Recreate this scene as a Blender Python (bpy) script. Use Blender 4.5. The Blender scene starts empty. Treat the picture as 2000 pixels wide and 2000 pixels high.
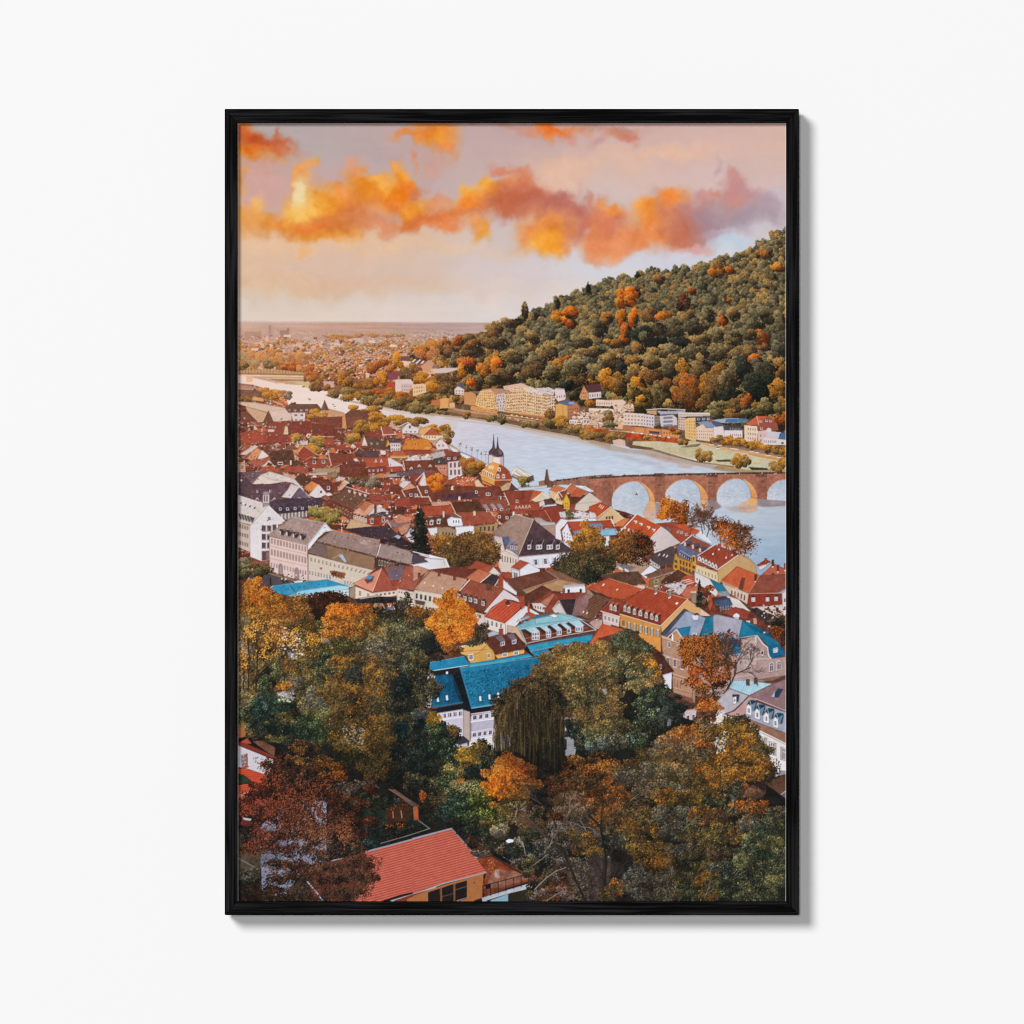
import bpy, bmesh, math
import numpy as np
from mathutils import Vector
C = bpy.context.scene
COL = C.collection
# ---------------------------------------------------------------- camera, light, exposure
K = 0.52 / 1121.5                      # metres per unit of the 2000 x 2000 photograph
FRONT = -0.0255                        # front face of the frame; the wall is the plane y = 0
DIST = 7.0
cam = bpy.data.cameras.new('camera'); co = bpy.data.objects.new('camera', cam); COL.objects.link(co)
co.location = (0, FRONT - DIST, 0); co.rotation_euler = (math.radians(90), 0, 0)
cam.sensor_width = 36; cam.lens = 36 * DIST / (2000 * K); cam.clip_start = .1; cam.clip_end = 200
C.camera = co
C.render.engine = 'CYCLES'
C.cycles.pixel_filter_type = 'BLACKMAN_HARRIS'; C.cycles.filter_width = 1.0
C.view_settings.view_transform = 'Standard'; C.view_settings.look = 'None'; C.view_settings.exposure = 0; C.view_settings.gamma = 1
C.view_settings.use_curve_mapping = False
w = bpy.data.worlds.new('World'); C.world = w; w.use_nodes = True
w.node_tree.nodes['Background'].inputs[0].default_value = (1, 1, 1, 1); w.node_tree.nodes['Background'].inputs[1].default_value = 0.045

def softbox(name, dx, dz, size, share, d=80.):
    """studio lamp far up and to the left; share = its part of the light on the wall"""
    l = bpy.data.lights.new(name, 'AREA'); l.shape = 'DISK'; l.size = size * d
    v = Vector((-dx, -1, dz)).normalized()
    l.energy = share * 1.155 * math.pi ** 2 * d * d / -v.y
    o = bpy.data.objects.new(name, l); COL.objects.link(o); o.location = v * d; o.rotation_euler = (-v).to_track_quat('-Z', 'Y').to_euler()
softbox('key_lamp', .58, .52, .32, .64)
softbox('fill_lamp', .07, .06, .12, .325)

# ---------------------------------------------------------------- helpers
def tag(o, label=None, cat=None, kind=None):
    if label: o['label'] = label
    if cat: o['category'] = cat
    if kind: o['kind'] = kind
    return o
def link(name, me, mat, parent=None):
    o = bpy.data.objects.new(name, me); COL.objects.link(o); me.materials.append(mat)
    if parent: o.parent = parent
    return o
def newmat(name):
    m = bpy.data.materials.new(name); m.use_nodes = True
    return m, m.node_tree.nodes, m.node_tree.links, m.node_tree.nodes['Principled BSDF']
def px(x, y): return ((x - 1000) * K, (1000 - y) * K)

# ---------------------------------------------------------------- wall
m, N, LK, B = newmat('white_wall_paint')
n = N.new('ShaderNodeTexNoise'); n.inputs['Scale'].default_value = 260; n.inputs['Detail'].default_value = 3
bp = N.new('ShaderNodeBump'); bp.inputs['Strength'].default_value = .02; bp.inputs['Distance'].default_value = .0004
tc = N.new('ShaderNodeTexCoord'); LK.new(tc.outputs['Object'], n.inputs['Vector']); LK.new(n.outputs['Fac'], bp.inputs['Height']); LK.new(bp.outputs['Normal'], B.inputs['Normal'])
B.inputs['Base Color'].default_value = (.82, .82, .82, 1); B.inputs['Roughness'].default_value = .9; B.inputs['Specular IOR Level'].default_value = .05
bm = bmesh.new(); bmesh.ops.create_cube(bm, size=1)
for v in bm.verts: v.co = Vector((v.co.x * 8, v.co.y * .2 + .1, v.co.z * 8))
me = bpy.data.meshes.new('wall'); bm.to_mesh(me); bm.free()
tag(link('wall', me, m), kind='structure')

# ---------------------------------------------------------------- frame
root = bpy.data.objects.new('framed_poster', None); COL.objects.link(root); root.location = (0, 0, px(0, 1787.3)[1])
tag(root, 'tall black wood frame holding a sunset city and river poster on the white wall', 'framed poster')
def wood(name, vert, seed):
    m, N, LK, B = newmat(name)
    tc = N.new('ShaderNodeTexCoord'); mp = N.new('ShaderNodeMapping'); mp.inputs['Scale'].default_value = (420, 420, 14) if vert else (14, 420, 420); mp.inputs['Location'].default_value = (seed, seed * 2, seed * 3)
    n1 = N.new('ShaderNodeTexNoise'); n1.inputs['Scale'].default_value = 1; n1.inputs['Detail'].default_value = 4; n1.inputs['Distortion'].default_value = .6
    mp2 = N.new('ShaderNodeMapping'); mp2.inputs['Scale'].default_value = (170, 170, 3.2) if vert else (3.2, 170, 170); n2 = N.new('ShaderNodeTexNoise'); n2.inputs['Scale'].default_value = 1; n2.inputs['Detail'].default_value = 3; n2.inputs['Distortion'].default_value = 1.2
    LK.new(tc.outputs['Object'], mp.inputs['Vector']); LK.new(mp.outputs['Vector'], n1.inputs['Vector']); LK.new(tc.outputs['Object'], mp2.inputs['Vector']); LK.new(mp2.outputs['Vector'], n2.inputs['Vector'])
    mx = N.new('ShaderNodeMath'); mx.operation = 'MULTIPLY'; LK.new(n1.outputs['Fac'], mx.inputs[0]); LK.new(n2.outputs['Fac'], mx.inputs[1])
    r = N.new('ShaderNodeValToRGB'); r.color_ramp.elements[0].position = .19; r.color_ramp.elements[0].color = (.0005, .0005, .0006, 1); r.color_ramp.elements[1].position = .34; r.color_ramp.elements[1].color = (.0125, .0118, .0132, 1)
    LK.new(mx.outputs[0], r.inputs['Fac']); LK.new(r.outputs['Color'], B.inputs['Base Color'])
    bp = N.new('ShaderNodeBump'); bp.inputs['Strength'].default_value = .5; bp.inputs['Distance'].default_value = .0004; LK.new(n1.outputs['Fac'], bp.inputs['Height']); LK.new(bp.outputs['Normal'], B.inputs['Normal'])
    B.inputs['Roughness'].default_value = .62; B.inputs['Specular IOR Level'].default_value = .03
    return m
OX0, OX1, OY0, OY1 = 438.8, 1560.4, 212.7, 1787.3
IX0, IX1, IY0, IY1 = 463.2, 1535.8, 239.2, 1761.0
BACK = -0.0075; PRINT = FRONT + .0062; REC = .0018
def rail(o0, o1, i1, i0, mat, inward):
    """mitred rail: outer corners o0 o1, inner corners i1 i0, with a stepped lip that holds the print"""
    bm = bmesh.new(); S = root.location
    prof = []   # across the rail: 0 outer .. 1 inner
    e = .0007 / (24.5 * K)
    P_ = [(0, BACK), (0, FRONT + .0008), (e, FRONT), (1 - e * .8, FRONT), (1, FRONT + .0006), (1, PRINT + .0005), (.75, PRINT + .0005), (.75, BACK)]
    rings = []; horiz = abs(o0[1] - o1[1]) < 2; b_mid = ((o0[0] + o1[0]) / 2, (o0[1] + o1[1]) / 2)
    for a, b in ((o0, i0), (o1, i1)):
        A, Bq = Vector(px(*a)), Vector(px(*b)); ring = []
        for u, y in P_:
            q = A + (Bq - A) * u; 
            T_ = (Vector(px(*b_mid)) - q).normalized() * (.45 * K if y < PRINT else 0); ring.append(bm.verts.new(Vector((q.x + (T_.x if horiz else 0), y, q.y + (0 if horiz else T_.y))) - S))
        rings.append(ring)
    k = len(P_)
    for i in range(k): bm.faces.new((rings[0][i], rings[0][(i + 1) % k], rings[1][(i + 1) % k], rings[1][i]))
    bm.faces.new(rings[0]); bm.faces.new(rings[1][::-1])
    bmesh.ops.recalc_face_normals(bm, faces=bm.faces)
    me = bpy.data.meshes.new('frame_rail'); bm.to_mesh(me); bm.free()
    return link('frame_rail', me, mat, root)
g = 0                                # hair-wide joint at each mitre
rail((OX0 + g, OY0), (OX1 - g, OY0), (IX1 - g, IY0), (IX0 + g, IY0), wood('black_oak_top', False, .3), 0)
rail((OX0 + g, OY1), (OX1 - g, OY1), (IX1 - g, IY1), (IX0 + g, IY1), wood('black_oak_bottom', False, 1.7), 0)
rail((OX0, OY0 + g), (OX0, OY1 - g), (IX0, IY1 - g), (IX0, IY0 + g), wood('black_oak_left', True, 2.9), 0)
rail((OX1, OY0 + g), (OX1, OY1 - g), (IX1, IY1 - g), (IX1, IY0 + g), wood('black_oak_right', True, 4.1), 0)
def box(name, x0, x1, y0, y1, z0, z1, mat):
    bm = bmesh.new(); bmesh.ops.create_cube(bm, size=1); S = root.location
    for v in bm.verts: v.co = Vector(((x0 + x1) / 2 + v.co.x * (x1 - x0), (y0 + y1) / 2 + v.co.y * (y1 - y0), (z0 + z1) / 2 + v.co.z * (z1 - z0))) - S
    bmesh.ops.bevel(bm, geom=bm.edges[:], offset=.0003, segments=1, affect='EDGES')
    me = bpy.data.meshes.new(name); bm.to_mesh(me); bm.free(); return link(name, me, mat, root)
mb, _, _, B = newmat('brown_board'); B.inputs['Base Color'].default_value = (.16, .11, .07, 1); B.inputs['Roughness'].default_value = .9
ax, az = px(IX0 - 5, IY1 + 5); bx_, bz = px(IX1 + 5, IY0 - 5)
box('backing_board', ax, bx_, PRINT + .0012, BACK - .001, az, bz, mb)
mg, _, _, B = newmat('grey_felt'); B.inputs['Base Color'].default_value = (.10, .10, .10, 1); B.inputs['Roughness'].default_value = 1
for x, y in ((500, 1700), (1500, 1700), (500, 300), (1500, 300)):
    a, b = px(x, y); box('wall_pad', a - .008, a + .008, BACK - .0012, -.0004, b - .008, b + .008, mg)
# ---------------------------------------------------------------- the printed picture
# The poster is a flat print.  Its picture is drawn here stroke by stroke (numpy), one colour
# per vertex of the paper sheet; coordinates are millimetre-like print units.
PX0, PY0, PW, PH = 463, 239, 1073, 1523
rng = np.random.RandomState(7)
CV = np.zeros((PH, PW, 3), np.float32)
FM = np.zeros((PH, PW), np.float32)                        # where the foreground foliage is
Z = 5.005
TILES = {'A1': (463, 600), 'A2': (806, 600), 'A3': (1150, 600), 'B1': (463, 890), 'B2': (806, 890), 'B3': (1150, 890),
         'C1': (463, 1180), 'C2': (806, 1180), 'C3': (1150, 1180), 'D1': (463, 1375), 'D2': (806, 1375), 'D3': (1150, 1375)}
SK = {'S1': 450, 'S2': 810, 'S3': 1170}

def grid_noise(cell, h=PH, w=PW, r=rng):
    gh, gw = int(h / cell) + 3, int(w / cell) + 3
    g = r.rand(gh, gw).astype(np.float32) * 2 - 1
    y = np.arange(h) / cell; x = np.arange(w) / cell
    yi = y.astype(int); xi = x.astype(int)
    fy = y - yi; fx = x - xi
    fy = (fy * fy * (3 - 2 * fy))[:, None]; fx = (fx * fx * (3 - 2 * fx))[None, :]
    a = g[yi][:, xi]; b = g[yi][:, xi + 1]; c = g[yi + 1][:, xi]; d = g[yi + 1][:, xi + 1]
    return ((a * (1 - fx) + b * fx) * (1 - fy) + (c * (1 - fx) + d * fx) * fy).astype(np.float32)

def fbm(cell, octv=4, gain=.55):
    s = 0; a = 1; t = 0
    for k in range(octv):
        s = s + a * grid_noise(max(cell / 2 ** k, 1.01)); t += a; a *= gain
    return s / t

def streaks(cx, cy):
    gh, gw = int(PH / cy) + 3, int(PW / cx) + 3
    g = rng.rand(gh, gw).astype(np.float32) * 2 - 1
    y = np.arange(PH) / cy; x = np.arange(PW) / cx
    yi = y.astype(int); xi = x.astype(int)
    fy = (y - yi)[:, None]; fx = (x - xi)[None, :]
    a = g[yi][:, xi]; b = g[yi][:, xi + 1]; c = g[yi + 1][:, xi]; d = g[yi + 1][:, xi + 1]
    return ((a * (1 - fx) + b * fx) * (1 - fy) + (c * (1 - fx) + d * fx) * fy).astype(np.float32)

NF = (rng.rand(PH, PW).astype(np.float32) * 2 - 1)          # grain
N2 = fbm(3.2, 2); N8 = fbm(9, 3); N30 = fbm(34, 4); N60 = fbm(70, 4)
WX = fbm(46, 5, .6); WY = fbm(46, 5, .6)

def col(c):
    if isinstance(c, str): return np.array([int(c[i:i + 2], 16) for i in (0, 2, 4)], np.float32)
    return np.array(c, np.float32)

def pts(t, s):
    a = np.array([[float(v) for v in q.split(',')] for q in s.split()], np.float32)
    if t in SK:
        return np.stack([SK[t] + a[:, 0] / 4.713 - PX0, 230 + a[:, 1] / 4.713 - PY0], 1)
    if t == 'N': return a - [PX0, PY0]
    x0, y0 = TILES[t]
    return np.stack([x0 + a[:, 0] / Z - PX0, y0 + a[:, 1] / Z - PY0], 1)

def cover(p):
    x0 = max(int(np.floor(p[:, 0].min())) - 1, 0); x1 = min(int(np.ceil(p[:, 0].max())) + 2, PW)
    y0 = max(int(np.floor(p[:, 1].min())) - 1, 0); y1 = min(int(np.ceil(p[:, 1].max())) + 2, PH)
    if x1 <= x0 or y1 <= y0: return None
    cov = np.zeros((y1 - y0, x1 - x0), np.float32)
    xs = np.arange(x0, x1, dtype=np.float32); ys = np.arange(y0, y1, dtype=np.float32)
    n = len(p)
    for oy in (-.25, .25):
        for ox in (-.25, .25):
            X = xs[None, :] + ox; Y = ys[:, None] + oy
            ins = np.zeros(cov.shape, bool)
            for i in range(n):
                ax, ay = p[i]; bx, by = p[(i + 1) % n]
                if ay == by: continue
                c = (ay > Y) != (by > Y)
                ins ^= c & (X < (bx - ax) * (Y - ay) / (by - ay) + ax)
            cov += ins * .25
    return cov, x0, y0, x1, y1

def poly(p, c, n=4., rows=0., ra=9., a=1., m=0., c2=None):
    """filled shape: n grain, rows = spacing of tile courses parallel to the first edge, m mottling, c2 = colour at the far end"""
    r = cover(p)
    if r is None: return
    cov, x0, y0, x1, y1 = r
    sl = (slice(y0, y1), slice(x0, x1))
    v = NF[sl] * n + N2[sl] * n * 1.3 + N8[sl] * (m + n * .8)
    if rows:
        d = p[1] - p[0]; L = max(np.hypot(*d), 1e-3); nx, ny = -d[1] / L, d[0] / L
        q = (np.arange(x0, x1)[None, :] - p[0][0]) * nx + (np.arange(y0, y1)[:, None] - p[0][1]) * ny
        v = v + np.sin(q * 2 * np.pi / rows) * ra
    C = col(c)[None, None, :] + v[:, :, None] * np.array([1., .85, .8], np.float32)
    if c2 is not None:
        d = p[len(p) // 2] - p[0]; L2 = (d ** 2).sum()
        f = np.clip(((np.arange(x0, x1)[None, :] - p[0][0]) * d[0] + (np.arange(y0, y1)[:, None] - p[0][1]) * d[1]) / L2, 0, 1)
        C = C + f[:, :, None] * (col(c2) - col(c))[None, None, :]
    k = (cov * a)[:, :, None]
    CV[sl] = CV[sl] * (1 - k) + C * k; FM[sl] *= 1 - cov * a

EDGE = False
def P(t, c, s, **k):
    p = pts(t, s)
    ext = p.max(0) - p.min(0)
    if EDGE and ext.min() > 4 and k.get('a', 1.) == 1.:
        k['m'] = k.get('m', 0) + 4; k['n'] = k.get('n', 4.) + 1
        poly(p, c, **k)
        if ext.max() > 9:                                  # painted shade line sets shapes apart; some first edges get a highlight
            q = np.concatenate([p, p[:1]])
            line(q + [.5, .7], '2a1a1c', .9, .34)
            if rng.rand() < .6: line(q[:2], col(c) + 45, .8, .5)
    else: poly(p, c, **k)

def line(p, c, w=1., a=1.):
    for i in range(len(p) - 1):
        A, B = p[i], p[i + 1]
        x0 = max(int(min(A[0], B[0]) - w - 1), 0); x1 = min(int(max(A[0], B[0]) + w + 2), PW)
        y0 = max(int(min(A[1], B[1]) - w - 1), 0); y1 = min(int(max(A[1], B[1]) + w + 2), PH)
        if x1 <= x0 or y1 <= y0: continue
        d = B - A; L = max((d ** 2).sum(), 1e-4)
        X = np.arange(x0, x1)[None, :] - A[0]; Y = np.arange(y0, y1)[:, None] - A[1]
        f = np.clip((X * d[0] + Y * d[1]) / L, 0, 1)
        D = np.hypot(X - f * d[0], Y - f * d[1])
        k = (np.clip(w / 2 + .5 - D, 0, 1) * min(1, w * 1.2) * a)[:, :, None]
        CV[y0:y1, x0:x1] = CV[y0:y1, x0:x1] * (1 - k) + col(c) * k

def soften(t, s, n):
    """let wet reflections run into each other inside a shape"""
    cov, x0, y0, x1, y1 = cover(pts(t, s)); b = CV[y0:y1, x0:x1].copy()
    for _ in range(n): b[1:-1, 1:-1] = (b[1:-1, 1:-1] + b[1:-1, :-2] * 1.4 + b[1:-1, 2:] * 1.4 + b[:-2, 1:-1] * .6 + b[2:, 1:-1] * .6) / 5
    b += (streaks(11, 1.7)[y0:y1, x0:x1] * 8)[..., None]
    CV[y0:y1, x0:x1] = CV[y0:y1, x0:x1] * (1 - cov[..., None]) + b * cov[..., None]

def L(t, c, w, s, a=1.): line(pts(t, s), c, w, a)

def W(t, s, nx, ny=1, g='5a4a4c', f='ded2d2', fx=.5, fy=.62, fr=.22, sh=None):
    """nx by ny windows on the four-cornered wall s (tl tr br bl): frame f, glass g, optional shutters sh"""
    q = pts(t, s)
    def at(u, v): return (q[0] * (1 - u) + q[1] * u) * (1 - v) + (q[3] * (1 - u) + q[2] * u) * v
    for j in range(ny):
        for i in range(nx):
            cu, cv = (i + .5) / nx, (j + .5) / ny; hu, hv = fx / nx / 2, fy / ny / 2
            if sh: poly(np.array([at(cu - hu * 1.9, cv - hv), at(cu + hu * 1.9, cv - hv), at(cu + hu * 1.9, cv + hv), at(cu - hu * 1.9, cv + hv)]), sh, n=3)
            if f: poly(np.array([at(cu - hu, cv - hv), at(cu + hu, cv - hv), at(cu + hu, cv + hv), at(cu - hu, cv + hv)]), f, n=3)
            a, b = hu * (1 - fr), hv * (1 - fr)
            poly(np.array([at(cu - a, cv - b), at(cu + a, cv - b), at(cu + a, cv + b), at(cu - a, cv + b)]), g, n=8)
            if f and np.hypot(*(at(cu + hu, cv) - at(cu - hu, cv))) > 3.2:
                line(np.array([at(cu, cv - b), at(cu, cv + b)]), f, .6, .8); line(np.array([at(cu - a, cv - b * .3), at(cu + a, cv - b * .3)]), f, .5, .6)

def dormers(t, s, w=24, h=34, cap='5a4448', f='ddd4d8', g='5c5058', lean=8):
    for q in s.split():
        x, y = [float(v) for v in q.split(',')]
        P(t, f, f'{x-w/2},{y-h*.45} {x+w/2},{y-h*.4} {x+w/2},{y+h*.5} {x-w/2},{y+h*.5}', n=3)
        P(t, g, f'{x-w*.3},{y-h*.25} {x+w*.3},{y-h*.22} {x+w*.3},{y+h*.35} {x-w*.3},{y+h*.35}', n=3)
        P(t, cap, f'{x-w*.7},{y-h*.35} {x-w*.1},{y-h*.85} {x+w*.5+lean},{y-h*.8} {x+w*.75},{y-h*.3}', n=3)

PAL = {  # shade, body, lit
 'o': ('7a3010', 'd8681a', 'f49a34'), 'o2': ('4a2c18', 'b06322', 'e08c34'), 'y': ('643812', 'be7a26', 'e6a24a'), 'y2': ('38281a', '906028', 'cc8e40'),
 'yg': ('3a3520', '85783e', 'c0a862'), 'g': ('2a241b', '64563a', 'a89468'), 'g2': ('2c241c', '68502f', 'b89256'), 'd': ('1f1c17', '494232', '8a7e5a'),
 'b': ('3a2820', '7c5430', 'b88444'), 'b2': ('241e1a', '5c4630', '98703c'), 'r': ('481f12', '9c4a1e', 'd87c36'), 'm': ('181012', '50261f', '824034'),
 'm2': ('180f10', '582a1e', '9a4a2e'), 't': ('161e1c', '324642', '667e74'), 'k': ('121614', '2c3029', '54543e'), 'or': ('742810', 'd4561a', 'f0822e'), 'w': ('8c5a46', 'b8783e', 'dca060'),
 'wg': ('7a6048', 'a0845a', 'c8ac78'), 'v': ('23261b', '565c40', '9a9c76'), 'gy': ('3a3432', '7c6e62', 'b4a490'), 'lb': ('3c3024', '84663e', 'c89c58'), 'dg': ('121614', '2a3029', '4a5246')}
PAL = {k: np.stack([col(c) for c in v]) for k, v in PAL.items()}
DABS = []
OFF = np.array([[0, 0], [1, 0], [0, 1], [-1, 0], [0, -1], [1, 1], [-1, 1], [1, -1], [-1, -1], [2, 0], [0, 2], [-2, 0], [0, -2]])

NT = 0.              # extra light on sunlit trees
STYLE = 'far'        # 'far' small town trees, 'hill' rounded crowns of the hillside, 'near' fine foliage of the foreground
def tree_n(x, y, rx, ry, pal, dens=1., cl=None, leaf=2., con=1., mix=None, mixf=0.):
    """a crown: clumps of leaf dabs lit from the upper left"""
    C = PAL[pal]
    if STYLE == 'hill':                                  # the shade each crown throws down the slope
        q = int(rx * ry * 1.1) + 4; a_ = rng.rand(q) * 6.283; r_ = np.sqrt(rng.rand(q))
        DABS.append((x + rx * .42 + np.cos(a_) * r_ * rx * .95, y + ry * .34 + np.sin(a_) * r_ * ry * .9, np.tile(np.array([[38, 31, 26]], np.float32), (q, 1)) + rng.randn(q, 1) * 5, np.full(q, 2.)))
    k = cl or max(4, int(rx * ry / 34))
    k = min(k, 260)
    ang = rng.rand(k) * 6.283; rr = np.sqrt(rng.rand(k)) * .82
    cx = np.cos(ang) * rr; cy = np.sin(ang) * rr
    o = np.argsort(cy + rng.rand(k) * .25); cx = cx[o]; cy = cy[o]
    cr = (.95 / np.sqrt(k) + .07) * (rng.rand(k) * .6 + .8)
    if STYLE == 'near': leaf = min(leaf, 1.5); cr = cr * 1.15; dens = dens * .8
    per = max(6, int(dens * 2.1 * rx * ry * 3.14 / k / leaf))
    a = rng.rand(k, per) * 6.283; r = np.sqrt(rng.rand(k, per))
    lx = np.cos(a) * r; ly = np.sin(a) * r
    ox = cx[:, None] + lx * cr[:, None]; oy = cy[:, None] + ly * cr[:, None] * .95
    if STYLE == 'near': ox = ox + rng.randn(k, per) * .06; oy = oy + rng.randn(k, per) * .06
    X = x + ox * rx; Y = y + oy * ry
    if STYLE == 'near':
        xi = np.clip(X.astype(int), 0, PW - 1); yi = np.clip(Y.astype(int), 0, PH - 1)
        t = NT + {'o': .54, 'or': .50, 'y': .26, 'r': .32}.get(pal, .20) - (.30 * lx + .5 * ly) * .16 * con - (.35 * ox + .55 * oy) * .13 * con + N30[yi, xi] * .22 + N8[yi, xi] * .38 + N2[yi, xi] * .12 + rng.randn(k, 1) * .04 + rng.randn(k, per) * .20
        t = np.where(rng.rand(k, per) < .20, t * .2, t)
    elif STYLE == 'hill':
        t = .34 - (.42 * lx + .75 * ly) * .24 - (.56 * ox + .62 * oy) * .52 + rng.randn(k, 1) * .07 + rng.randn(k, per) * .13
        t = np.where(rng.rand(k, per) < .08, t * .3, t)
    else:
        t = .40 - (.42 * lx + .75 * ly) * .34 * con - (.32 * ox + .55 * oy) * .34 * con + rng.randn(k, 1) * .08 * con + rng.randn(k, per) * .16
    t = np.clip(t, 0, 1)
    c = np.where(t[..., None] < .5, C[0] + (C[1] - C[0]) * (t[..., None] * 2), C[1] + (C[2] - C[1]) * (t[..., None] * 2 - 1))
    if mix:
        D = PAL[mix]; d = np.where(t[..., None] < .5, D[0] + (D[1] - D[0]) * (t[..., None] * 2), D[1] + (D[2] - D[1]) * (t[..., None] * 2 - 1))
        sel = (rng.rand(k) < mixf)[:, None] ^ (rng.rand(k, per) < (.22 if STYLE == 'near' else .12))
        c = np.where(sel[..., None], d, c)
    c = c + rng.randn(k, per, 1) * 5
    S = (rng.rand(k, per) * leaf + .6)
    if STYLE == 'near':
        o = rng.permutation(k * per)
        DABS.append((X.ravel()[o], Y.ravel()[o], c.reshape(-1, 3)[o], S.ravel()[o]))
    else: DABS.append((X.ravel(), Y.ravel(), c.reshape(-1, 3), S.ravel()))

def flush():
    if not DABS: return
    X = np.concatenate([d[0] for d in DABS]); Y = np.concatenate([d[1] for d in DABS])
    c = np.concatenate([d[2] for d in DABS]); S = np.concatenate([d[3] for d in DABS])
    DABS.clear()
    n = np.where(S < 1, 1, np.where(S < 1.7, 3, np.where(S < 2.4, 5, 9)))
    ro = rng.randint(0, 4, len(X)) * 0
    xi = np.rint(X).astype(int)[:, None] + OFF[None, :9, 0]; yi = np.rint(Y).astype(int)[:, None] + OFF[None, :9, 1]
    ok = (np.arange(9)[None, :] < n[:, None]) & (xi >= 0) & (xi < PW) & (yi >= 0) & (yi < PH)
    cc = np.repeat(c[:, None, :], 9, 1)[ok]
    CV[yi[ok], xi[ok]] = cc
    if STYLE == 'near': FM[yi[ok], xi[ok]] = 1

def T(t, x, y, rx, ry, pal, **k):
    p = pts(t, f'{x},{y}')[0]; z = 1 if t == 'N' else (4.713 if t in SK else Z)
    tree_n(p[0], p[1], rx / z, ry / z, pal, **k)

def TS(t, s, **k):
    for q in s.split():
        v = q.split(',')
        kk = dict(k)
        if len(v) > 5: kk['mix'] = v[5]; kk['mixf'] = .35
        T(t, float(v[0]), float(v[1]), float(v[2]), float(v[3]), v[4], **kk)
    flush()

def leaves(t, s, pal, n, a0=0, leaf=1.4):
    """loose leaves scattered inside a shape"""
    p = pts(t, s); x0, y0 = p.min(0); x1, y1 = p.max(0)
    X = x0 + rng.rand(n) * (x1 - x0); Y = y0 + rng.rand(n) * (y1 - y0)
    ins = np.zeros(n, bool)
    for i in range(len(p)):
        ax, ay = p[i]; bx, by = p[(i + 1) % len(p)]
        if ay == by: continue
        ins ^= ((ay > Y) != (by > Y)) & (X < (bx - ax) * (Y - ay) / (by - ay) + ax)
    X = X[ins]; Y = Y[ins]; C = PAL[pal]
    xi = np.clip(X.astype(int), 0, PW - 1); yi = np.clip(Y.astype(int), 0, PH - 1)
    t_ = np.clip(.45 + N8[yi, xi] * .5 + rng.randn(len(X)) * .22, 0, 1)[:, None]
    c = np.where(t_ < .5, C[0] + (C[1] - C[0]) * t_ * 2, C[1] + (C[2] - C[1]) * (t_ * 2 - 1))
    DABS.append((X, Y, c, rng.rand(len(X)) * leaf + .5)); flush()

def branch(x, y, ang, ln, w, c, depth, leaf=None):
    if depth == 0 or ln < 2: 
        if leaf: DABS.append((x + rng.randn(6) * 3, y + rng.randn(6) * 3, PAL[leaf][rng.randint(0, 3, 6)] * .85, rng.rand(6) * 1.6 + .6))
        return
    p = [np.array([x, y])]; a = ang
    for k in range(3):
        a += rng.randn() * .16; p.append(p[-1] + np.array([math.cos(a), math.sin(a)]) * ln / 3)
    line(np.array(p), c, w, .9)
    for k in range(rng.randint(2, 4)):
        s = p[rng.randint(1, 4)]
        branch(s[0], s[1], a + rng.uniform(-.75, .75), ln * rng.uniform(.6, .85), max(w * .65, .5), c, depth - 1, leaf)

def bare(t, x, y, ang, ln, w=2., c='2c221e', depth=5, leaf=None):
    p = pts(t, f'{x},{y}')[0]; branch(p[0], p[1], math.radians(ang), ln / Z, w, c, depth, leaf); flush()

def conifer(t, x, y0, y1, hw, pal='k'):
    for k in range(26):
        f = (k + .5) / 26
        w = hw * (f ** .8) * (.75 + .35 * rng.rand())
        T(t, x + rng.randn() * hw * .06, y0 + f * (y1 - y0), w, (y1 - y0) / 22, pal, cl=5 + int(10 * f), leaf=1.6, con=1.3)
    flush()

def grid_fill(xs, ys, rows):
    g = np.array([[[int(c[i:i + 2], 16) for i in (0, 2, 4)] for c in r.split()] for r in rows], np.float32)
    Y = np.arange(PH) + PY0; X = np.arange(PW) + PX0
    fx = np.interp(X, xs, np.arange(len(xs))); fy = np.interp(Y, ys, np.arange(len(ys)))
    xi = np.minimum(fx.astype(int), len(xs) - 2); yi = np.minimum(fy.astype(int), len(ys) - 2)
    u = (fx - xi); v = (fy - yi); u = (u * u * (3 - 2 * u))[None, :, None]; v = (v * v * (3 - 2 * v))[:, None, None]
    return (g[yi][:, xi] * (1 - u) + g[yi][:, xi + 1] * u) * (1 - v) + (g[yi + 1][:, xi] * (1 - u) + g[yi + 1][:, xi + 1] * u) * v

def puff(t, X, Y, rx, ry, c, a=1., soft=.85, ang=0., wp=.55):
    """one soft cloud mass with a wind-torn edge"""
    p = pts(t, f'{X},{Y}')[0]; rx /= 4.713; ry /= 4.713
    R = max(rx, ry) * 1.6 + 14
    x0 = max(int(p[0] - R), 0); x1 = min(int(p[0] + R), PW); y0 = max(int(p[1] - R), 0); y1 = min(int(p[1] + R), PH)
    if x1 <= x0 or y1 <= y0: return
    sl = (slice(y0, y1), slice(x0, x1))
    m = min(1., min(rx, ry) / 16) * wp
    dx = np.arange(x0, x1)[None, :] - p[0] + WX[sl] * 17 * m; dy = np.arange(y0, y1)[:, None] - p[1] + WY[sl] * 17 * m
    ca, sa = math.cos(math.radians(ang)), math.sin(math.radians(ang))
    u = (dx * ca + dy * sa) / rx; v = (-dx * sa + dy * ca) / ry
    d = np.sqrt(u * u + v * v) + N8[sl] * .06 + N30[sl] * .12
    k = np.clip((1 + soft - d) / (2 * soft), 0, 1); k = k * k * (3 - 2 * k) * a
    k = k[:, :, None]
    CV[sl] = CV[sl] * (1 - k) + (col(c) + N8[sl][:, :, None] * 5) * k
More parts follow.
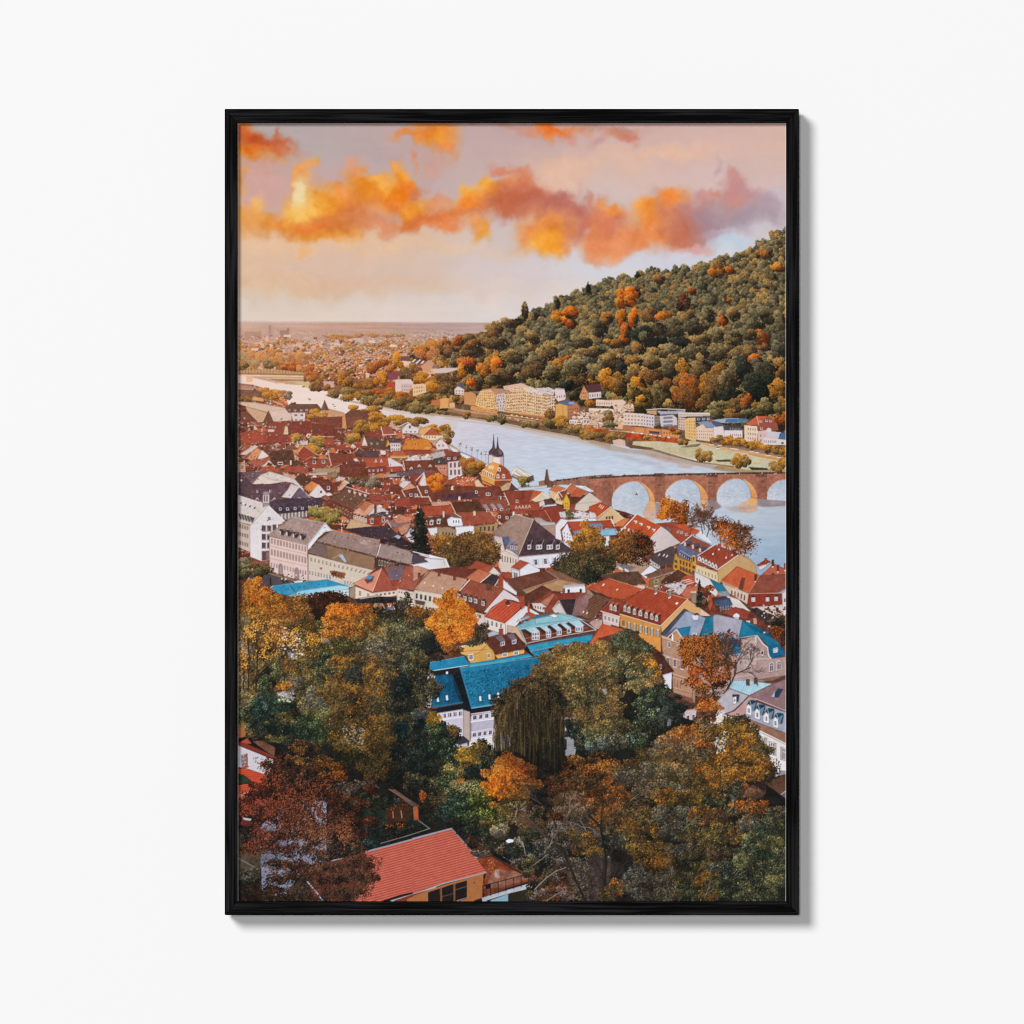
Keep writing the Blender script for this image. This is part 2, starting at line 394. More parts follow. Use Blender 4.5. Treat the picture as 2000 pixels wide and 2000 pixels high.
# ---- sky
CV[:] = grid_fill([463, 600, 800, 1000, 1200, 1400, 1536], [239, 290, 350, 420, 480, 520, 560, 600, 630], [
 'b4a5a8 baa4a8 c0a3a5 c6a3a5 d2acaa d6b0ac d4aea8', 'b6a5a8 baa6aa c0a3a6 c6a6a8 d4b0ae d8b4b0 d6b2aa',
 'cda094 c4a2a4 c4a8ac ceb0ac d8b6b0 d6b6b6 d6b6b4', 'd6a8a0 ceaaac ccacac ceb8be d4bec2 cebec6 c8b8c4',
 'e4bca4 e2baa2 deba a6'.replace('ba a6', 'baa6') + ' d4c0c0 d4ccd8 ccd0de d4c2ca', 'e0bca4 dcb8aa dabcb0 d6c4ca d4d0dc ced0dc d2c4cc',
 'dfbba2 dcb69e dcbeb0 dcc8c6 dcd0d4 d8d0d8 d8d0d8', 'dec8be e0cac2 e0ccc8 e0d0d2 e0d2d6 e0d2d6 e0d2d6', 'e2cec4 e4d0c6 e2cecc ddd0d0 dcd0d0 dcd0d0 dcd0d0'])
CV += np.array([-2, 2, -3], np.float32)
CV += (N60 * 3 + N30 * 3 + streaks(120, 9) * 2.5)[:, :, None] * np.array([1, .8, .6], np.float32)
for a in [  # tile, x, y, rx, ry, colour, alpha
 ('S1',500,1080,480,60,'e8c4a0',.7),('S1',1300,1180,500,70,'e4be9b',.6),('S1',350,1500,500,60,'dcb89c',.5),('S1',1150,1500,700,60,'dcb8a0',.6),('S2',1350,450,270,140,'e6bca2',.8),('S2',1300,600,250,100,'e2baa5',.8),
 ('S2',400,1230,500,60,'e2c2a8',.6),('S3',650,320,420,60,'e6ba9e',.75),('S3',100,420,300,80,'e2baa4',.6),('S3',1200,250,420,110,'dcb6aa',.5),('S3',700,560,400,60,'d8bab4',.4),
 ('S1',780,620,230,120,'c8a8ac',.6),('S1',330,560,210,120,'d2a49c',.8),('S1',160,770,60,60,'d0a6b4',.7),('S1',300,420,200,60,'cf9c8c',.6),
 # upper left cloud
 ('S1',120,140,70,60,'d08048',.95),('S1',150,215,140,75,'b85428',.97),('S1',330,265,180,65,'bb5c36',.95),('S1',470,265,95,55,'b9603f',.95),('S1',400,130,28,60,'bb7058',.9),('S1',430,200,60,60,'bd6c4c',.85),('S1',190,330,150,45,'d87424',.97),('S1',300,385,190,38,'d68c48',.9),('S1',400,330,120,40,'cc7040',.8),('S1',90,330,60,60,'c8761c',.8),('S1',590,320,70,30,'cf9076',.5),
 ('S1',90,560,50,150,'d4964f',.75),('S1',130,500,40,40,'da9c66',.5),
 # left band
 ('S1',150,920,130,110,'dc9c58',.95),('S1',280,760,50,60,'e8b272',.9),('S1',300,840,80,60,'dca058',.95),('S1',400,930,160,80,'da964e',.95),('S1',560,820,50,60,'e4b070',.9),('S1',120,1060,70,60,'d89e5c',.6),
 ('S1',735,400,34,46,'e8a448',.95),('S1',690,480,60,95,'e09c5c',.95),('S1',640,560,50,90,'e09a60',.9),('S1',720,780,165,190,'e2a24e',1),('S1',620,880,80,80,'dfa04c',.9),('S1',960,800,190,140,'da9038',1),('S1',1060,860,150,130,'da8848',.95),('S1',1020,720,80,50,'e09058',.8),('S1',830,860,120,100,'da9038',.9),
 ('S1',700,960,260,65,'d4823a',.97),('S1',900,1010,280,75,'d08340',.97),('S1',1150,900,110,90,'cc7a50',.85),('S1',860,950,130,50,'cf7646',.7),('S1',760,1010,90,35,'d8703c',.7),('S1',980,1100,120,50,'de9c50',.95),('S1',800,1060,130,45,'d48c40',.9),('S1',735,1190,55,60,'e4b07a',.8),('S1',1030,1150,90,30,'e8b080',.7),
 ('S1',705,700,72,135,'ecd09a',.95),('S1',690,850,100,90,'e8b866',.7),('S1',690,650,50,70,'efdcb4',.8),
 ('S1',1300,970,230,80,'cf8860',.8),('S1',1450,1010,280,75,'d8906a',.8),
 ('S1',1100,490,95,65,'dc9660',.95),('S1',1060,420,50,50,'d99c84',.7),('S1',1130,590,70,70,'de9450',.95),('S1',1190,480,40,40,'d89458',.8),('S1',1240,680,110,95,'dc943c',1),('S1',1350,540,60,55,'e2a052',.95),('S1',1540,450,50,80,'e8963c',.95),('S1',1580,560,90,70,'e6983c',1),('S1',1440,680,200,110,'d88428',1),('S1',1400,780,190,80,'dc8636',1),('S1',1560,690,110,100,'de7c28',1),('S1',1480,820,180,55,'d88244',.9),('S1',1640,620,80,60,'dc8040',.9),('S1',1700,680,60,80,'cf8c6e',.8),
 ('S1',1380,600,90,80,'ecb060',.9),('S1',1320,850,90,50,'e09a68',.7),('S1',1690,400,28,55,'d98e66',.8),('S1',1730,720,60,30,'cdb0b4',.7),
 ('S1',1690,850,110,120,'de8a3c',.95),('S1',1690,990,130,70,'cf7a44',.95),
 # top middle
 ('S2',100,140,140,100,'e89040',.97),('S2',220,160,150,130,'e08c3c',1),('S2',230,290,110,110,'e09050',.97),('S2',285,370,40,50,'dc9468',.8),('S2',30,130,70,60,'e2924a',.9),('S2',-60,120,130,40,'d88a50',.9),('S2',165,230,75,60,'e4a244',.95),('S2',600,75,400,22,'c08468',.7),('S2',120,470,70,60,'d09a88',.6),('S2',20,640,50,60,'cc7c58',.8),
 ('S2',1010,125,80,40,'cd9488',.6),('S2',1330,120,230,55,'d8804e',.95),('S2',1230,110,95,40,'e07a3a',.95),('S2',1400,185,55,40,'d4866c',.8),('S2',1680,240,90,50,'c69a92',.6),
 ('S2',800,465,125,35,'d0826a',.95),('S2',730,440,50,30,'d08c78',.7),('S2',940,500,80,40,'d08868',.8),
 # main band
 ('S2',430,800,140,90,'e6944a',.97),('S2',180,720,24,60,'cf9078',.8),('S2',200,800,60,70,'dc9068',.8),('S2',460,680,90,80,'e8ac4e',1),('S2',620,580,78,56,'e8a444',1),('S2',560,720,120,90,'e49642',1),('S2',490,830,160,75,'e08234',1),('S2',700,660,120,70,'e2963c',1),('S2',860,590,90,50,'e2955a',.9),('S2',1000,580,100,60,'e0966c',.9),
 ('S2',800,730,220,120,'ca7a50',.95),('S2',980,650,170,110,'cc7c60',.97),('S2',1100,640,80,60,'c88472',.9),('S2',1020,740,200,120,'bc6c52',.97),('S2',880,830,240,95,'bc6a4c',.97),('S2',1180,800,190,100,'b86e5c',.97),('S2',1350,790,130,90,'b66e62',.95),('S2',1430,890,150,80,'b87062',.97),('S2',1100,900,210,70,'c27860',.95),('S2',1250,920,130,60,'cc8268',.8),
 ('S2',50,840,110,100,'e49a42',.95),('S2',60,960,140,60,'d48048',.95),('S2',230,950,220,70,'cc7648',.97),('S2',420,930,190,60,'d27a46',.97),('S2',220,1020,200,42,'da8454',.9),('S2',580,1030,80,60,'e29a60',.9),('S2',640,1080,60,75,'e2a052',.95),('S2',400,1060,90,30,'e0a078',.7),
 ('S2',1190,1090,235,150,'e49a54',.97),('S2',1240,1200,130,95,'e4983c',.97),('S2',1090,1060,110,60,'dc9062',.9),('S2',1250,1120,150,120,'e49c40',.9),('S2',1420,1130,50,90,'d68c6a',.8),('S2',1280,1000,170,50,'dc8c54',.8),
 ('S2',1540,960,110,90,'c67c68',.95),('S2',1590,810,45,80,'c48878',.9),('S2',1500,680,35,60,'c89c98',.4),('S2',1680,960,110,110,'cf7c5c',.97),('S2',1690,1130,110,150,'dc9060',.95),
 ('S3',50,880,140,70,'d88458',.97),('S3',80,850,80,30,'e69a4c',.95),('S3',60,1000,140,120,'cc7a60',.9),('S3',100,1130,170,130,'dc8c60',.97),('S3',70,1260,140,70,'e09462',.95),('S3',0,1330,40,40,'d89a80',.7),
 ('S3',220,140,140,50,'c98468',.9),('S3',310,190,60,35,'c88070',.85),('S3',50,235,60,40,'c2949a',.7),('S3',150,90,260,30,'b08070',.5),
 ('S3',370,840,115,85,'e89c50',.97),('S3',590,700,110,75,'e8934c',.97),('S3',650,760,150,100,'e8904a',1),('S3',430,960,160,120,'e49244',1),('S3',440,690,50,40,'cba09c',.7),
 ('S3',700,900,200,110,'cc7e5c',.97),('S3',560,1070,260,110,'da8450',.95),('S3',320,1120,190,110,'e09060',.95),('S3',900,970,180,130,'b47870',.95),('S3',780,1040,160,90,'be7258',.85),
 ('S3',970,830,170,130,'b88a88',.95),('S3',930,680,70,60,'c89290',.9),('S3',1060,720,90,50,'cf9080',.85),('S3',1060,1000,170,110,'a88690',.95),('S3',1380,900,270,90,'a4909a',.95),('S3',1250,800,130,90,'b28c90',.8),
 ('S3',1270,660,90,110,'c48a84',.9),('S3',1370,690,130,70,'c09094',.95),('S3',1240,560,60,50,'c8918c',.85),('S3',1560,880,140,80,'b09aa4',.9),('S3',1500,770,120,80,'b296a0',.8),('S3',1300,760,130,70,'ca8c80',.6),
 ('S3',880,1190,150,55,'d8a29c',.9),('S3',960,1230,60,25,'d8a8a0',.6),('S3',1100,430,18,70,'be9ea4',.5),('S3',1085,510,35,30,'b898a6',.5),('S3',1230,1160,200,55,'becede',.85),('S3',600,1300,420,60,'d2ccd8',.8),('S3',1640,700,90,80,'cabcc6',.7),('S3',1200,1060,260,28,'c4b0c0',.5)]:
    puff(*a)
def warp(y1, amp, cell):
    """stir the painted clouds so that their edges curl"""
    dx = fbm(cell, 4, .6)[:y1] * amp * 2; dy = fbm(cell, 4, .6)[:y1] * amp * 2
    X = np.clip(np.arange(PW)[None, :] + dx, 0, PW - 1.01); Y = np.clip(np.arange(y1)[:, None] + dy, 0, PH - 1.01)
    xi = X.astype(int); yi = Y.astype(int); u = (X - xi)[..., None]; v = (Y - yi)[..., None]
    CV[:y1] = (CV[yi, xi] * (1 - u) + CV[yi, xi + 1] * u) * (1 - v) + (CV[yi + 1, xi] * (1 - u) + CV[yi + 1, xi + 1] * u) * v
warp(372, 15, 60); warp(372, 4, 20)
for _ in range(5): CV[1:371, 1:-1] = (CV[1:371, 1:-1] * 2 + CV[:370, 1:-1] + CV[2:372, 1:-1] + CV[1:371, :-2] + CV[1:371, 2:]) / 6
warp(372, 1.2, 5)
sat = (CV[:372].max(2) - CV[:372].min(2))[..., None] / 110.                 # modelling inside the warm clouds
CV[:372] += (fbm(34, 5, .6)[:372] * 26 + fbm(9, 3)[:372] * 6)[..., None] * np.clip(sat - .35, 0, 1) * np.array([.8, 1., .8], np.float32)
g_ = CV[:372].mean(2, keepdims=True); CV[:372] = g_ + (CV[:372] - g_) * (1 + .16 * np.clip(sat - .3, 0, 1))
# ---- the plain and the far city
def grit(s, n, cs, w=2.4, h=1.4, a=.7, t='N'):
    """small bright and dark touches: chimneys, sills, skylights, gaps between tiles"""
    p = pts(t, s); x0, y0 = p.min(0); x1, y1 = p.max(0); C = [col(c) for c in cs.split()]
    X = x0 + rng.rand(n) * (x1 - x0); Y = y0 + rng.rand(n) * (y1 - y0)
    ins = np.zeros(n, bool)
    for i in range(len(p)):
        ax, ay = p[i]; bx, by = p[(i + 1) % len(p)]
        if ay != by: ins ^= ((ay > Y) != (by > Y)) & (X < (bx - ax) * (Y - ay) / (by - ay) + ax)
    for x, y in zip(X[ins].astype(int), Y[ins].astype(int)):
        ww = 1 + rng.randint(int(w)); hh = 1 + rng.randint(max(int(h + .5), 1)); CV[y:y + hh, x:x + ww] = CV[y:y + hh, x:x + ww] * (1 - a) + C[rng.randint(len(C))] * a
P('N', 'ccb0a4', '463,627 700,628 960,630 960,1000 463,1000', n=3, c2='b88878')
for k in range(8): P('N', 'bca6a4', f'{740+k*20},628 960,630 960,700 {740+k*20},700', n=2, a=.2)
yy = (np.arange(PH) + PY0)[:, None]; xx = (np.arange(PW) + PX0)[None, :]
band = ((yy > 627) & (yy < 668) & (xx < 965)).astype(np.float32)
s1 = streaks(60, 2.2); s2 = streaks(26, 3)
CV += (band * (s1 * 9 + s2 * 7))[:, :, None] * np.array([1.1, .9, .75], np.float32)
P('A1', 'd8c0b4', '0,128 1932,134 1932,150 0,150', n=3, a=.5); P('A1', 'e4ccc0', '0,122 1932,128 1932,138 0,138', n=3, a=.4)
P('A1', 'c0a08c', '0,205 1932,235 1932,262 0,240', n=4, a=.5)
P('A1', 'a89a94', '700,222 1932,236 1932,262 700,250', n=4, a=.45)
P('A1', 'b49488', '0,250 1932,290 1932,720 0,720', n=6, a=.55)

def rubble(t, s, n, c, w0, h0, gy=0.):
    """a far quarter of the town, too small to tell houses apart: little lit walls, roofs and gaps"""
    p = pts(t, s); x0, y0 = p.min(0); x1, y1 = p.max(0)
    X = x0 + rng.rand(n) * (x1 - x0); Y = np.sort(y0 + rng.rand(n) * (y1 - y0))
    C = [col(k) for k in c.split()]
    for i in range(n):
        f = (Y[i] - y0) / max(y1 - y0, 1); w = w0 * (.5 + rng.rand()) * (1 + gy * f); h = h0 * (.6 + .6 * rng.rand()) * (1 + gy * f)
        x, y = int(X[i]), int(Y[i]); a, b = min(max(int(w), 1), 4), min(max(int(h), 1), 3)
        CV[y:y + b, x:x + a] = C[rng.randint(len(C))] + rng.randn() * 6
rubble('A1', '0,225 1932,225 1932,330 0,330', 260, 'c8a494 b08c84 d8b8a4 a88478 c09c90 bc9070 b8986c', 5, 2)
rubble('A1', '0,330 1932,330 1932,470 0,470', 700, 'c09084 a07468 dcb8a4 946858 b87c54 ac7848 c08850 caa090 8c6460', 5, 2.4)
rubble('A1', '560,400 1600,400 1600,640 560,640', 1700, 'b07c6c 8c5a50 d8a88c 7c4c48 a06450 a86c48 e0b89c 94605a a4685c', 3, 2)
rubble('A1', '0,330 1932,330 1932,640 500,640', 900, 'ecd0bc 8c5c50 c88858 a88848 6c4440 d8b09c', 2, 1)
rubble('A2', '0,230 420,230 420,420 0,420', 260, 'b49c98 a08c8c c8b0a4 988078 d0b8b0 a88458', 5, 2)
P('A1', 'a48c8c', '305,172 332,172 332,290 305,290', n=3); P('A1', 'b8a09c', '332,180 360,178 360,292 332,290', n=3)
P('A1', '9c7c74', '415,222 488,222 488,315 415,310', n=5); P('A1', '887078', '488,200 506,200 506,318 488,315', n=3)
P('A1', 'b08c7c', '70,238 235,238 235,320 70,320', rows=2.4, ra=10); P('A1', 'dcc0b0', '275,282 302,280 302,330 275,330', n=3)
P('A1', 'd8b4a0', '175,335 370,330 372,408 178,412', rows=2.6, ra=18); P('A1', 'd0b0a0', '530,350 830,345 830,395 530,395', rows=2.4, ra=14)
P('A1', 'b4aaa4', '640,302 770,300 760,332 650,332', n=4); P('A1', 'a8908c', '840,282 900,280 900,380 840,380', rows=2.2, ra=10)
P('A1', 'e0bca0', '908,345 965,325 965,400 912,412', rows=3, ra=16); P('A1', 'd8c4cc', '965,322 1006,322 1006,398 965,398', n=3); P('A1', 'c09c90', '1006,335 1050,340 1050,390 1006,392', rows=2.5, ra=14)
P('A1', 'ccb0ac', '1090,305 1230,300 1230,345 1090,345', rows=2.4, ra=10); P('A1', 'b8a09c', '1240,300 1600,296 1600,350 1240,350', n=8)
for X, Y in ((230,330),(310,365),(375,300),(1290,285)): P('A1', 'ecd4c0', f'{X},{Y} {X+30},{Y-3} {X+30},{Y+9} {X},{Y+10}', n=2)
TS('A1', '400,330,40,22,w 480,320,60,22,w 560,330,30,22,w 950,290,80,30,w 1060,280,60,22,w 1180,275,70,20,w 1330,270,70,20,w 1450,275,60,18,w 1560,270,60,18,wg 60,400,70,45,w 150,390,60,35,w 1080,390,120,34,wg 1250,390,70,34,wg 1000,420,70,30,w 1400,380,120,35,w,wg 1540,360,90,40,w 1700,380,120,40,wg 1870,360,90,50,w', leaf=1.2, con=.8)
for k in range(330):
    Y = 658 + (k / 330) ** .8 * 70; X = rng.uniform(463, 900 + (Y < 660) * 60); r = 1.6 + (Y - 640) / 84 * 3.4
    T('N', X, Y, r * 1.5, r, ['w', 'w', 'b', 'wg', 'o2', 'w'][rng.randint(6)], leaf=1, cl=5, con=1.2)
    if k % 11 == 0: flush(); grit(f'463,{Y-6} 900,{Y-6} 900,{Y+3} 463,{Y+3}', 60, 'ecd4c0 dcb8a0 7c5448 e8c8b0 946050', 4, 2, .9)
    if k % 33 == 0:
        x = rng.uniform(480, 860); P('N', ['e4ccc0', 'd8b8a8', 'ecd8cc'][k % 3], f'{x},{Y-5} {x+14},{Y-5} {x+14},{Y} {x},{Y}', n=3)
flush()
# trees along the far bank, left
TS('A1', '60,500,60,70,wg 140,470,70,50,w 250,490,70,60,w 340,500,60,70,w 420,520,60,80,w 520,520,60,90,w 610,530,60,90,w 660,470,60,40,w 190,545,46,45,wg 300,560,46,50,g 120,570,60,55,wg 60,580,50,50,g2 400,580,60,60,b 480,590,60,50,r 560,590,60,50,r 640,600,50,50,w', leaf=1.2)
P('A1', 'b89870', '0,618 300,600 480,615 660,640 700,690 620,690 300,680 0,660', n=6); P('A1', '9c7454', '0,636 660,650 700,662 700,672 0,662', n=6)
for k in range(22):
    x = 20 + k * 30; L('A1', '5c3c30', 1, f'{x},{600 + k % 3 * 6} {x},{628 + k % 4 * 6}', .7)
# ---- the wooded hill
P('A2', '6c5244', '-5,760 300,780 500,760 900,720 1500,760 1945,830 1945,1340 1600,1262 1300,1210 1000,1150 800,1110 500,1070 -5,1020', n=14, m=20)
P('A3', '6c5448', '-5,800 1935,900 1935,1500 1560,1430 1000,1310 640,1385 420,1370 220,1340 -5,1290', n=14, m=20)
P('A1', '74503c', '660,640 1932,700 1932,1045 1700,1010 1500,985 1250,935 1050,895 860,850 720,820 640,770', n=14, m=20)
STYLE = 'hill'
HILL = '930,652 952,640 967,631 980,628 992,620 1005,621 1018,617 1022,610 1040,607 1060,600 1077,592 1085,584 1107,581 1128,570 1147,563 1170,557 1198,544 1242,533 1297,526 1340,521 1382,517 1395,505 1442,496 1467,484 1497,465 1514,457 1540,449 1540,835 1480,818 1380,808 1300,800 1240,792 1180,780 1130,770 1100,755 1000,752 950,750 900,775 850,790 800,775 795,690 820,676 850,670 880,664 900,652 915,652'
hp = pts('N', HILL)
poly(hp + [0, 7], '342c26', n=6, m=8)
def inside(p, x, y):
    c = False
    for i in range(len(p)):
        ax, ay = p[i]; bx, by = p[(i + 1) % len(p)]
        if (ay > y) != (by > y) and x < (bx - ax) * (y - ay) / (by - ay) + ax: c = not c
    return c
y = 205.
while y < 600:
    f = np.clip((y - 205) / 340, 0, 1)
    x = 320 + rng.rand() * 12
    while x < PW + 8:
        X = x + rng.randn() * 3; Y = y + rng.randn() * 3
        if inside(hp, min(X, PW - 2), Y):
            far = np.clip((X - 330) / 330, 0, 1); r = (5.5 + 6.5 * f + 3 * rng.rand()) * (.62 + .38 * far) * rng.uniform(.75, 1.3)
            u = rng.rand() + N30[min(int(Y), PH - 1), min(int(X), PW - 1)] * .5
            if far < .55: pal = ['b', 'g2', 'g2', 'lb', 'g', 'y2', 'w'][int(np.clip(u * 7, 0, 6))]
            else: pal = ['d', 'd', 'd', 'g', 'g', 'g', 'g2', 'lb'][int(np.clip(u * 8, 0, 7))]
            tree_n(X, Y + 1 + 3 * f, r, r * (.85 + .5 * rng.rand()), pal, leaf=1.3, con=1.25, cl=int(7 + r * .7), dens=1.2)
        x += 9.5 + 6 * f
    y += 6.2 + 3.2 * f
flush()
TS('A2', '780,200,75,50,lb 930,150,70,45,g2 500,290,80,55,lb 730,260,80,60,b 660,310,90,60,g2 430,330,50,40,r 310,340,45,30,r 240,400,90,50,b,y2 90,420,60,60,o2 60,470,50,50,r 330,420,90,60,b 560,420,110,60,b2 560,350,80,50,y2 800,340,110,60,b2 400,520,60,60,g 520,560,90,70,r 640,540,60,60,g 730,560,50,60,y2 690,630,80,80,o2,y2 820,540,70,60,o 800,610,60,70,o2 480,610,40,60,y 620,700,70,60,g 560,720,50,40,o 1000,130,60,35,b2 980,480,80,60,g2 1160,300,60,50,g2 1190,520,90,60,g 1300,420,90,80,lb 1180,620,120,70,b2 1440,560,60,60,y2 1480,500,60,40,o2 1340,640,90,70,g 870,680,110,70,b2 780,690,70,60,g')
TS('A2', '1420,60,70,60,o2 1520,50,70,60,o,o2 1420,95,60,40,y 1480,130,50,40,o,r 1540,150,50,50,r 1890,100,50,50,y2 1880,300,90,50,g 1600,330,120,60,g 1740,430,110,50,g2 1900,560,80,100,g 1890,680,60,90,y,y2 1750,720,60,40,y2 1560,600,110,90,g 1600,720,90,80,b2 1500,760,60,60,k 1560,850,60,60,d')
TS('S3', '230,1610,80,60,o,o2 300,1600,60,50,o 190,1680,40,60,o,y 260,1680,60,50,o2,o 1190,1400,50,35,o2,r 1640,1370,60,40,o2,y 1080,1400,60,60,o2,b 850,1590,35,30,r 1190,1680,22,20,r 760,1680,60,80,m2,b 540,1480,50,40,o2,b 1510,1250,70,35,b,o2')
for x, y in ((1590, 1540), (1308, 1670)): T('S2', x, y + 30, 22, 45, 'k', cl=14, leaf=1.2); T('S2', x, y, 8, 24, 'k', cl=6, leaf=1)
T('S3', 345, 1440, 20, 26, 'k', cl=8, leaf=1.2)
T('A2', 1092, 20, 26, 80, 'g2', cl=30, leaf=1.3); T('A2', 1070, 5, 10, 60, 'g2'); flush()
TS('A3', '170,100,45,55,y2 305,80,42,85,o,y 430,95,38,85,o,y 355,230,50,90,r,o2 340,310,50,50,r,o2 580,70,80,70,b 735,95,75,55,o2 960,90,60,60,lb 1160,60,60,70,g 1305,115,42,50,r,o2 1400,60,60,60,lb 230,350,100,40,y2 800,190,110,100,g 640,190,90,70,g 90,200,70,80,d 500,240,100,90,k 640,330,110,70,k 1000,190,90,80,d 1600,170,90,60,d 1740,60,120,90,g 1850,150,80,100,g')
TS('A3', '1130,280,70,40,y2 1250,270,60,60,g 1400,280,80,60,g,lb 1670,290,90,70,r,lb 1560,260,60,50,g2 1080,330,80,50,g2 1850,300,100,130,d 1860,420,70,90,d 560,300,60,60,d 880,330,90,60,k 700,420,90,60,lb 820,420,90,70,g 480,400,60,50,b 1220,440,100,70,g,lb 1380,370,60,60,g 1500,420,110,80,lb 1700,380,60,40,b 1010,430,120,70,g 860,500,80,60,g2 200,520,120,70,g2 430,520,80,50,y2,lb 600,540,80,60,g2 300,600,60,50,k 760,600,90,90,g 930,600,70,90,y2 1060,570,100,110,lb,g 1260,610,110,110,y2,lb 1400,640,90,110,g 1610,510,70,45,r,o 1660,620,140,150,d 1500,590,80,120,k 1860,600,70,100,y2,g 160,690,60,90,y,y2 270,740,90,100,y2,lb 430,640,100,90,lb 600,660,90,90,b 460,760,80,70,y,o2 760,740,90,80,b 690,850,100,140,b2,g 950,820,170,190,b,r 1140,760,80,120,y2 1250,760,110,140,b2 1340,720,70,130,g 1640,760,160,150,k 1850,800,90,110,y2 500,860,90,80,g,y2 440,830,60,80,g2 1180,880,80,100,b2 1380,860,110,100,k')
TS('A3', '510,940,80,65,y2,g 520,890,50,30,y 800,950,60,50,lb 1100,930,70,60,b 1300,980,120,70,g 1480,950,120,90,b2 1540,930,50,80,r,b 1640,950,60,50,y2 1740,960,90,70,g 1880,960,70,100,g,y2 1250,1040,120,40,g 1420,1040,120,50,b 1600,1040,90,40,d 1820,1080,60,40,r,o 1900,1080,50,70,r')
STYLE = 'far'
# ---- river
riv = grid_fill([463, 600, 800, 1000, 1200, 1400, 1536], [735, 780, 830, 890, 930, 1000, 1100, 1220], [
 'eedcd4 f0dedc e8dcdc d8ccd0 c8b8b4 b8a89c b09c8c', 'f0dedc f0dedc e4dadc d4ccd2 c8c0c6 c0aea8 b4a094', 'f0dcdc eedcdc dcd0d6 ccc8d4 c4c2ce c8b4b0 b8a698',
 'e8d8d8 e0d4d8 d0ccd6 c8ccda c4ccda c6c0c8 b0a49c', 'd8d0d8 d0ccd8 c8ccda c6d0dc c6d0de c4ccd8 c0bcc0', 'c8ccd8 c8ccd8 c4ccd8 c8d0dc c2ccd8 c0c8d4 b4bcc6', 'c0ccd8 c0ccd8 c0ccd8 c4cedc b8c6d6 a6bcd0 98b0c6', 'b8ccd8 b8ccd8 b8ccd8 b8ccd8 a6bfd0 98b4c8 90acc0'])
rp = pts('N', '463,734 485,735 540,748 600,752 640,764 700,778 760,797 800,802 870,810 960,822 1040,840 1130,858 1200,868 1280,880 1380,905 1460,921 1540,925 1540,1235 1440,1130 1300,1050 1150,1010 1040,980 1000,960 950,915 900,880 870,860 830,835 790,820 700,815 640,800 600,800 560,790 540,765 463,752')
cov, x0, y0, x1, y1 = cover(rp)
sl = (slice(y0, y1), slice(x0, x1))
ripple = streaks(14, 1.7)[sl] * 3.2 + streaks(40, 4)[sl] * 3 + N8[sl] * 2
dark = np.clip(N30[sl] * 1.6 + streaks(50, 7)[sl] * .8 - .35, 0, 1) * np.clip((xx[:, x0:x1] - 1000) / 200, 0, 1) * 14
CV[sl] = CV[sl] * (1 - cov[..., None]) + (riv[sl] - np.array([12, 8, 3], np.float32) * np.clip((xx[:, x0:x1, None] - 640) / 260, 0, 1) + (ripple - dark * (.5 + .5 * streaks(9, 1.6)[sl]))[..., None]) * cov[..., None]
# warm shore reflections on the far side
for s, c, a in (('860,850 1050,895 1250,935 1500,985 1700,1010 1932,1045 1932,1062 1700,1028 1250,955 1050,915 860,866', '8c6a58', .5), ('1250,950 1500,1000 1932,1062 1932,1080 1500,1020 1250,968', 'd0b098', .5)): P('A1', c, s, a=a)
P('A2', 'a08060', '0,1020 500,1070 800,1110 1000,1150 1300,1210 1600,1262 1932,1335 1932,1365 1600,1288 1300,1232 1000,1172 800,1130 500,1088 0,1036', a=.55)
P('A2', 'c8a888', '300,1075 800,1135 1300,1235 1932,1365 1932,1390 1300,1258 800,1155 300,1090', a=.4)
P('A3', 'a88c74', '0,1290 220,1345 420,1390 640,1400 800,1440 1050,1500 1250,1550 1560,1615 1100,1560 800,1490 500,1440 200,1400 0,1320', a=.55)
P('A3', 'b88c80', '560,1420 840,1480 900,1530 700,1500 560,1450', a=.5, m=14); P('A3', 'c0a090', '880,1500 1020,1530 1000,1580 860,1560', a=.5, m=14); P('A3', '9c7c58', '1250,1545 1932,1560 1932,1615 1400,1612 1200,1580', a=.8, m=10)
P('A3', 'a09ca4', '300,1430 700,1520 760,1580 400,1500 150,1420', a=.35, m=14)
soften('N', '900,830 1000,838 1150,862 1250,885 1330,905 1460,922 1540,922 1540,960 1100,960 900,860', 14)
# upstream bridge, sand banks, boats
P('A1', 'e4cfc0', '0,655 650,668 640,678 0,672', n=4); P('A1', 'e8b890', '88,670 150,670 150,728 90,728', n=6)
P('A1', 'd4b48c', '260,690 420,680 640,690 640,712 480,715 300,700', n=6); P('A1', '8c7058', '300,698 640,704 660,714 420,722', n=6, a=.8)
P('A1', 'c0a080', '370,722 520,728 620,745 600,758 480,750 375,745', n=6); P('A1', 'e8d0c0', '380,735 460,738 458,748 382,746', n=3); P('A1', 'cfb890', '560,735 700,722 712,752 700,800 690,790 620,760', n=8)
for q in ('935,945','950,965','955,985','710,900','700,890','640,775','650,768'):
    x, y = [int(v) for v in q.split(',')]; P('A1', '6a6068', f'{x-12},{y} {x+14},{y-3} {x+10},{y+7} {x-8},{y+7}', n=2)
P('A1', 'f0e4e0', '935,975 975,978 972,990 938,988', n=2)
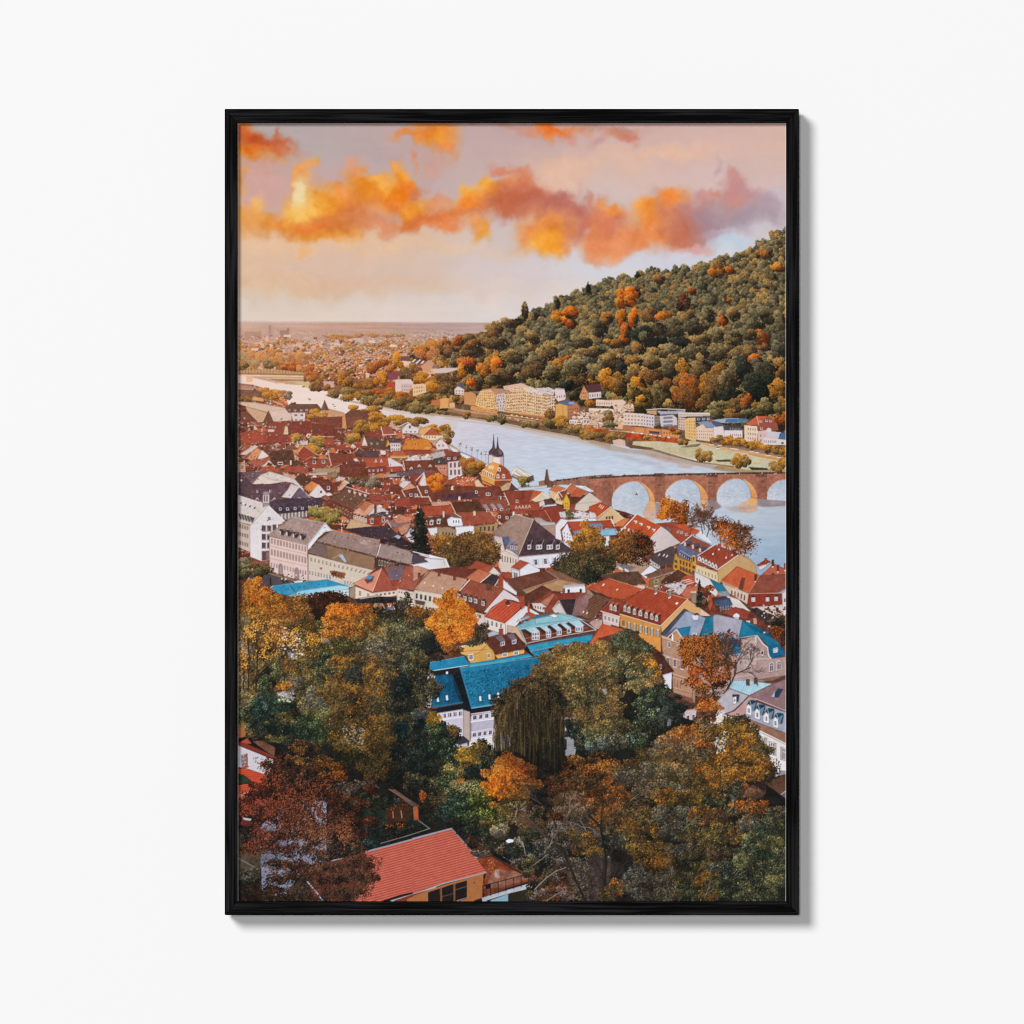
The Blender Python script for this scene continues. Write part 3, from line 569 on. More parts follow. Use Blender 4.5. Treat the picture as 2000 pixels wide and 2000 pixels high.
# ---- the far bank: houses and gardens, left part
TS('A1', '740,640,80,75,r,w 770,720,70,80,b 860,700,50,60,b 940,690,60,80,b 1110,640,70,60,b2 760,790,60,40,b2 1020,650,50,30,b', leaf=1.3)
rubble('A1', '820,540 1932,540 1932,760 820,760', 700, 'b8806c 7c4c44 e0b094 70443c a86448 dca88c 8c5c4c c0703c b88040 5c4038', 6, 4)
P('A1', 'c8a0a4', '840,720 940,725 950,780 850,790', n=8)
for s in ('0,0',):
    P('A1', 'e4c0a8', '1255,600 1290,560 1290,680 1258,695', n=4); P('A1', '6a5258', '1280,580 1350,600 1360,640 1290,640', n=4)
    P('A1', '7c4450', '1450,630 1600,625 1560,700 1440,710', n=5); P('A1', '6c4850', '1590,480 1690,478 1680,530 1600,540', n=5); P('A1', 'e8c0a0', '1575,540 1620,520 1700,530 1700,610 1580,620', n=6)
    W('A1', '1590,560 1700,550 1700,610 1590,615', 4, 1, g='8a6454', f=None)
    for i in range(3): P('A1', '5c505c', f'{1710+i*50},535 {1750+i*50},498 {1765+i*50},530 {1730+i*50},550', n=3); P('A1', 'e8d4d0', f'{1690+i*50},545 {1740+i*50},500 {1745+i*50},510 {1705+i*50},550', n=2)
    P('A1', 'd88860', '1820,555 1885,500 1932,560 1880,565', n=4); P('A1', 'e4b48c', '1808,570 1932,565 1932,650 1815,650', n=5); W('A1', '1815,580 1932,575 1932,645 1820,645', 4, 2, g='94684c', f=None)
TS('A1', '1180,760,90,60,y2,b 1060,700,60,70,b 1020,712,44,78,y,y2 1290,740,70,70,b 1400,700,60,80,y,y2 1340,600,80,60,b,r 1400,540,80,50,r,w 1490,590,60,30,o2 1560,530,55,85,y,o 1640,660,80,70,b2 1740,600,60,60,b 1820,430,80,70,r,w 1900,420,60,90,w,o2 1740,700,50,50,b2 1810,700,60,50,y,o2', leaf=1.3)
P('A1', 'd8c4c4', '1545,705 1690,700 1720,730 1710,830 1545,830', n=4); P('A1', 'c8b0b0', '1600,745 1715,745 1710,830 1600,830', n=3); W('A1', '1605,755 1710,755 1708,825 1605,825', 5, 2, g='8c7470', f='e8d8d4')
P('A1', 'e0bca8', '1705,750 1850,745 1850,870 1715,860', n=4); W('A1', '1712,760 1850,755 1845,860 1718,850', 5, 2, g='96705c', f='ecd0b8')
P('A1', 'b04838', '1450,770 1500,720 1545,760 1540,810 1470,815', n=6)
TS('A1', '880,800,50,40,b 960,820,60,50,g,lb 1080,850,90,60,g,lb 1150,870,70,50,y2 1240,870,70,65,g,wg 1330,900,70,60,g,b 1280,810,80,40,b,y2 1420,830,120,50,r,y2 1560,870,110,50,r,o2 1500,920,120,65,g,wg 1400,920,70,50,y2,g 1620,930,80,60,b2 1700,860,70,60,b,r 1880,780,60,90,y2,b 1770,950,80,60,g,lb 1860,900,80,90,b2,r 1880,1000,80,35,g 1660,980,100,25,b2', leaf=1.3)
# right of it: villas on the far bank
TS('A2', '60,680,70,70,y,g2 40,960,80,60,lb,g 160,990,60,40,g 240,700,90,80,y2,b 190,780,70,60,y 330,700,110,90,b2 330,800,110,70,b2 120,860,80,60,g,b 250,980,30,50,y2 420,850,70,60,g2', leaf=1.3)
P('A2', 'e0b898', '0,755 125,752 130,830 0,870', n=4); W('A2', '5,765 120,762 120,825 5,850', 5, 2, g='94705c', f='ecd4bc')
P('A2', 'd0bcb8', '190,605 300,590 440,590 430,610 330,640 200,645', n=5); P('A2', '8c6c70', '120,565 210,560 260,590 130,600', n=4); P('A2', 'cc9878', '85,570 180,515 200,560 160,640 100,640', n=5)
P('A2', '5c5864', '405,780 450,740 480,730 510,780 470,800', n=4); P('A2', 'dcc8c8', '405,800 440,770 500,800 500,860 410,850', n=4); W('A2', '410,805 500,805 500,860 410,850', 3, 2, g='7c5c58', f='f0e0dc')
P('A2', 'c88c64', '500,830 600,820 620,870 610,960 500,945', n=5, rows=2.8, ra=10); P('A2', '7c6468', '540,815 660,820 650,850 600,840', n=5)
P('A2', 'dc9c68', '270,890 345,885 350,980 260,990', n=5); P('A2', 'b86c50', '180,910 260,900 255,960 180,950', n=5); P('A2', 'e0a880', '355,935 410,930 412,980 355,980', n=4)
# terraced apartment blocks
P('A2', 'd4b09c', '880,770 1060,740 1110,760 1190,790 1180,830 900,830', n=6, rows=3.2, ra=16)
P('A2', 'b08474', '640,830 680,800 760,790 880,795 960,820 960,850 780,850', n=6)
P('A2', 'e4b080', '660,820 760,800 800,850 800,900 830,1000 700,990 610,960 620,880', n=6, rows=3.6, ra=20)
W('A2', '640,830 780,820 815,990 615,955', 8, 6, g='8c5c40', f='f0c890')
P('A2', 'ccb8bc', '800,850 960,830 970,870 900,960 900,1020 830,1010', n=6); W('A2', '800,850 960,835 960,900 815,925', 7, 2, g='7c5c58', f='e8d8d4'); W('A2', '810,925 940,900 900,1010 830,1010', 4, 3, g='74564e', f='e0cccc')
P('A2', 'dcb090', '900,840 1080,800 1390,870 1390,1010 1290,1060 1040,1020 900,1000', n=8)
for j in range(7):
    yj = 830 + j * 30
    W('A2', f'{900+j*4},{yj} 1090,{yj-14} 1090,{yj+8} {900+j*4},{yj+24}', 10, 1, g='7c4c3c', f='ecc49c', fx=.7, fy=.75); W('A2', f'1090,{yj-12} 1290,{yj+20} 1290,{yj+44} 1090,{yj+10}', 11, 1, g='7c5044', f='ecccac', fx=.66, fy=.75)
    if j < 5: W('A2', f'1290,{yj+25} 1395,{yj+6} 1395,{yj+30} 1290,{yj+48}', 5, 1, g='5c484c', f='d4c0c4', fx=.7, fy=.7)
P('A2', 'd8c8c8', '1080,790 1190,790 1280,830 1260,860 1120,830', n=6); P('A2', 'd0c0c4', '1200,790 1330,780 1390,810 1370,860 1250,840', n=6, rows=3, ra=10)
P('A2', 'dcc8cc', '1385,800 1400,785 1480,795 1492,850 1490,900 1420,920 1390,880', n=4); W('A2', '1395,850 1490,840 1490,890 1400,905', 4, 1, g='74606c', f='e4d8dc'); P('A2', 'b09ca4', '1400,787 1478,795 1480,805 1400,800', n=3)
P('A2', 'dc8c58', '570,960 830,1010 820,1040 640,1020 560,1000', n=5, rows=3, ra=8); W('A2', '600,975 800,1010 800,1035 610,1005', 3, 1, g='6c4030', f='f0d0a8', fx=.28)
P('A2', 'b46c4c', '1040,1020 1290,1060 1280,1090 1040,1050', n=5); P('A2', 'e09a64', '890,1005 1290,1052 1290,1068 890,1022', n=4)
for k in range(14): P('A2', 'f4dcc0' if k % 2 else '6c4438', f'{930+k*25},{1042+k*4} {948+k*25},{1042+k*4} {948+k*25},{1054+k*4} {930+k*25},{1052+k*4}', n=3)
grit('900,810 1400,850 1395,1010 1290,1060 890,1000', 520, 'f4dcc0 6c4838 e0b894 4c3430 ecd0b4 b88464', 3, 1, .75, 'A2'); grit('640,830 960,840 900,1010 620,960', 200, 'f4dcc0 7c5038 e0b080 5c3c34', 3, 1, .7, 'A2'); grit('880,770 1390,790 1390,850 880,830', 160, 'f0e0d4 6c4c44 c89c88', 3, 1, .7, 'A2')
# railway bank wall
P('A2', '9c6a50', '340,985 700,1040 1000,1065 1250,1110 1520,1160 1932,1200 1932,1235 1500,1190 1200,1140 900,1095 600,1070 340,1010', n=9, m=9); L('A2', 'dcb090', 1.2, '340,980 700,1035 1000,1062 1250,1100'); L('A2', 'e0c4b0', 1, '400,1000 800,1060 1200,1110', .7)
for k in range(9): P('A2', ('f0d8c8', '5c4440', 'c0a8a4')[k % 3], f'{940+k*26},{1075+k*7} {958+k*26},{1078+k*7} {958+k*26},{1086+k*7} {940+k*26},{1083+k*7}', n=3)
P('A2', 'd89c5c', '1395,950 1470,930 1520,960 1510,1150 1430,1120 1395,1080', n=5); L('A2', '94603c', 1, '1465,960 1470,1120', .6); P('A2', 'b47058', '1510,955 1600,930 1630,980 1620,1070 1510,1090', n=5, rows=2.7, ra=10); W('A2', '1515,985 1620,970 1615,1060 1512,1080', 5, 3, g='6c4440', f=None)
P('A2', '5c6480', '1420,935 1500,905 1600,930 1540,965 1470,950', n=5); P('A2', '8c94a8', '1520,925 1580,920 1580,945 1530,950', n=4)
P('A2', 'c88864', '1625,870 1670,760 1710,830 1715,900 1640,900', n=5); L('A2', '5c3c38', 1, '1625,870 1670,757 1715,840'); W('A2', '1645,820 1695,820 1700,890 1640,890', 3, 2, g='6c4438', f='e8c0a0'); P('A2', '5c3844', '1680,760 1830,745 1850,820 1720,830', n=5); P('A2', 'cfc0c8', '1715,835 1840,825 1840,880 1720,895', n=4); W('A2', '1720,838 1840,828 1840,880 1722,892', 5, 1, g='6c5c64', f='e4dce0')
for (a, b, c_, d) in ((1790, 900, 1932, 60), (1720, 985, 1932, 30), (1650, 1025, 1932, 30), (1560, 1060, 1780, 34), (1530, 1095, 1740, 40)):
    P('A2', 'e4cfc4', f'{a},{b} {c_},{b+8} {c_},{b+d+8} {a},{b+d}', n=4); W('A2', f'{a},{b+8} {c_},{b+16} {c_},{b+d+6} {a},{b+d}', max(3, (c_ - a) // 22), 1, g='7c5c54', f=None, fx=.6)
P('A2', 'a87464', '1530,1140 1932,1180 1932,1200 1530,1165', n=6)
rubble('A2', '1560,1000 1932,1000 1932,1170 1560,1170', 110, 'c89080 7c5448 e4c0ac a06c54 d8b4a4', 6, 3)
TS('A2', '740,1080,60,50,g,lb 880,1070,60,60,g,k 520,1050,40,30,b 300,1020,60,25,lb 1180,1140,40,30,g 1100,1140,50,30,lb 1330,1130,90,60,g,y2 1420,1130,80,60,y2,y 1340,1030,50,40,b 1510,1200,50,50,lb,g 1620,1210,50,50,y2,g 1700,1240,90,45,y2,lb 1850,1230,70,50,lb,r 1740,1190,60,25,r,o 1900,1100,60,60,b,g 1700,930,60,50,b,o2 1900,1270,50,40,y2', leaf=1.3)
# A3 waterfront
P('A3', 'e0c0b0', '65,915 330,900 360,930 340,960 70,960', n=4); W('A3', '70,925 230,920 230,955 75,955', 7, 1, g='7c5c50', f=None)
P('A3', 'e4cfc4', '0,985 200,990 330,1010 330,1035 0,1010', n=5); P('A3', 'c8a494', '0,1010 330,1040 340,1150 0,1150', n=7); rubble('A3', '0,1010 340,1010 340,1160 0,1160', 160, 'e0bca4 7c5850 c89880 a87464 ecd4c8', 6, 3)
P('A3', 'd8b8a8', '230,960 430,940 440,1010 250,1010', n=6); rubble('A3', '230,950 430,950 430,1020 230,1020', 50, 'e8c8b0 94685c d0a088 a06c54', 6, 3)
P('A3', 'e0c4bc', '335,1025 540,1040 530,1160 340,1150', n=5); W('A3', '340,1040 535,1050 530,1155 340,1145', 6, 3, g='8c6c64', f='f0dcd0', fx=.7)
P('A3', 'ccc0cc', '525,1040 640,1055 640,1180 525,1160', n=4); W('A3', '530,1055 635,1065 635,1165 530,1155', 4, 3, g='806068', f='e4dce4')
P('A3', '94847f', '640,1060 690,1060 690,1150 640,1170', n=5); W('A3', '640,1065 690,1065 690,1150 640,1160', 3, 3, g='40343c', f=None)
P('A3', 'c8bec4', '690,1060 820,1050 860,1080 860,1150 700,1165', n=3)
for j in range(3): P('A3', '7c7884', f'725,{1070+j*38} 815,{1065+j*38} 820,{1085+j*38} 725,{1092+j*38}', n=4)
P('A3', 'c09474', '565,1005 660,1005 660,1050 565,1035', n=4); P('A3', '9c9cb0', '660,1010 760,1015 940,1005 940,1030 860,1040 700,1048', n=6); L('A3', 'ecdcd4', 1.4, '560,1000 700,990 940,1000')
P('A3', 'd8c4bc', '870,1025 1180,1030 1185,1060 870,1070', n=4); L('A3', '8c6c60', 1, '880,1050 1180,1052'); P('A3', 'd0b0a8', '870,1070 945,1080 935,1200 870,1190', n=4); W('A3', '872,1080 940,1085 935,1195 872,1185', 3, 4, g='7c5450', f='e8d0c8')
P('A3', '54505c', '1040,1075 1090,1065 1200,1070 1215,1105 1040,1110', n=4); dormers('A3', '1070,1090 1120,1088 1165,1086', 22, 24, cap='4c4854', lean=0)
P('A3', 'e4b078', '935,1100 960,1080 1040,1075 1045,1310 940,1280', n=4); W('A3', '945,1105 1040,1100 1042,1295 945,1270', 4, 6, g='a0683c', f='f4d494')
P('A3', '7c8ca8', '1045,1120 1150,1110 1220,1105 1290,1150 1220,1180 1120,1165', n=5); P('A3', '54586c', '1190,1120 1230,1105 1320,1160 1250,1175', n=4); P('A3', 'e0c0ac', '1045,1175 1110,1140 1140,1175 1215,1180 1215,1290 1180,1310 1045,1290', n=4); W('A3', '1050,1195 1215,1195 1205,1295 1050,1285', 8, 3, g='9c7060', f='f0d8c8')
P('A3', 'b04c44', '1155,1110 1190,1095 1210,1110 1180,1125', n=4)
P('A3', '94a0b4', '1200,1100 1330,1085 1400,1080 1540,1090 1540,1120 1300,1130', n=4); P('A3', '44709c', '1340,1090 1540,1088 1550,1115 1330,1125', n=5); P('A3', 'd8ccd4', '1220,1170 1310,1160 1330,1280 1215,1290', n=4)
P('A3', '4c4854', '1310,1160 1370,1150 1490,1160 1500,1200 1330,1205', n=4); P('A3', 'dcd0d8', '1320,1200 1500,1200 1500,1290 1330,1285', n=4); W('A3', '1375,1175 1490,1180 1490,1210 1375,1205', 6, 1, g='54484c', f='e8e0e4'); W('A3', '1375,1225 1490,1228 1488,1270 1375,1265', 6, 1, g='745c60', f='ece4e8')
P('A3', 'c85c44', '1530,1140 1640,1060 1740,1060 1760,1090 1640,1150 1560,1150', n=5); P('A3', '984c48', '1640,1150 1740,1065 1790,1090 1840,1140 1850,1200 1680,1215 1640,1180', n=5); L('A3', 'f0c0a0', 1, '1640,1060 1660,1150')
dormers('A3', '1680,1110 1735,1105 1775,1108 1685,1180', 22, 26, cap='8c4444'); P('A3', 'e4c8b4', '1515,1150 1640,1160 1650,1210 1640,1320 1520,1310', n=4); W('A3', '1545,1165 1635,1170 1635,1310 1545,1300', 4, 3, g='9c7464', f='f4e0cc'); P('A3', 'd4b4b0', '1650,1210 1720,1200 1860,1220 1860,1330 1650,1330', n=4); W('A3', '1660,1230 1740,1230 1740,1320 1660,1320', 2, 2, g='7c6064', f='ecdcd8')
P('A3', 'd4c8d4', '1730,1200 1750,1175 1780,1185 1785,1220 1735,1225', n=3); P('A3', 'c0b8cc', '1700,1260 1780,1215 1880,1220 1840,1270', n=4); P('A3', '3c6c94', '1845,1285 1885,1220 1932,1250 1932,1290', n=5); P('A3', 'd8ccd0', '1705,1270 1840,1285 1932,1295 1932,1345 1705,1345', n=3); W('A3', '1710,1285 1835,1290 1835,1335 1710,1335', 7, 1, g='7c7074', f=None); W('A3', '1860,1300 1920,1300 1920,1350 1860,1350', 1, 1, g='3c4448', f='e4dcdc')
# red creeper terraces
P('A3', 'b87050', '250,1145 430,1165 620,1180 880,1215 880,1290 600,1240 400,1230 250,1190', n=8, m=10); P('A3', 'e0a888', '250,1140 330,1150 330,1190 255,1180', n=5); P('A3', 'dc8850', '450,1170 540,1180 540,1225 460,1215', n=6); P('A3', 'd88454', '550,1180 700,1195 690,1240 560,1230', n=6); P('A3', '5c4448', '585,1205 690,1215 688,1240 590,1230', n=5); P('A3', 'dc8c58', '710,1190 880,1210 880,1270 720,1250', n=6, m=10)
W('A3', '720,1205 880,1225 880,1265 720,1245', 6, 1, g='7c3c2c', f=None, fx=.4)
P('A3', 'a05040', '0,1180 200,1200 340,1225 340,1250 0,1210', n=8)
L('A3', 'e8d4d0', 1.2, '200,1200 420,1220 600,1245 880,1300', .8)
for k in range(10): P('A3', 'e0e0ec' if k % 2 else 'c8b0ac', f'{370+k*44},{1208+k*6} {396+k*44},{1210+k*6} {392+k*44},{1222+k*6} {374+k*44},{1220+k*6}', n=3)
leaves('A3', '300,1225 560,1245 870,1290 870,1330 700,1315 520,1300 300,1275', 'r', 2600); P('A3', 'c03818', '330,1225 530,1245 525,1300 345,1280', n=16, m=26, a=.75); P('A3', 'c44020', '640,1270 870,1290 865,1330 700,1312', n=16, m=26, a=.75); P('A3', 'c03c1c', '0,1182 120,1190 180,1225 60,1215', n=14, m=20, a=.7)
TS('A3', '200,1080,80,60,b,g 190,1140,70,25,g 60,1240,90,45,lb,y2 220,1265,70,45,y2,lb 560,1280,40,25,y2,lb 20,1270,60,20,b 670,1165,40,20,d 320,1250,30,30,lb 850,1220,60,25,y2,o2 820,1190,30,20,r', leaf=1.3)
# meadow and promenade
P('A3', 'c8bc9c', '430,1310 700,1310 880,1330 1000,1300 1200,1340 1400,1370 1560,1430 1932,1510 1932,1560 1700,1590 1560,1590 1400,1560 1100,1500 800,1430 640,1385 420,1360', n=7, m=8)
P('A3', 'b8b08c', '700,1370 1000,1350 1100,1400 1250,1440 1000,1470 800,1420', n=6, m=8, a=.7); P('A3', 'bcc0a4', '1200,1440 1420,1440 1600,1500 1932,1540 1932,1580 1600,1560 1300,1490', n=5, m=6, a=.7); P('A3', '6c5c48', '900,1365 1000,1340 1100,1330 1060,1362 960,1368', n=5, a=.8)
P('A3', '4c4838', '1230,1490 1400,1485 1420,1510 1260,1510', n=8); P('A3', '3c3c30', '1560,1560 1740,1570 1760,1590 1590,1590', n=8); P('A3', 'd8a06c', '1600,1515 1680,1515 1680,1530 1600,1530', n=5, a=.7)
P('A3', '8c6450', '420,1355 640,1385 820,1440 1050,1500 1250,1530 1420,1550 1420,1565 1050,1515 800,1452 620,1400 400,1375', n=8, m=8, a=.9)
for k in range(24): P('A3', '4c3c34', f'{660+k*17},{1388+k*5.2} {668+k*17},{1388+k*5.2} {668+k*17},{1397+k*5.2} {660+k*17},{1396+k*5.2}', n=2, a=.8)
P('A3', 'd49c70', '1100,1320 1300,1340 1560,1400 1932,1470 1932,1510 1560,1430 1300,1385 1100,1340', n=6); P('A3', 'c88c5c', '1560,1425 1932,1490 1932,1515 1560,1440', n=5); P('A3', '907468', '1200,1320 1560,1380 1932,1440 1932,1470 1560,1405 1200,1345', n=5)
for x, y in ((1200,1335),(1260,1370),(1400,1370),(1440,1378),(1590,1400),(1640,1410),(1750,1440),(1860,1460),(1280,1340)):
    P('A3', 'e8e0e4', f'{x-22},{y} {x+22},{y+3} {x+20},{y+12} {x-20},{y+10}', n=3); P('A3', '54444c', f'{x-14},{y-7} {x+14},{y-5} {x+18},{y+3} {x-18},{y}', n=3)
P('A3', 'd8b0a4', '230,1300 300,1285 350,1300 360,1360 240,1345', n=4, rows=2.6, ra=24); P('A3', '6c4c40', '360,1340 440,1345 640,1375 600,1388 400,1375', n=6)
TS('A3', '920,1300,45,42,lb,y2 1250,1280,55,30,y2 1320,1300,45,38,y2,y 1390,1300,50,40,y2,y 1450,1310,45,40,y2,y 1520,1330,45,40,y2,y 1590,1345,50,42,y2,y 1660,1360,50,42,y2,y 1740,1370,50,40,y,y2 1810,1390,50,42,y2,y 1880,1400,50,42,y2,y 1925,1420,30,40,y2 1080,1430,40,50,y2,lb 1130,1460,60,50,y2,lb 1190,1450,45,45,lb,y2 1450,1480,50,55,y,y2 1500,1510,70,70,y2,lb 1440,1520,50,45,y2 1830,1560,70,55,y2,lb 1880,1560,50,70,y2,y', leaf=1.3)
EDGE = True
# ---- the old town: filler roofs first, then the houses one can tell apart
P('N', '5c3434', '463,752 520,762 545,790 600,800 640,815 700,820 760,835 810,850 860,872 885,885 905,905 950,935 1000,955 1040,980 1130,960 1180,985 1250,1010 1400,1080 1460,1120 1540,1190 1540,1400 463,1400', n=10, m=8)
LIT = 'b05038 a04434 c86844 98403a b8583c'; SHD = '6c3032 7c3836 5c2c30 843c38 744040 66383c'
def house(x, y, w, h, rng_=None):
    """a small gabled house: ridge, lit and shaded slope, wall with windows, chimney"""
    k = rng.randint(4); R = col((LIT if rng.rand() < .32 else SHD).split()[rng.randint(5)]) + rng.randn() * 7
    Wc = col(['e0c4b4', 'd4aca0', 'c8a8a8', 'e8d0c8', '94605a', 'b07860'][rng.randint(6)]); s = rng.uniform(-.22, .22) * w
    q = lambda *a: np.array(a, np.float32).reshape(-1, 2)
    if k < 3:
        wl = h * .42
        poly(q(x, y, x + w, y + s, x + w, y + s + wl, x, y + wl), Wc * .82 if k else Wc, n=5)
        for i in range(max(int(w / 5), 1)): poly(q(x + 2 + i * 5, y + 1.5 + s * i * 5 / w, x + 4 + i * 5, y + 1.5 + s * i * 5 / w, x + 4 + i * 5, y + 4.2 + s * i * 5 / w, x + 2 + i * 5, y + 4.2 + s * i * 5 / w), '5c4044', n=3)
        dx = rng.uniform(-.3, .3) * w
        poly(q(x + 1, y + s + 2, x + w + 3, y + s + 2, x + w + 2, y + s + wl + 3, x, y + wl + 3), '2c1a1c', n=5, a=.45)
        poly(q(x + dx + w * .06, y - h * .8, x + dx + w * .94, y - h * .8 + s, x + w + 1, y + s + 1, x - 1, y + 1), R, n=7, rows=2.2, ra=5)
        line(q(x + dx + w * .06, y - h * .8, x + dx + w * .94, y - h * .8 + s), R + 38, 1, .55)
        if rng.rand() < .5: line(q(x + dx + w * (.06 if rng.rand() < .5 else .94), y - h * .8, x - 1 if dx < 0 else x + w, y), 'ecd4cc', 1, .7)
    else:
        poly(q(x, y + h * .4, x + w * .3, y - h * .55, x + w * .62, y + h * .4), Wc, n=4)
        poly(q(x + w * .3, y - h * .55, x + w * 1.0, y - h * .6 + s, x + w * 1.2, y + h * .3 + s, x + w * .62, y + h * .4), R, n=7, rows=2.2, ra=5)
        line(q(x, y + h * .4, x + w * .3, y - h * .55, x + w * .62, y + h * .4), 'f0dcd4', 1, .8); poly(q(x + w * .26, y, x + w * .36, y, x + w * .36, y + 3, x + w * .26, y + 3), '5c4448')
    if rng.rand() < .6:
        cx = x + w * rng.uniform(.2, .8); poly(q(cx, y - h * .95, cx + 2, y - h * .95, cx + 2, y - h * .55, cx, y - h * .55), ['a0544c', 'd8b8b0', '6c4444'][rng.randint(3)], n=3); poly(q(cx - .4, y - h * .98, cx + 2.4, y - h * .98, cx + 2.4, y - h * .9, cx - .4, y - h * .9), 'dcc8c4', n=2)
    if rng.rand() < .55:
        for _ in range(rng.randint(1, 4)):
            cx = x + w * rng.uniform(.15, .8); cy = y - h * rng.uniform(.1, .5); poly(q(cx, cy, cx + 2.6, cy, cx + 2.6, cy + 2.6, cx, cy + 2.6), 'dcc4c0', n=3); poly(q(cx - .6, cy - 1.6, cx + 2.8, cy - 1.6, cx + 3.4, cy + .2, cx - .6, cy + .2), R * .7, n=2)
def district(s, y0, y1, w0, w1):
    p = pts('N', s); Y = y0 - PY0
    while Y < y1 - PY0:
        f = (Y - y0 + PY0) / (y1 - y0); w = w0 + (w1 - w0) * f; X = p[:, 0].min() - rng.rand() * w
        while X < p[:, 0].max():
            ww = w * rng.uniform(.7, 1.4)
            if inside(p, X + ww / 2, Y): house(X, Y + rng.randn() * w * .12, ww, ww * rng.uniform(.42, .62))
            X += ww * rng.uniform(.75, 1.0)
        Y += w * .36
district('463,760 530,770 620,815 700,830 800,850 870,880 900,920 960,960 1010,975 1180,990 1400,1090 1530,1190 1530,1330 1000,1330 850,1200 463,1120', 762, 1180, 13, 34)
# upper left quarter (A1)
P('A1', '8c6460', '0,740 150,755 300,800 320,900 0,930', n=10, m=10); P('A1', 'a88078', '0,750 140,770 180,800 0,810', n=5); P('A1', '6c4c4c', '0,800 230,800 260,870 0,900', n=8, m=8)
L('A1', 'd8b8a8', 1, '0,795 150,805'); L('A1', 'dcc0b0', 1, '150,800 170,765 190,805')
TS('A1', '60,900,60,40,y2,b 250,800,60,30,w 360,860,90,50,y,y2 430,840,60,40,w,y2 480,850,45,45,gy', leaf=1.2)
P('A1', 'e49c68', '145,885 165,868 250,888 262,920 150,905', n=4); P('A1', 'dc9468', '330,915 355,908 450,940 440,962', n=4)
P('A1', 'd4b8a8', '0,922 180,930 440,975 475,985 470,1010 300,1025 80,965 0,940', n=5); P('A1', 'c89c88', '80,965 300,1030 285,1120 190,1120 90,1000', n=6, rows=3.5, ra=8); P('A1', 'd8bcb4', '300,1010 470,985 530,1030 530,1105 350,1115 320,1040', n=6, rows=5, ra=5)
for k in range(7): L('A1', 'ecdcd8', .8, f'{330+k*28},1020 {350+k*28},1105', .4)
P('A1', '644048', '470,990 545,942 780,944 830,1000 800,1022 500,1028', n=6); dormers('A1', '505,1000 565,1002 622,1002 678,1000', 20, 22, cap='5c3c44', lean=0)
P('A1', 'dccace', '520,1030 665,1028 660,1110 545,1112', n=4); W('A1', '540,1035 660,1032 660,1072 545,1072', 2, 1, fx=.55); W('A1', '540,1085 660,1085 660,1115 550,1115', 2, 1, fx=.55)
P('A1', 'c89078', '830,1000 900,990 1045,1030 1030,1070 840,1065', n=6); P('A1', '7c5054', '818,1000 852,905 892,1000', n=4); P('A1', '5c4048', '852,905 892,1000 862,1000', n=3)
TS('A1', '735,1040,60,48,y,w 850,1055,70,25,y', leaf=1.3)
P('A1', '74383c', '700,1080 1025,1065 1030,1185 940,1170 720,1115', n=6, rows=3, ra=4); P('A1', 'd48c64', '1025,1062 1058,1035 1072,1185 1022,1180', n=5); P('A1', '6c3c44', '1055,1042 1110,1000 1370,998 1410,1020 1300,1090 1160,1175 1070,1185', n=6); P('A1', '7c4448', '1055,1060 1240,1060 1160,1170 1072,1180', n=4, rows=3, ra=4); L('A1', 'd89c78', 1, '1110,1000 1350,998', .6)
TS('A1', '1130,985,75,38,y,y2 1310,985,110,30,y2,y 1260,1150,100,80,y2,b 1400,1120,140,90,y,y2 1560,1090,90,50,y,y2 1700,1105,130,45,y2,y 1180,1190,60,50,y2 1130,1265,75,60,y,yg 1330,1070,80,40,y', leaf=1.4)
P('A1', '6c3a40', '0,1015 95,1018 195,1112 0,1115', n=6); dormers('A1', '15,1078 70,1080', 16, 20); P('A1', '6a3c46', '250,1122 302,1008 352,1115', n=5)
for a in ('a04038 0,1250 160,1195 300,1250 300,1320 60,1330', '8c3c38 300,1120 500,1125 480,1240 290,1240', '7c3434 500,1120 720,1110 720,1230 500,1235', '743032 730,1130 940,1150 950,1260 730,1250', 'a4483c 820,1290 940,1280 950,1340 820,1350', '843636 300,1240 500,1245 480,1320 300,1330', '6c3434 940,1185 1050,1190 1040,1280 950,1275'):
    c, s = a.split(' ', 1); P('A1', c, s, n=6, rows=2.6, ra=4)
dormers('A1', '318,1165 345,1165 372,1165 240,1232 320,1245 385,1245 430,1100 500,1140 620,1130 1010,1220 1060,1235 990,1210', 13, 20, f='e4ccc8'); P('A1', '4c4450', '775,1180 800,1185 795,1215 770,1212')
P('A1', 'dcbca4', '465,1160 490,1160 500,1242 450,1240', n=3); P('A1', 'd8c4c4', '295,1190 365,1190 360,1215 300,1215', n=3); L('A1', 'ecd4c8', 1, '740,1260 930,1265'); L('A1', '4c3034', 1.4, '740,1268 930,1275')
TS('A1', '565,1295,62,65,y,yg 780,1345,95,78,y,yg', leaf=1.4)
P('A1', 'd8b49c', '570,1370 585,1290 605,1345 600,1370', n=3); P('A1', 'ccc0c8', '600,1310 690,1300 690,1340 630,1345', n=4); P('A1', '943c34', '560,1430 640,1340 780,1440 680,1520 600,1470', n=6, m=6); P('A1', 'd88c60', '560,1440 620,1345 660,1350 600,1420', n=4); L('A1', 'e8b898', 1, '640,1345 780,1440')
P('A1', 'e0d0cc', '1215,1350 1240,1250 1276,1352', n=3); P('A1', '5c3c44', '1240,1250 1440,1278 1480,1350 1440,1400 1276,1352', n=6, rows=2.8, ra=4); dormers('A1', '1308,1328 1372,1330 1420,1290', 20, 24); L('A1', 'd89c84', 1, '1240,1250 1440,1278', .6)
P('A1', 'a04c4c', '1405,1165 1500,1165 1545,1240 1425,1245', n=5); L('A1', 'ecd8d4', 1.4, '1405,1165 1425,1245 1545,1240'); P('A1', '84343a', '1240,1215 1400,1210 1420,1280 1240,1250', n=5)
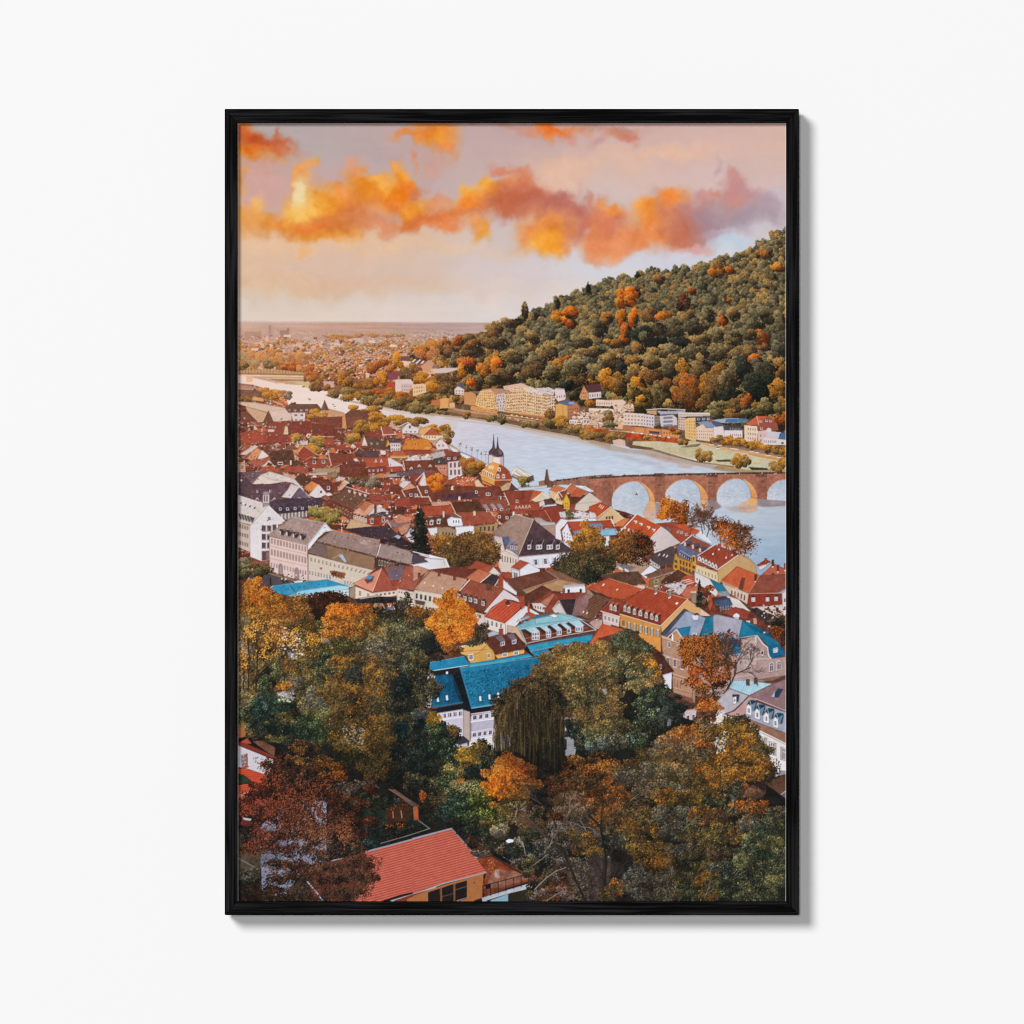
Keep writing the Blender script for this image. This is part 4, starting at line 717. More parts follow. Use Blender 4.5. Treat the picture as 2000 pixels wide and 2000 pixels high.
P('A1', 'dcd0d8', '1605,1190 1668,1125 1772,1190 1766,1232 1612,1232', n=3); P('A1', '9c7c7c', '1570,1165 1668,1122 1640,1140 1605,1190', n=3); L('A1', 'f0e4e8', 1.2, '1575,1165 1668,1122 1775,1190'); P('A1', '5c4c5c', '1677,1155 1696,1155 1696,1182 1677,1182'); W('A1', '1630,1200 1760,1200 1760,1230 1630,1230', 3, 1)
P('A1', 'e8a878', '1775,1205 1830,1163 1932,1175 1932,1200 1885,1180 1830,1245', n=5); P('A1', 'b04c3c', '1830,1245 1888,1178 1950,1240', n=5); P('A1', 'e8c8a8', '1790,1225 1830,1247 1940,1242 1940,1290 1800,1270', n=4)
P('A1', '5c4854', '1450,1370 1470,1270 1600,1290 1600,1330 1490,1330', n=4); P('A1', 'e09844', '1450,1365 1470,1285 1495,1340', n=4); P('A1', 'd8ccd0', '1490,1325 1595,1325 1595,1410 1500,1412', n=4); W('A1', '1500,1330 1590,1330 1590,1405 1505,1405', 4, 2, f='f0e8e8')
P('A1', 'd87c30', '1640,1300 1850,1278 1910,1358 1815,1390 1608,1390', n=6); 
for x in (1643, 1705, 1733, 1765): P('A1', '4c3430', f'{x},{1345} {x+10},{1325} {x+10},{1345}')
P('A1', 'e4944c', '1800,1390 1840,1350 1905,1360 1880,1392', n=4); P('A1', '984038', '1600,1390 1890,1392 1895,1430 1650,1440', n=6); P('A1', 'b85c44', '1515,1400 1620,1400 1660,1450 1510,1450', n=5); P('A1', 'dc9c6c', '1495,1450 1660,1450 1655,1475 1495,1475', n=4); W('A1', '1510,1478 1640,1475 1640,1515 1515,1515', 7, 1, g='4c3438', f='e0b490')
P('A1', 'dcd0dc', '1468,1468 1505,1475 1620,1540 1610,1560 1478,1560', n=3); P('A1', 'c8bcc4', '1660,1450 1900,1440 1900,1500 1660,1500', n=6); rubble('A1', '1660,1440 1900,1440 1900,1500 1660,1500', 26, 'ece4e8 7c6870 d8ccd0', 7, 3)
P('A1', '74343a', '1630,1500 1932,1490 1932,1595 1660,1590', n=6, rows=3, ra=3); L('A1', 'ecdcd8', 1.3, '1620,1500 1640,1595'); 
for x, y in ((1700, 1570), (1775, 1545), (1885, 1545)): P('A1', 'ece0dc', f'{x-20},{y+12} {x},{y-14} {x+22},{y+10}', n=2); P('A1', '5c2c34', f'{x-9},{y+10} {x},{y-3} {x+10},{y+9}')
P('A1', '7c3838', '885,1420 1130,1432 1160,1505 910,1525', n=6, rows=3, ra=4); L('A1', 'ecdcd8', 1.3, '890,1425 915,1525'); P('A1', '5c4450', '1140,1410 1390,1400 1380,1470 1240,1465', n=6); P('A1', 'e0ccc4', '1130,1480 1165,1470 1190,1505 1150,1505', n=3); P('A1', 'dcd0d4', '1395,1395 1450,1400 1450,1440 1400,1440', n=3)
P('A1', 'b04c38', '1235,1480 1460,1462 1482,1548 1260,1562', n=6, rows=3, ra=4)
for x in (1355, 1408): P('A1', 'ece4e4', f'{x-14},1515 {x},1478 {x+13},1515', n=2); P('A1', '5c3438', f'{x-5},1512 {x},1492 {x+5},1512')
P('A1', '94403a', '670,1490 870,1478 905,1550 700,1572', n=6, rows=3, ra=4); dormers('A1', '752,1510 842,1505', 34, 40); L('A1', 'e8a488', 1.2, '670,1490 720,1460 870,1478', .7)
P('A1', '6c3034', '1000,1540 1255,1520 1270,1690 1000,1640', n=7, m=7); P('A1', '7c3436', '1260,1565 1450,1550 1450,1620 1270,1620', n=6, m=6); dormers('A1', '1290,1590 1330,1592 1375,1590 1410,1585', 16, 26); P('A1', 'a0443a', '1450,1560 1620,1550 1640,1610 1450,1610', n=6, rows=3, ra=4); L('A1', 'ecdcd8', 1.4, '1612,1545 1640,1612'); dormers('A1', '1512,1590', 14, 22, cap='b04c38')
P('A1', 'a88870', '735,1600 780,1570 1000,1565 1002,1600 990,1615 740,1612', n=5); L('A1', 'dcb89c', 1.2, '740,1605 748,1570', .9); P('A1', 'c4acac', '680,1620 880,1610 890,1635 700,1640', n=4)
P('A1', '9c443a', '480,1550 640,1545 700,1590 690,1620 440,1600', n=7, m=6); P('A1', '54303a', '340,1400 540,1395 560,1480 660,1540 360,1540 300,1440', n=7, m=7); P('A1', 'e0dcdc', '390,1510 445,1510 448,1540 395,1540', n=3); P('A1', '44303a', '400,1518 440,1518 440,1533 402,1533'); P('A1', 'ecdcd8', '515,1495 530,1495 530,1540 515,1540')
P('A1', 'd8c4c0', '15,1440 175,1340 205,1362 85,1440', n=4); P('A1', 'd88c6c', '90,1472 188,1368 245,1400 160,1512', n=6); W('A1', '130,1440 190,1450 170,1500 120,1470', 2, 2, g='7c3c34', f=None); P('A1', 'e8d8d8', '200,1465 240,1392 312,1452 195,1500', n=3); P('A1', 'a8544c', '100,1500 330,1460 290,1530 180,1560', n=7, m=6)
P('A1', 'e4d0c8', '240,1550 310,1490 372,1556 330,1545 310,1510 260,1560', n=3); P('A1', 'ac4c3c', '230,1600 330,1540 420,1605 300,1630', n=6, m=6); P('A1', '4c3038', '300,1515 345,1530 330,1545 290,1540'); P('A1', 'bc9488', '5,1522 78,1522 82,1610 5,1610', n=4); P('A1', '8c6c64', '38,1545 62,1545 62,1580 38,1580')
P('A1', 'd09888', '440,1610 580,1650 560,1690 450,1640', n=6, m=8); P('A1', '8c7060', '880,1620 960,1600 970,1660 890,1665', n=10)
TS('A1', '1170,1690,110,60,b2,gy 1340,1710,80,60,b2,gy', leaf=1.3, dens=.8)
P('A1', '9ca0a8', '1450,1635 1570,1620 1600,1655 1450,1655', n=4); P('A1', '6c5460', '1560,1600 1820,1590 1830,1640 1700,1650 1560,1640', n=5); P('A1', '84343a', '1690,1650 1800,1640 1780,1710 1700,1720', n=5, rows=3, ra=3); P('A1', 'd8ccd8', '1780,1740 1830,1600 1850,1740', n=3); L('A1', 'ecdcd8', 1.4, '1780,1720 1830,1605 1860,1740'); 
P('A1', '943c38', '1400,1700 1510,1680 1530,1760 1420,1770', n=6, rows=3, ra=3); dormers('A1', '1420,1720 1477,1722', 24, 26); P('A1', 'd8ccd4', '1580,1740 1620,1690 1700,1700 1640,1780', n=5); P('A1', 'd4907c', '1600,1790 1690,1710 1760,1770 1680,1800', n=6)
P('A1', '7c3438', '1610,1790 1760,1760 1800,1840 1650,1860', n=6, rows=3, ra=3); L('A1', 'ecdcd8', 1.5, '1610,1790 1650,1865'); L('A1', 'ecdcd8', 1.5, '1755,1745 1810,1860'); dormers('A1', '1697,1830 1750,1828 1850,1795', 30, 40); 
TS('A1', '1900,1700,60,90,o,r', leaf=1.4)
# B1 -------------------------------------------------------------
P('B1', '544252', '5,170 60,165 150,268 130,300 5,300', n=5); P('B1', '685668', '70,160 290,150 240,180 150,262', n=5, m=4); P('B1', 'd0b8b8', '30,228 48,228 48,248 30,248'); L('B1', '9c8494', 1, '60,165 150,268')
P('B1', 'ddd0c8', '145,275 225,185 315,150 420,180 560,225 660,335 640,330 540,262 470,250 330,272', n=5, m=4, c2='cfc8d0'); L('B1', 'b0a0a4', 1, '225,185 345,235 470,250'); L('B1', 'b8a8a8', 1, '345,235 460,205', .6)
P('B1', '503e4c', '5,290 330,275 525,265 500,320 430,412 300,440 60,430 5,380', n=6, m=5, c2='644c5c'); dormers('B1', '197,345 322,342', 18, 26, cap='64505c'); P('B1', 'ccc0c4', '525,268 608,300 522,412 430,402 490,330', n=4, c2='d8d0d4')
P('B1', '5c5064', '522,412 605,300 712,412 600,430', n=5, c2='74687c'); L('B1', 'dcd4dc', 1.2, '608,300 715,412'); L('B1', 'e4dce0', 1.4, '605,300 520,412')
P('B1', '4a3e50', '310,440 460,418 805,408 840,430 820,500 340,560', n=7, m=4); P('B1', '3c3444', '330,520 660,510 820,480 800,560 380,575', n=5)
dormers('B1', '420,515 490,515 565,510 635,508 705,500 775,492', 26, 34, cap='3c3444', f='c8c4d0'); P('B1', '7c7078', '380,565 680,540 680,600 400,640', n=6)
for k in range(9): P('B1', 'ccc4cc', f'{395+k*34},{572-k*4} {408+k*34},{570-k*4} {408+k*34},{622-k*4} {395+k*34},{625-k*4}', n=3)
for x in (362, 195): P('B1', 'c0b4bc', f'{x-20},435 {x-12},412 {x+5},405 {x+20},430', n=3); P('B1', '54485c', f'{x-12},432 {x},416 {x+12},430')
P('B1', 'dad2d8', '5,385 245,462 300,482 130,682 118,668 5,640', n=5, c2='cfc6c0'); L('B1', 'f0e8ec', 1.4, '5,385 245,462 300,480')
for x, y in ((35, 460), (80, 476), (125, 490), (170, 506)): P('B1', '4c4048', f'{x-15},{y+6} {x+14},{y-14} {x+2},{y+14}')
for k in range(5): x, y = 32 + k * 28, 585 + k * 8; P('B1', '5c545c', f'{x-24},{y-22} {x+22},{y-14} {x+12},{y+30} {x-6},{y+34}', n=4); L('B1', 'c4bcc4', .9, f'{x-26},{y-20} {x-8},{y+30}')
P('B1', 'cbb6b0', '5,640 120,680 126,940 5,890', n=4); W('B1', '8,648 110,682 110,735 8,705', 6, 1, g='5c4440', f='c8aca4', fx=.55, fy=.95); W('B1', '8,730 110,755 110,820 8,785', 6, 1, g='5c4440', f='c8aca4', fx=.55, fy=.8); W('B1', '8,815 110,842 110,905 8,870', 6, 1, g='5c4440', f='c8aca4', fx=.55, fy=.8)
P('B1', 'd8d5e0', '300,480 462,635 400,700 310,770 312,1020 240,1030 125,985 120,680 130,672', n=3, c2='e2dce4'); L('B1', 'f4f0f4', 1.4, '300,480 462,637'); P('B1', '5c5460', '298,600 312,595 326,603 327,622 312,630 298,624'); P('B1', '9c98a4', '304,606 320,606 320,620 304,620')
for x in (258, 310): 
    for y in (708, 792, 875): P('B1', 'b8a8ac', f'{x-20},{y-32} {x+20},{y-30} {x+20},{y+30} {x-20},{y+28}'); P('B1', '5a4850', f'{x-15},{y-26} {x+15},{y-24} {x+15},{y+24} {x-15},{y+22}', n=6)
P('B1', '8c6c6c', '238,930 312,925 312,1018 238,1025', n=5); P('B1', '604c54', '250,940 280,938 280,1015 250,1016'); P('B1', '6c5054', '345,672 380,670 380,725 345,730', n=4); P('B1', '7c5454', '398,668 430,666 420,700 398,705')
P('B1', 'c4bcc6', '250,372 312,372 314,458 246,462', n=3); P('B1', '948c98', '244,375 262,345 298,345 316,372', n=3); P('B1', '48404c', '262,385 272,385 272,445 262,445'); P('B1', '48404c', '285,385 296,385 296,445 285,445'); P('B1', '988c90', '246,462 314,458 300,480 250,498', n=4)
P('B1', 'dc8050', '655,300 722,242 798,280 770,320 712,345 660,330', n=6, m=5); P('B1', 'dcd4e0', '700,385 798,280 925,382 850,405 760,408', n=3); L('B1', 'f0e8ec', 1.4, '700,385 798,280 925,382'); P('B1', '5c4c54', '808,340 828,340 828,362 808,362'); P('B1', '6c3838', '650,330 710,345 700,375 655,350', n=5); W('B1', '660,310 740,340 730,360 660,335', 4, 1, g='4c3438', f='e0c8c0')
P('B1', '54303a', '560,222 640,165 730,240 680,280 640,290', n=6); P('B1', '6c2f33', '735,235 900,230 945,350 870,360 800,280', n=7, rows=3, ra=4); dormers('B1', '890,310', 30, 44); P('B1', '7c2f32', '900,230 970,300 1000,345 950,350', n=6)
P('B1', 'd0a094', '975,340 1035,230 1095,255 1015,335', n=6, m=8); L('B1', 'ecdcd8', 1.3, '1035,230 1140,300'); P('B1', 'c8bcc4', '965,250 985,195 1060,215 1030,240', n=5); P('B1', '3c3038', '1060,290 1100,265 1130,300 1080,310')
P('B1', '6c4844', '905,418 1060,318 1270,405 1145,525 1000,470', n=5, rows=3.4, ra=3); L('B1', 'b88c80', 1, '905,418 1140,528 1270,405', .7)
for k in range(4): P('B1', 'dcd0d4', f'{1080+k*52},{330+k*14} {1112+k*52},{340+k*14} {1108+k*52},{362+k*14} {1090+k*52},{358+k*14}', n=4); P('B1', '5c3438', f'{1095+k*52},{345+k*14} {1130+k*52},{355+k*14} {1118+k*52},{372+k*14}')
L('B1', 'e8dce0', 1.2, '1060,300 1300,372'); P('B1', 'e8dcd8', '1040,398 1052,390 1046,404'); P('B1', 'e8dcd8', '1102,424 1118,410 1112,426')
P('B1', '703436', '845,440 905,418 1140,528 1115,630 1040,590 930,520', n=7); W('B1', '930,455 1130,545 1110,620 940,520', 7, 1, g='5c3034', f='d8b8b0', fx=.45, fy=.6); P('B1', '8c5448', '810,410 860,380 920,410 880,440', n=7, m=6)
P('B1', 'a84838', '1280,380 1370,440 1500,450 1500,520 1380,480 1300,450', n=6); P('B1', 'd8948c', '1130,555 1255,447 1345,470 1330,520 1260,585 1200,600', n=6, m=7); P('B1', 'c06c54', '1190,500 1250,455 1300,470 1240,540', n=6)
P('B1', 'cfc8d0', '1270,580 1365,475 1492,550 1430,580', n=4, m=4); P('B1', '6c3434', '1338,475 1360,475 1362,560 1338,565', n=4); P('B1', '5c5058', '1300,570 1420,545 1520,550 1500,600 1300,600', n=12); P('B1', '983428', '1265,598 1490,590 1515,640 1425,685 1265,672', n=6); P('B1', 'c4968c', '1130,580 1265,580 1270,660 1130,640', n=8); dormers('B1', '1150,590 1185,600 1220,610 1250,620', 16, 34, cap='4c3438'); dormers('B1', '1316,640 1428,625', 32, 48, cap='a89c9c', lean=0)
P('B1', 'c8a080', '1060,712 1110,615 1335,682 1200,700', n=5, m=4); P('B1', '3f3340', '1040,722 1200,700 1475,680 1600,790 1400,812 1300,800', n=5, c2='4c3e48'); P('B1', '382c34', '1400,812 1600,790 1690,850 1695,925 1540,885 1400,850', n=6, m=5); P('B1', '9cacc4', '1530,790 1570,768 1600,785 1585,812', n=3); W('B1', '1440,835 1550,850 1545,885 1440,868', 5, 1, g='3c3038', f='a8989c', fx=.5)
P('B1', '8c6c74', '1430,640 1640,620 1700,700 1640,780 1580,720 1500,690', n=7, m=6); P('B1', 'c87c68', '1515,612 1605,573 1725,612 1660,650 1560,660', n=6, m=9); P('B1', 'b87c6c', '1560,700 1700,640 1660,740 1600,770', n=8, m=8); L('B1', 'e4d4d0', 1.2, '1420,680 1465,625 1505,700'); P('B1', 'd0c8d4', '1640,780 1700,700 1770,760 1760,830 1700,850', n=4); P('B1', 'c8a48c', '1510,600 1580,570 1610,575 1530,610', n=4)
rubble('B1', '1380,330 1932,330 1932,600 1500,600', 60, 'd8ccd0 5c3034 94403c b04c3c 3c2c34 e8dcdc', 6, 5)
P('B1', '9c403a', '1530,420 1690,415 1700,500 1540,490', n=6, rows=3, ra=3); P('B1', '843636', '1690,410 1870,405 1880,470 1700,490', n=6, rows=3, ra=3); P('B1', '94403a', '1290,370 1500,380 1510,440 1300,430', n=7, m=6); P('B1', 'dc7048', '1690,520 1740,470 1790,500 1780,520', n=5); P('B1', 'b04434', '1790,495 1932,492 1932,590 1810,580', n=6, m=6); P('B1', 'd8ccd4', '1860,590 1932,600 1932,670 1880,660', n=4)
TS('B1', '860,590,190,95,yg,y2 780,560,80,60,yg', leaf=1.6, con=1.1)
# roofs of the long pink house and its neighbours
P('B1', 'ab9490', '300,770 540,595 858,655 685,872', n=7, m=6, c2='a08886'); grit('560,640 830,680 700,800 600,720', 150, 'c8b0a8 8c7474 d0b8b0', 2, 1, .5, 'B1'); L('B1', 'd8c0b8', 1, '540,597 855,655 685,870 300,772')
for x, y in ((620, 640), (665, 650), (715, 662), (760, 672), (650, 625), (560, 650)): P('B1', '6c5458', f'{x},{y} {x+8},{y} {x+6},{y+7}')
for x, y in ((440, 745), (505, 755), (570, 772), (640, 790)): P('B1', '44383e', f'{x-28},{y-30} {x+35},{y-28} {x+30},{y+5} {x+5},{y+30} {x-20},{y+25}', n=5); P('B1', 'd8ccd0', f'{x-28},{y-12} {x-16},{y-10} {x-14},{y+28} {x-27},{y+24}', n=3); P('B1', '7c7478', f'{x-5},{y-28} {x+34},{y-26} {x+22},{y-8}', n=3)
P('B1', 'dadbe6', '858,655 925,730 860,742 790,800 690,925 685,872', n=3); P('B1', 'f0ecf2', '850,650 865,655 928,732 918,738'); P('B1', '4c4c58', '850,695 860,695 860,706 850,706'); P('B1', '5c4844', '770,830 860,742 905,740 800,810', n=4)
P('B1', 'e0c6c4', '312,785 685,872 690,1228 520,1195 315,1120', n=3)
for (a, b, c_, d) in ((795, 862, 880, 945), (900, 975, 985, 1060)): W('B1', f'322,{a} 680,{c_} 680,{d} 322,{b}', 12, 1, g='a08888', f='c49c98', fx=.66, fy=.86, fr=.16)
for Y0, Y1 in ((878, 965), (1000, 1080)): L('B1', 'c89890', 1.4, f'315,{Y0} 688,{Y1}'); 
W('B1', '322,1035 400,1052 400,1105 322,1088', 3, 1, g='9c8c94', f='d8a8a0', fx=.6, fy=.9); W('B1', '450,1065 560,1092 560,1145 450,1115', 4, 1, g='9c8c94', f='d8a8a0', fx=.6, fy=.9); W('B1', '605,1105 680,1120 680,1170 605,1155', 3, 1, g='8c8490', f='d8a8a0', fx=.6, fy=.9)
for x, y in ((422, 1100), (580, 1140)): P('B1', 'c48c80', f'{x-22},{y+55} {x-22},{y-30} {x-8},{y-50} {x+8},{y-48} {x+22},{y-22} {x+22},{y+62}', n=3); P('B1', '8c8c9c', f'{x-14},{y+52} {x-14},{y-22} {x},{y-38} {x+14},{y-16} {x+14},{y+58}', n=5)
L('B1', 'a48480', 1.4, '300,772 685,874 688,960'); L('B1', '6c5450', .8, '688,940 690,1228')
P('B1', '987f7c', '780,832 925,728 1392,826 1360,978', n=5, m=5, c2='9c8480'); L('B1', 'c8b0a8', 1, '925,728 1392,826'); L('B1', '5c4a4c', 1.5, '780,845 1350,985'); P('B1', '846658', '690,945 775,845 1352,992 1332,1112 1060,1050', n=6, rows=20, ra=3, c2='94705e'); P('B1', '7a6664', '690,945 775,845 860,865 880,990', n=4); P('B1', 'c8b4b0', '1200,830 1240,820 1280,870 1210,860', a=.45, m=20)
for x, y in ((855, 762), (958, 778), (1022, 790), (1082, 802), (1148, 816), (1218, 828), (1345, 858), (1435, 904), (1505, 918), (1567, 930), (1632, 946)): P('B1', '544448', f'{x-6},{y} {x+6},{y-4} {x+5},{y+7} {x-4},{y+7}')
P('B1', 'd2c2b6', '692,955 1060,1050 1332,1115 1260,1180 1180,1250 1100,1285 900,1215 692,1220', n=3)
W('B1', '705,975 930,1032 930,1095 705,1040', 6, 1, g='8c7c78', f='ecdcc8', fx=.5, fy=.85); W('B1', '930,1035 1330,1125 1280,1180 930,1095', 9, 1, g='8c7c78', f='ecdcc8', fx=.45, fy=.8); W('B1', '695,1110 920,1160 920,1215 695,1165', 8, 1, g='84787c', f='e8dcd0', fx=.6, fy=1); W('B1', '1040,1205 1200,1235 1130,1280 1040,1270', 5, 1, g='84787c', f='e8dcd0', fx=.5, fy=.9)
P('B1', '9cb4d0', '985,970 1030,960 1072,1035 1045,1040', n=4); L('B1', 'b8a898', 1, '930,1005 1010,960 1060,1040'); P('B1', '6c4c48', '905,1125 950,1120 1060,1150 1050,1165 1020,1200 920,1160', n=20, m=14); P('B1', 'a07060', '805,1088 832,1092 832,1112 805,1108'); leaves('B1', '900,1120 1050,1140 1050,1200 930,1180', 'r', 120)
P('B1', '988280', '1365,982 1405,858 1722,935 1697,1062', n=5, c2='a08c88'); L('B1', 'e4e0ec', 1.6, '1400,862 1370,968'); P('B1', '4c3c40', '1340,990 1365,990 1690,1070 1640,1085 1350,1110', n=5); W('B1', '1375,1010 1540,1048 1540,1090 1375,1075', 6, 1, g='4c3c3c', f='dcc8a8', fx=.5, fy=.9); P('B1', '5c4c56', '1697,1062 1722,935 1870,1025', n=5); P('B1', 'e0dfe8', '1690,1065 1875,1028 1935,1050 1935,1120 1830,1105', n=3); P('B1', '8c7c70', '1740,955 1935,985 1935,1010', n=4); L('B1', 'ecf0f8', 1.8, '1745,948 1935,1010'); P('B1', '7c3c34', '1845,1105 1848,1072 1866,1072 1870,1105')
conifer('B1', 1800, 515, 930, 105, 'k')
# square, trees, blue roof
P('B1', '4c4650', '80,1150 280,1130 700,1235 560,1230 330,1290 200,1260', n=5, c2='5c545c'); P('B1', '8c6c66', '275,1135 560,1200 705,1222 660,1235 540,1225 290,1150', n=5); P('B1', '2c2428', '318,1190 332,1190 332,1265 318,1265')
rubble('B1', '420,1160 680,1180 680,1230 420,1180', 26, '2c2428 4c3434 c8bcc4 5c3c38', 3, 4); P('B1', 'e4e0ec', '550,1225 640,1215 640,1232 560,1240')
TS('B1', '60,1060,100,80,d,gy 180,1110,140,70,d,g 20,1160,80,60,d', leaf=1.5)
P('B1', '2f8cb4', '315,1290 350,1272 880,1205 1100,1278 1050,1290 560,1350 430,1362', n=6, m=5); P('B1', '7cc0dc', '480,1368 560,1345 600,1318 1000,1262 1098,1278 1085,1300 520,1372', n=4, c2='9cd0e4'); L('B1', '1c4c6c', 1.2, '515,1265 575,1345'); L('B1', 'd0e4ec', 1.1, '315,1295 350,1270'); L('B1', '60b0d0', 1, '350,1272 880,1205 1095,1275')
for x in (478, 495, 600, 615, 645, 658, 795): L('B1', '1c4c64', 1, f'{x},{1292-(x-478)*.12:.0f} {x+4},{1312-(x-478)*.16:.0f}')
P('B1', 'c4d4e0', '510,1375 1088,1300 1092,1370 700,1385', n=4); W('B1', '880,1325 1088,1302 1088,1360 900,1370', 5, 1, g='7c8c98', f='dce8f0'); P('B1', '9c8c78', '1090,1300 1150,1260 1150,1400 1100,1380', n=8)
P('B1', 'd88c7c', '1128,1247 1410,1098 1320,1328', n=5, m=4, c2='e08070'); P('B1', 'a44c48', '1410,1098 1565,1300 1320,1328', n=6, rows=3.6, ra=3, m=4); L('B1', 'f0c4b8', 1.2, '1410,1098 1322,1326'); P('B1', '4a8cb8', '1250,1200 1290,1170 1335,1172 1300,1205'); P('B1', '5c4c5c', '1240,1205 1300,1205 1335,1175 1320,1225 1270,1245', n=4)
P('B1', '9c4c4c', '1430,1082 1635,1068 1600,1212 1500,1215', n=6, m=6); P('B1', '64667c', '1480,1100 1630,1070 1600,1205 1490,1210 1470,1160', n=6, a=.8); L('B1', 'c8c0d0', 1, '1640,1080 1605,1210'); P('B1', 'a4544c', '1640,1070 1840,1098 1720,1312 1575,1290 1600,1215', n=6, rows=3.4, ra=4, m=5); P('B1', '944440', '1500,1215 1560,1215 1565,1260 1510,1265', n=5)
P('B1', 'e4ccc0', '1150,1272 1320,1338 1560,1312 1560,1362 1420,1390 1320,1412 1150,1395', n=3); W('B1', '1160,1290 1320,1345 1320,1400 1160,1375', 2, 1, g='94787c', f='e8dcd8', fx=.35, fy=.8); W('B1', '1340,1345 1550,1318 1550,1350 1340,1385', 5, 1, g='54484c', f='c8b4ac', fx=.6)
P('B1', 'b47c78', '1840,1130 1935,1118 1935,1375 1728,1312', n=6, rows=3.2, ra=5, m=5); P('B1', '7c4444', '1728,1315 1835,1125 1842,1132 1740,1318'); P('B1', '2c282c', '1150,1400 1320,1370 1560,1380 1600,1410 1500,1440 1180,1440', n=14); P('B1', 'b8a89c', '1180,1385 1400,1355 1400,1372 1200,1400', n=8)
P('B1', 'd8ccc0', '1560,1300 1730,1330 1935,1392 1935,1530 1740,1480 1560,1440', n=4); W('B1', '1570,1310 1720,1340 1720,1370 1570,1345', 6, 1, g='6c6464', f=None, fx=.5); W('B1', '1735,1340 1935,1400 1935,1450 1735,1395', 6, 1, g='242c2c', f='b4aca4', fx=.66, fy=.85); P('B1', '5c4c4c', '1735,1400 1840,1425 1830,1460 1745,1440', n=5); W('B1', '1740,1450 1930,1490 1930,1540 1740,1500', 6, 1, g='34343c', f='d8d0c8', fx=.6, fy=.8)
grit('463,830 640,815 800,850 905,905 950,940 1180,990 1400,1080 1536,1190 1536,1330 1000,1330 850,1180 700,1080 463,1030', 5200, 'e8c8bc 3c2428 c86c50 d8a898 4c2c30 a0584c', 3, 2, .55)
# ---- the quay, boat, church, bridge
P('A2', 'd4d8e0', '340,1350 480,1410 740,1530 900,1640 1040,1760 980,1780 760,1620 640,1560 420,1440', n=4); L('A2', '84848c', 2.2, '440,1405 560,1450 720,1535'); L('A2', '9c9ca4', 1.4, '470,1410 600,1480 730,1570'); L('A2', 'ac8c84', 1, '380,1410 520,1480 700,1580')
for x, y in ((460,1330),(520,1350),(575,1370),(630,1390),(672,1410),(712,1410)): L('A2', '94848a', .8, f'{x},{y} {x},{y+90}', .8); leaves('A2', f'{x-16},{y-6} {x+16},{y-6} {x+14},{y+30} {x-14},{y+30}', 'gy', 14, leaf=.6)
P('A2', 'd8ccd0', '737,1440 785,1440 782,1530 735,1520', n=3); P('A2', '5c4850', '740,1440 742,1408 758,1388 775,1370 780,1330 787,1240 795,1330 803,1375 812,1400 806,1440', n=4)
P('A2', 'e6dcdc', '780,1458 886,1455 886,1640 800,1600 778,1525', n=3); P('A2', 'a898a4', '850,1458 886,1455 886,1640 850,1620', n=3, a=.7); L('A2', '8c7478', 1.2, '738,1445 738,1522'); L('A2', '8c7478', 1.2, '781,1460 886,1457'); L('A2', '74606c', 1, '886,1457 886,1560'); P('A2', '54424a', '776,1445 782,1418 800,1392 815,1375 820,1340 827,1262 834,1340 842,1375 868,1398 884,1425 886,1450 830,1462', n=4); P('A2', '74606c', '830,1390 852,1385 870,1412 868,1440 840,1440', n=3)
P('A2', 'e0dad8', '960,1600 1010,1555 1172,1640 1182,1690 1130,1715 965,1655', n=5); P('A2', '84706c', '975,1625 1060,1660 1130,1710 1100,1715 965,1655', n=8); P('A2', '5c5450', '1090,1668 1176,1640 1182,1688 1130,1712', n=8); P('A2', 'ece0d0', '1008,1582 1040,1574 1132,1640 1100,1648', n=3); L('A2', '6c6060', 1, '1000,1600 1095,1665'); L('A2', 'b8b0b0', 1, '980,1570 1005,1550 1030,1560'); L('A2', 'f4f0f0', 1, '965,1630 1080,1690')
T('A2', 1085, 1700, 58, 50, 'yg', leaf=1.2, mix='b2', mixf=.4); T('A2', 1090, 1745, 40, 25, 'b2'); flush()
# bridge
P('A2', '8c605c', '1380,1690 1500,1675 1640,1655 1800,1640 1945,1632 1945,1945 1850,1920 1780,1830 1650,1740 1450,1730 1340,1745', n=9, m=9, rows=3, ra=4)
P('A3', 'a8665a', '-5,1665 400,1636 900,1622 1500,1612 1935,1612 1935,1700 1935,1860 1740,1875 1650,1870 1245,1890 1165,1885 740,1905 645,1895 220,1935 100,1935 -5,1860', n=9, m=9)
P('B3', 'a8665a', '60,300 225,300 222,478 130,468 60,400', n=9, m=9)
for k in range(7): L('A3', '6c4444', .8, f'0,{1720+k*30} 1935,{1680+k*26}', .22)
P('A2', 'd8dce4', '1600,1752 1640,1745 1720,1775 1760,1810 1720,1800 1660,1770', n=3)
def arch(water, soffit=None):
    poly(np.concatenate([[pts('B3', '0,0')[0] + [0, 999], pts('B3', '400,0')[0] + [0, 999]], pts('B3', water)])[2:], 'bcc4cf', n=6, m=7, c2='a8b6c8')
    for k_ in range(70):
        q_ = pts('B3', water); x0_, y0_ = q_.min(0) + 4; x1_, y1_ = q_.max(0) - 4; x_ = rng.uniform(x0_, x1_); y_ = rng.uniform(y0_ + 16, y1_ - 8)
        if inside(q_, x_ - 3, y_) and inside(q_, x_ + 12, y_ - 2): line(np.array([[x_, y_], [x_ + rng.uniform(3, 9), y_ + .4]]), ['8c98ac', 'dce4ec', '98a4b4'][k_ % 3], .8, .4)
    if soffit: P('B3', 'f0b078', soffit, n=5, m=4, c2='dc8c5c')
arch('222,490 224,410 236,370 262,335 300,298 345,272 400,255 450,252 498,263 535,292 562,330 580,375 590,420 590,480 540,560 400,560 240,520', '498,262 522,262 562,290 600,325 628,368 643,410 645,452 590,440 590,420 580,375 562,330 535,292')
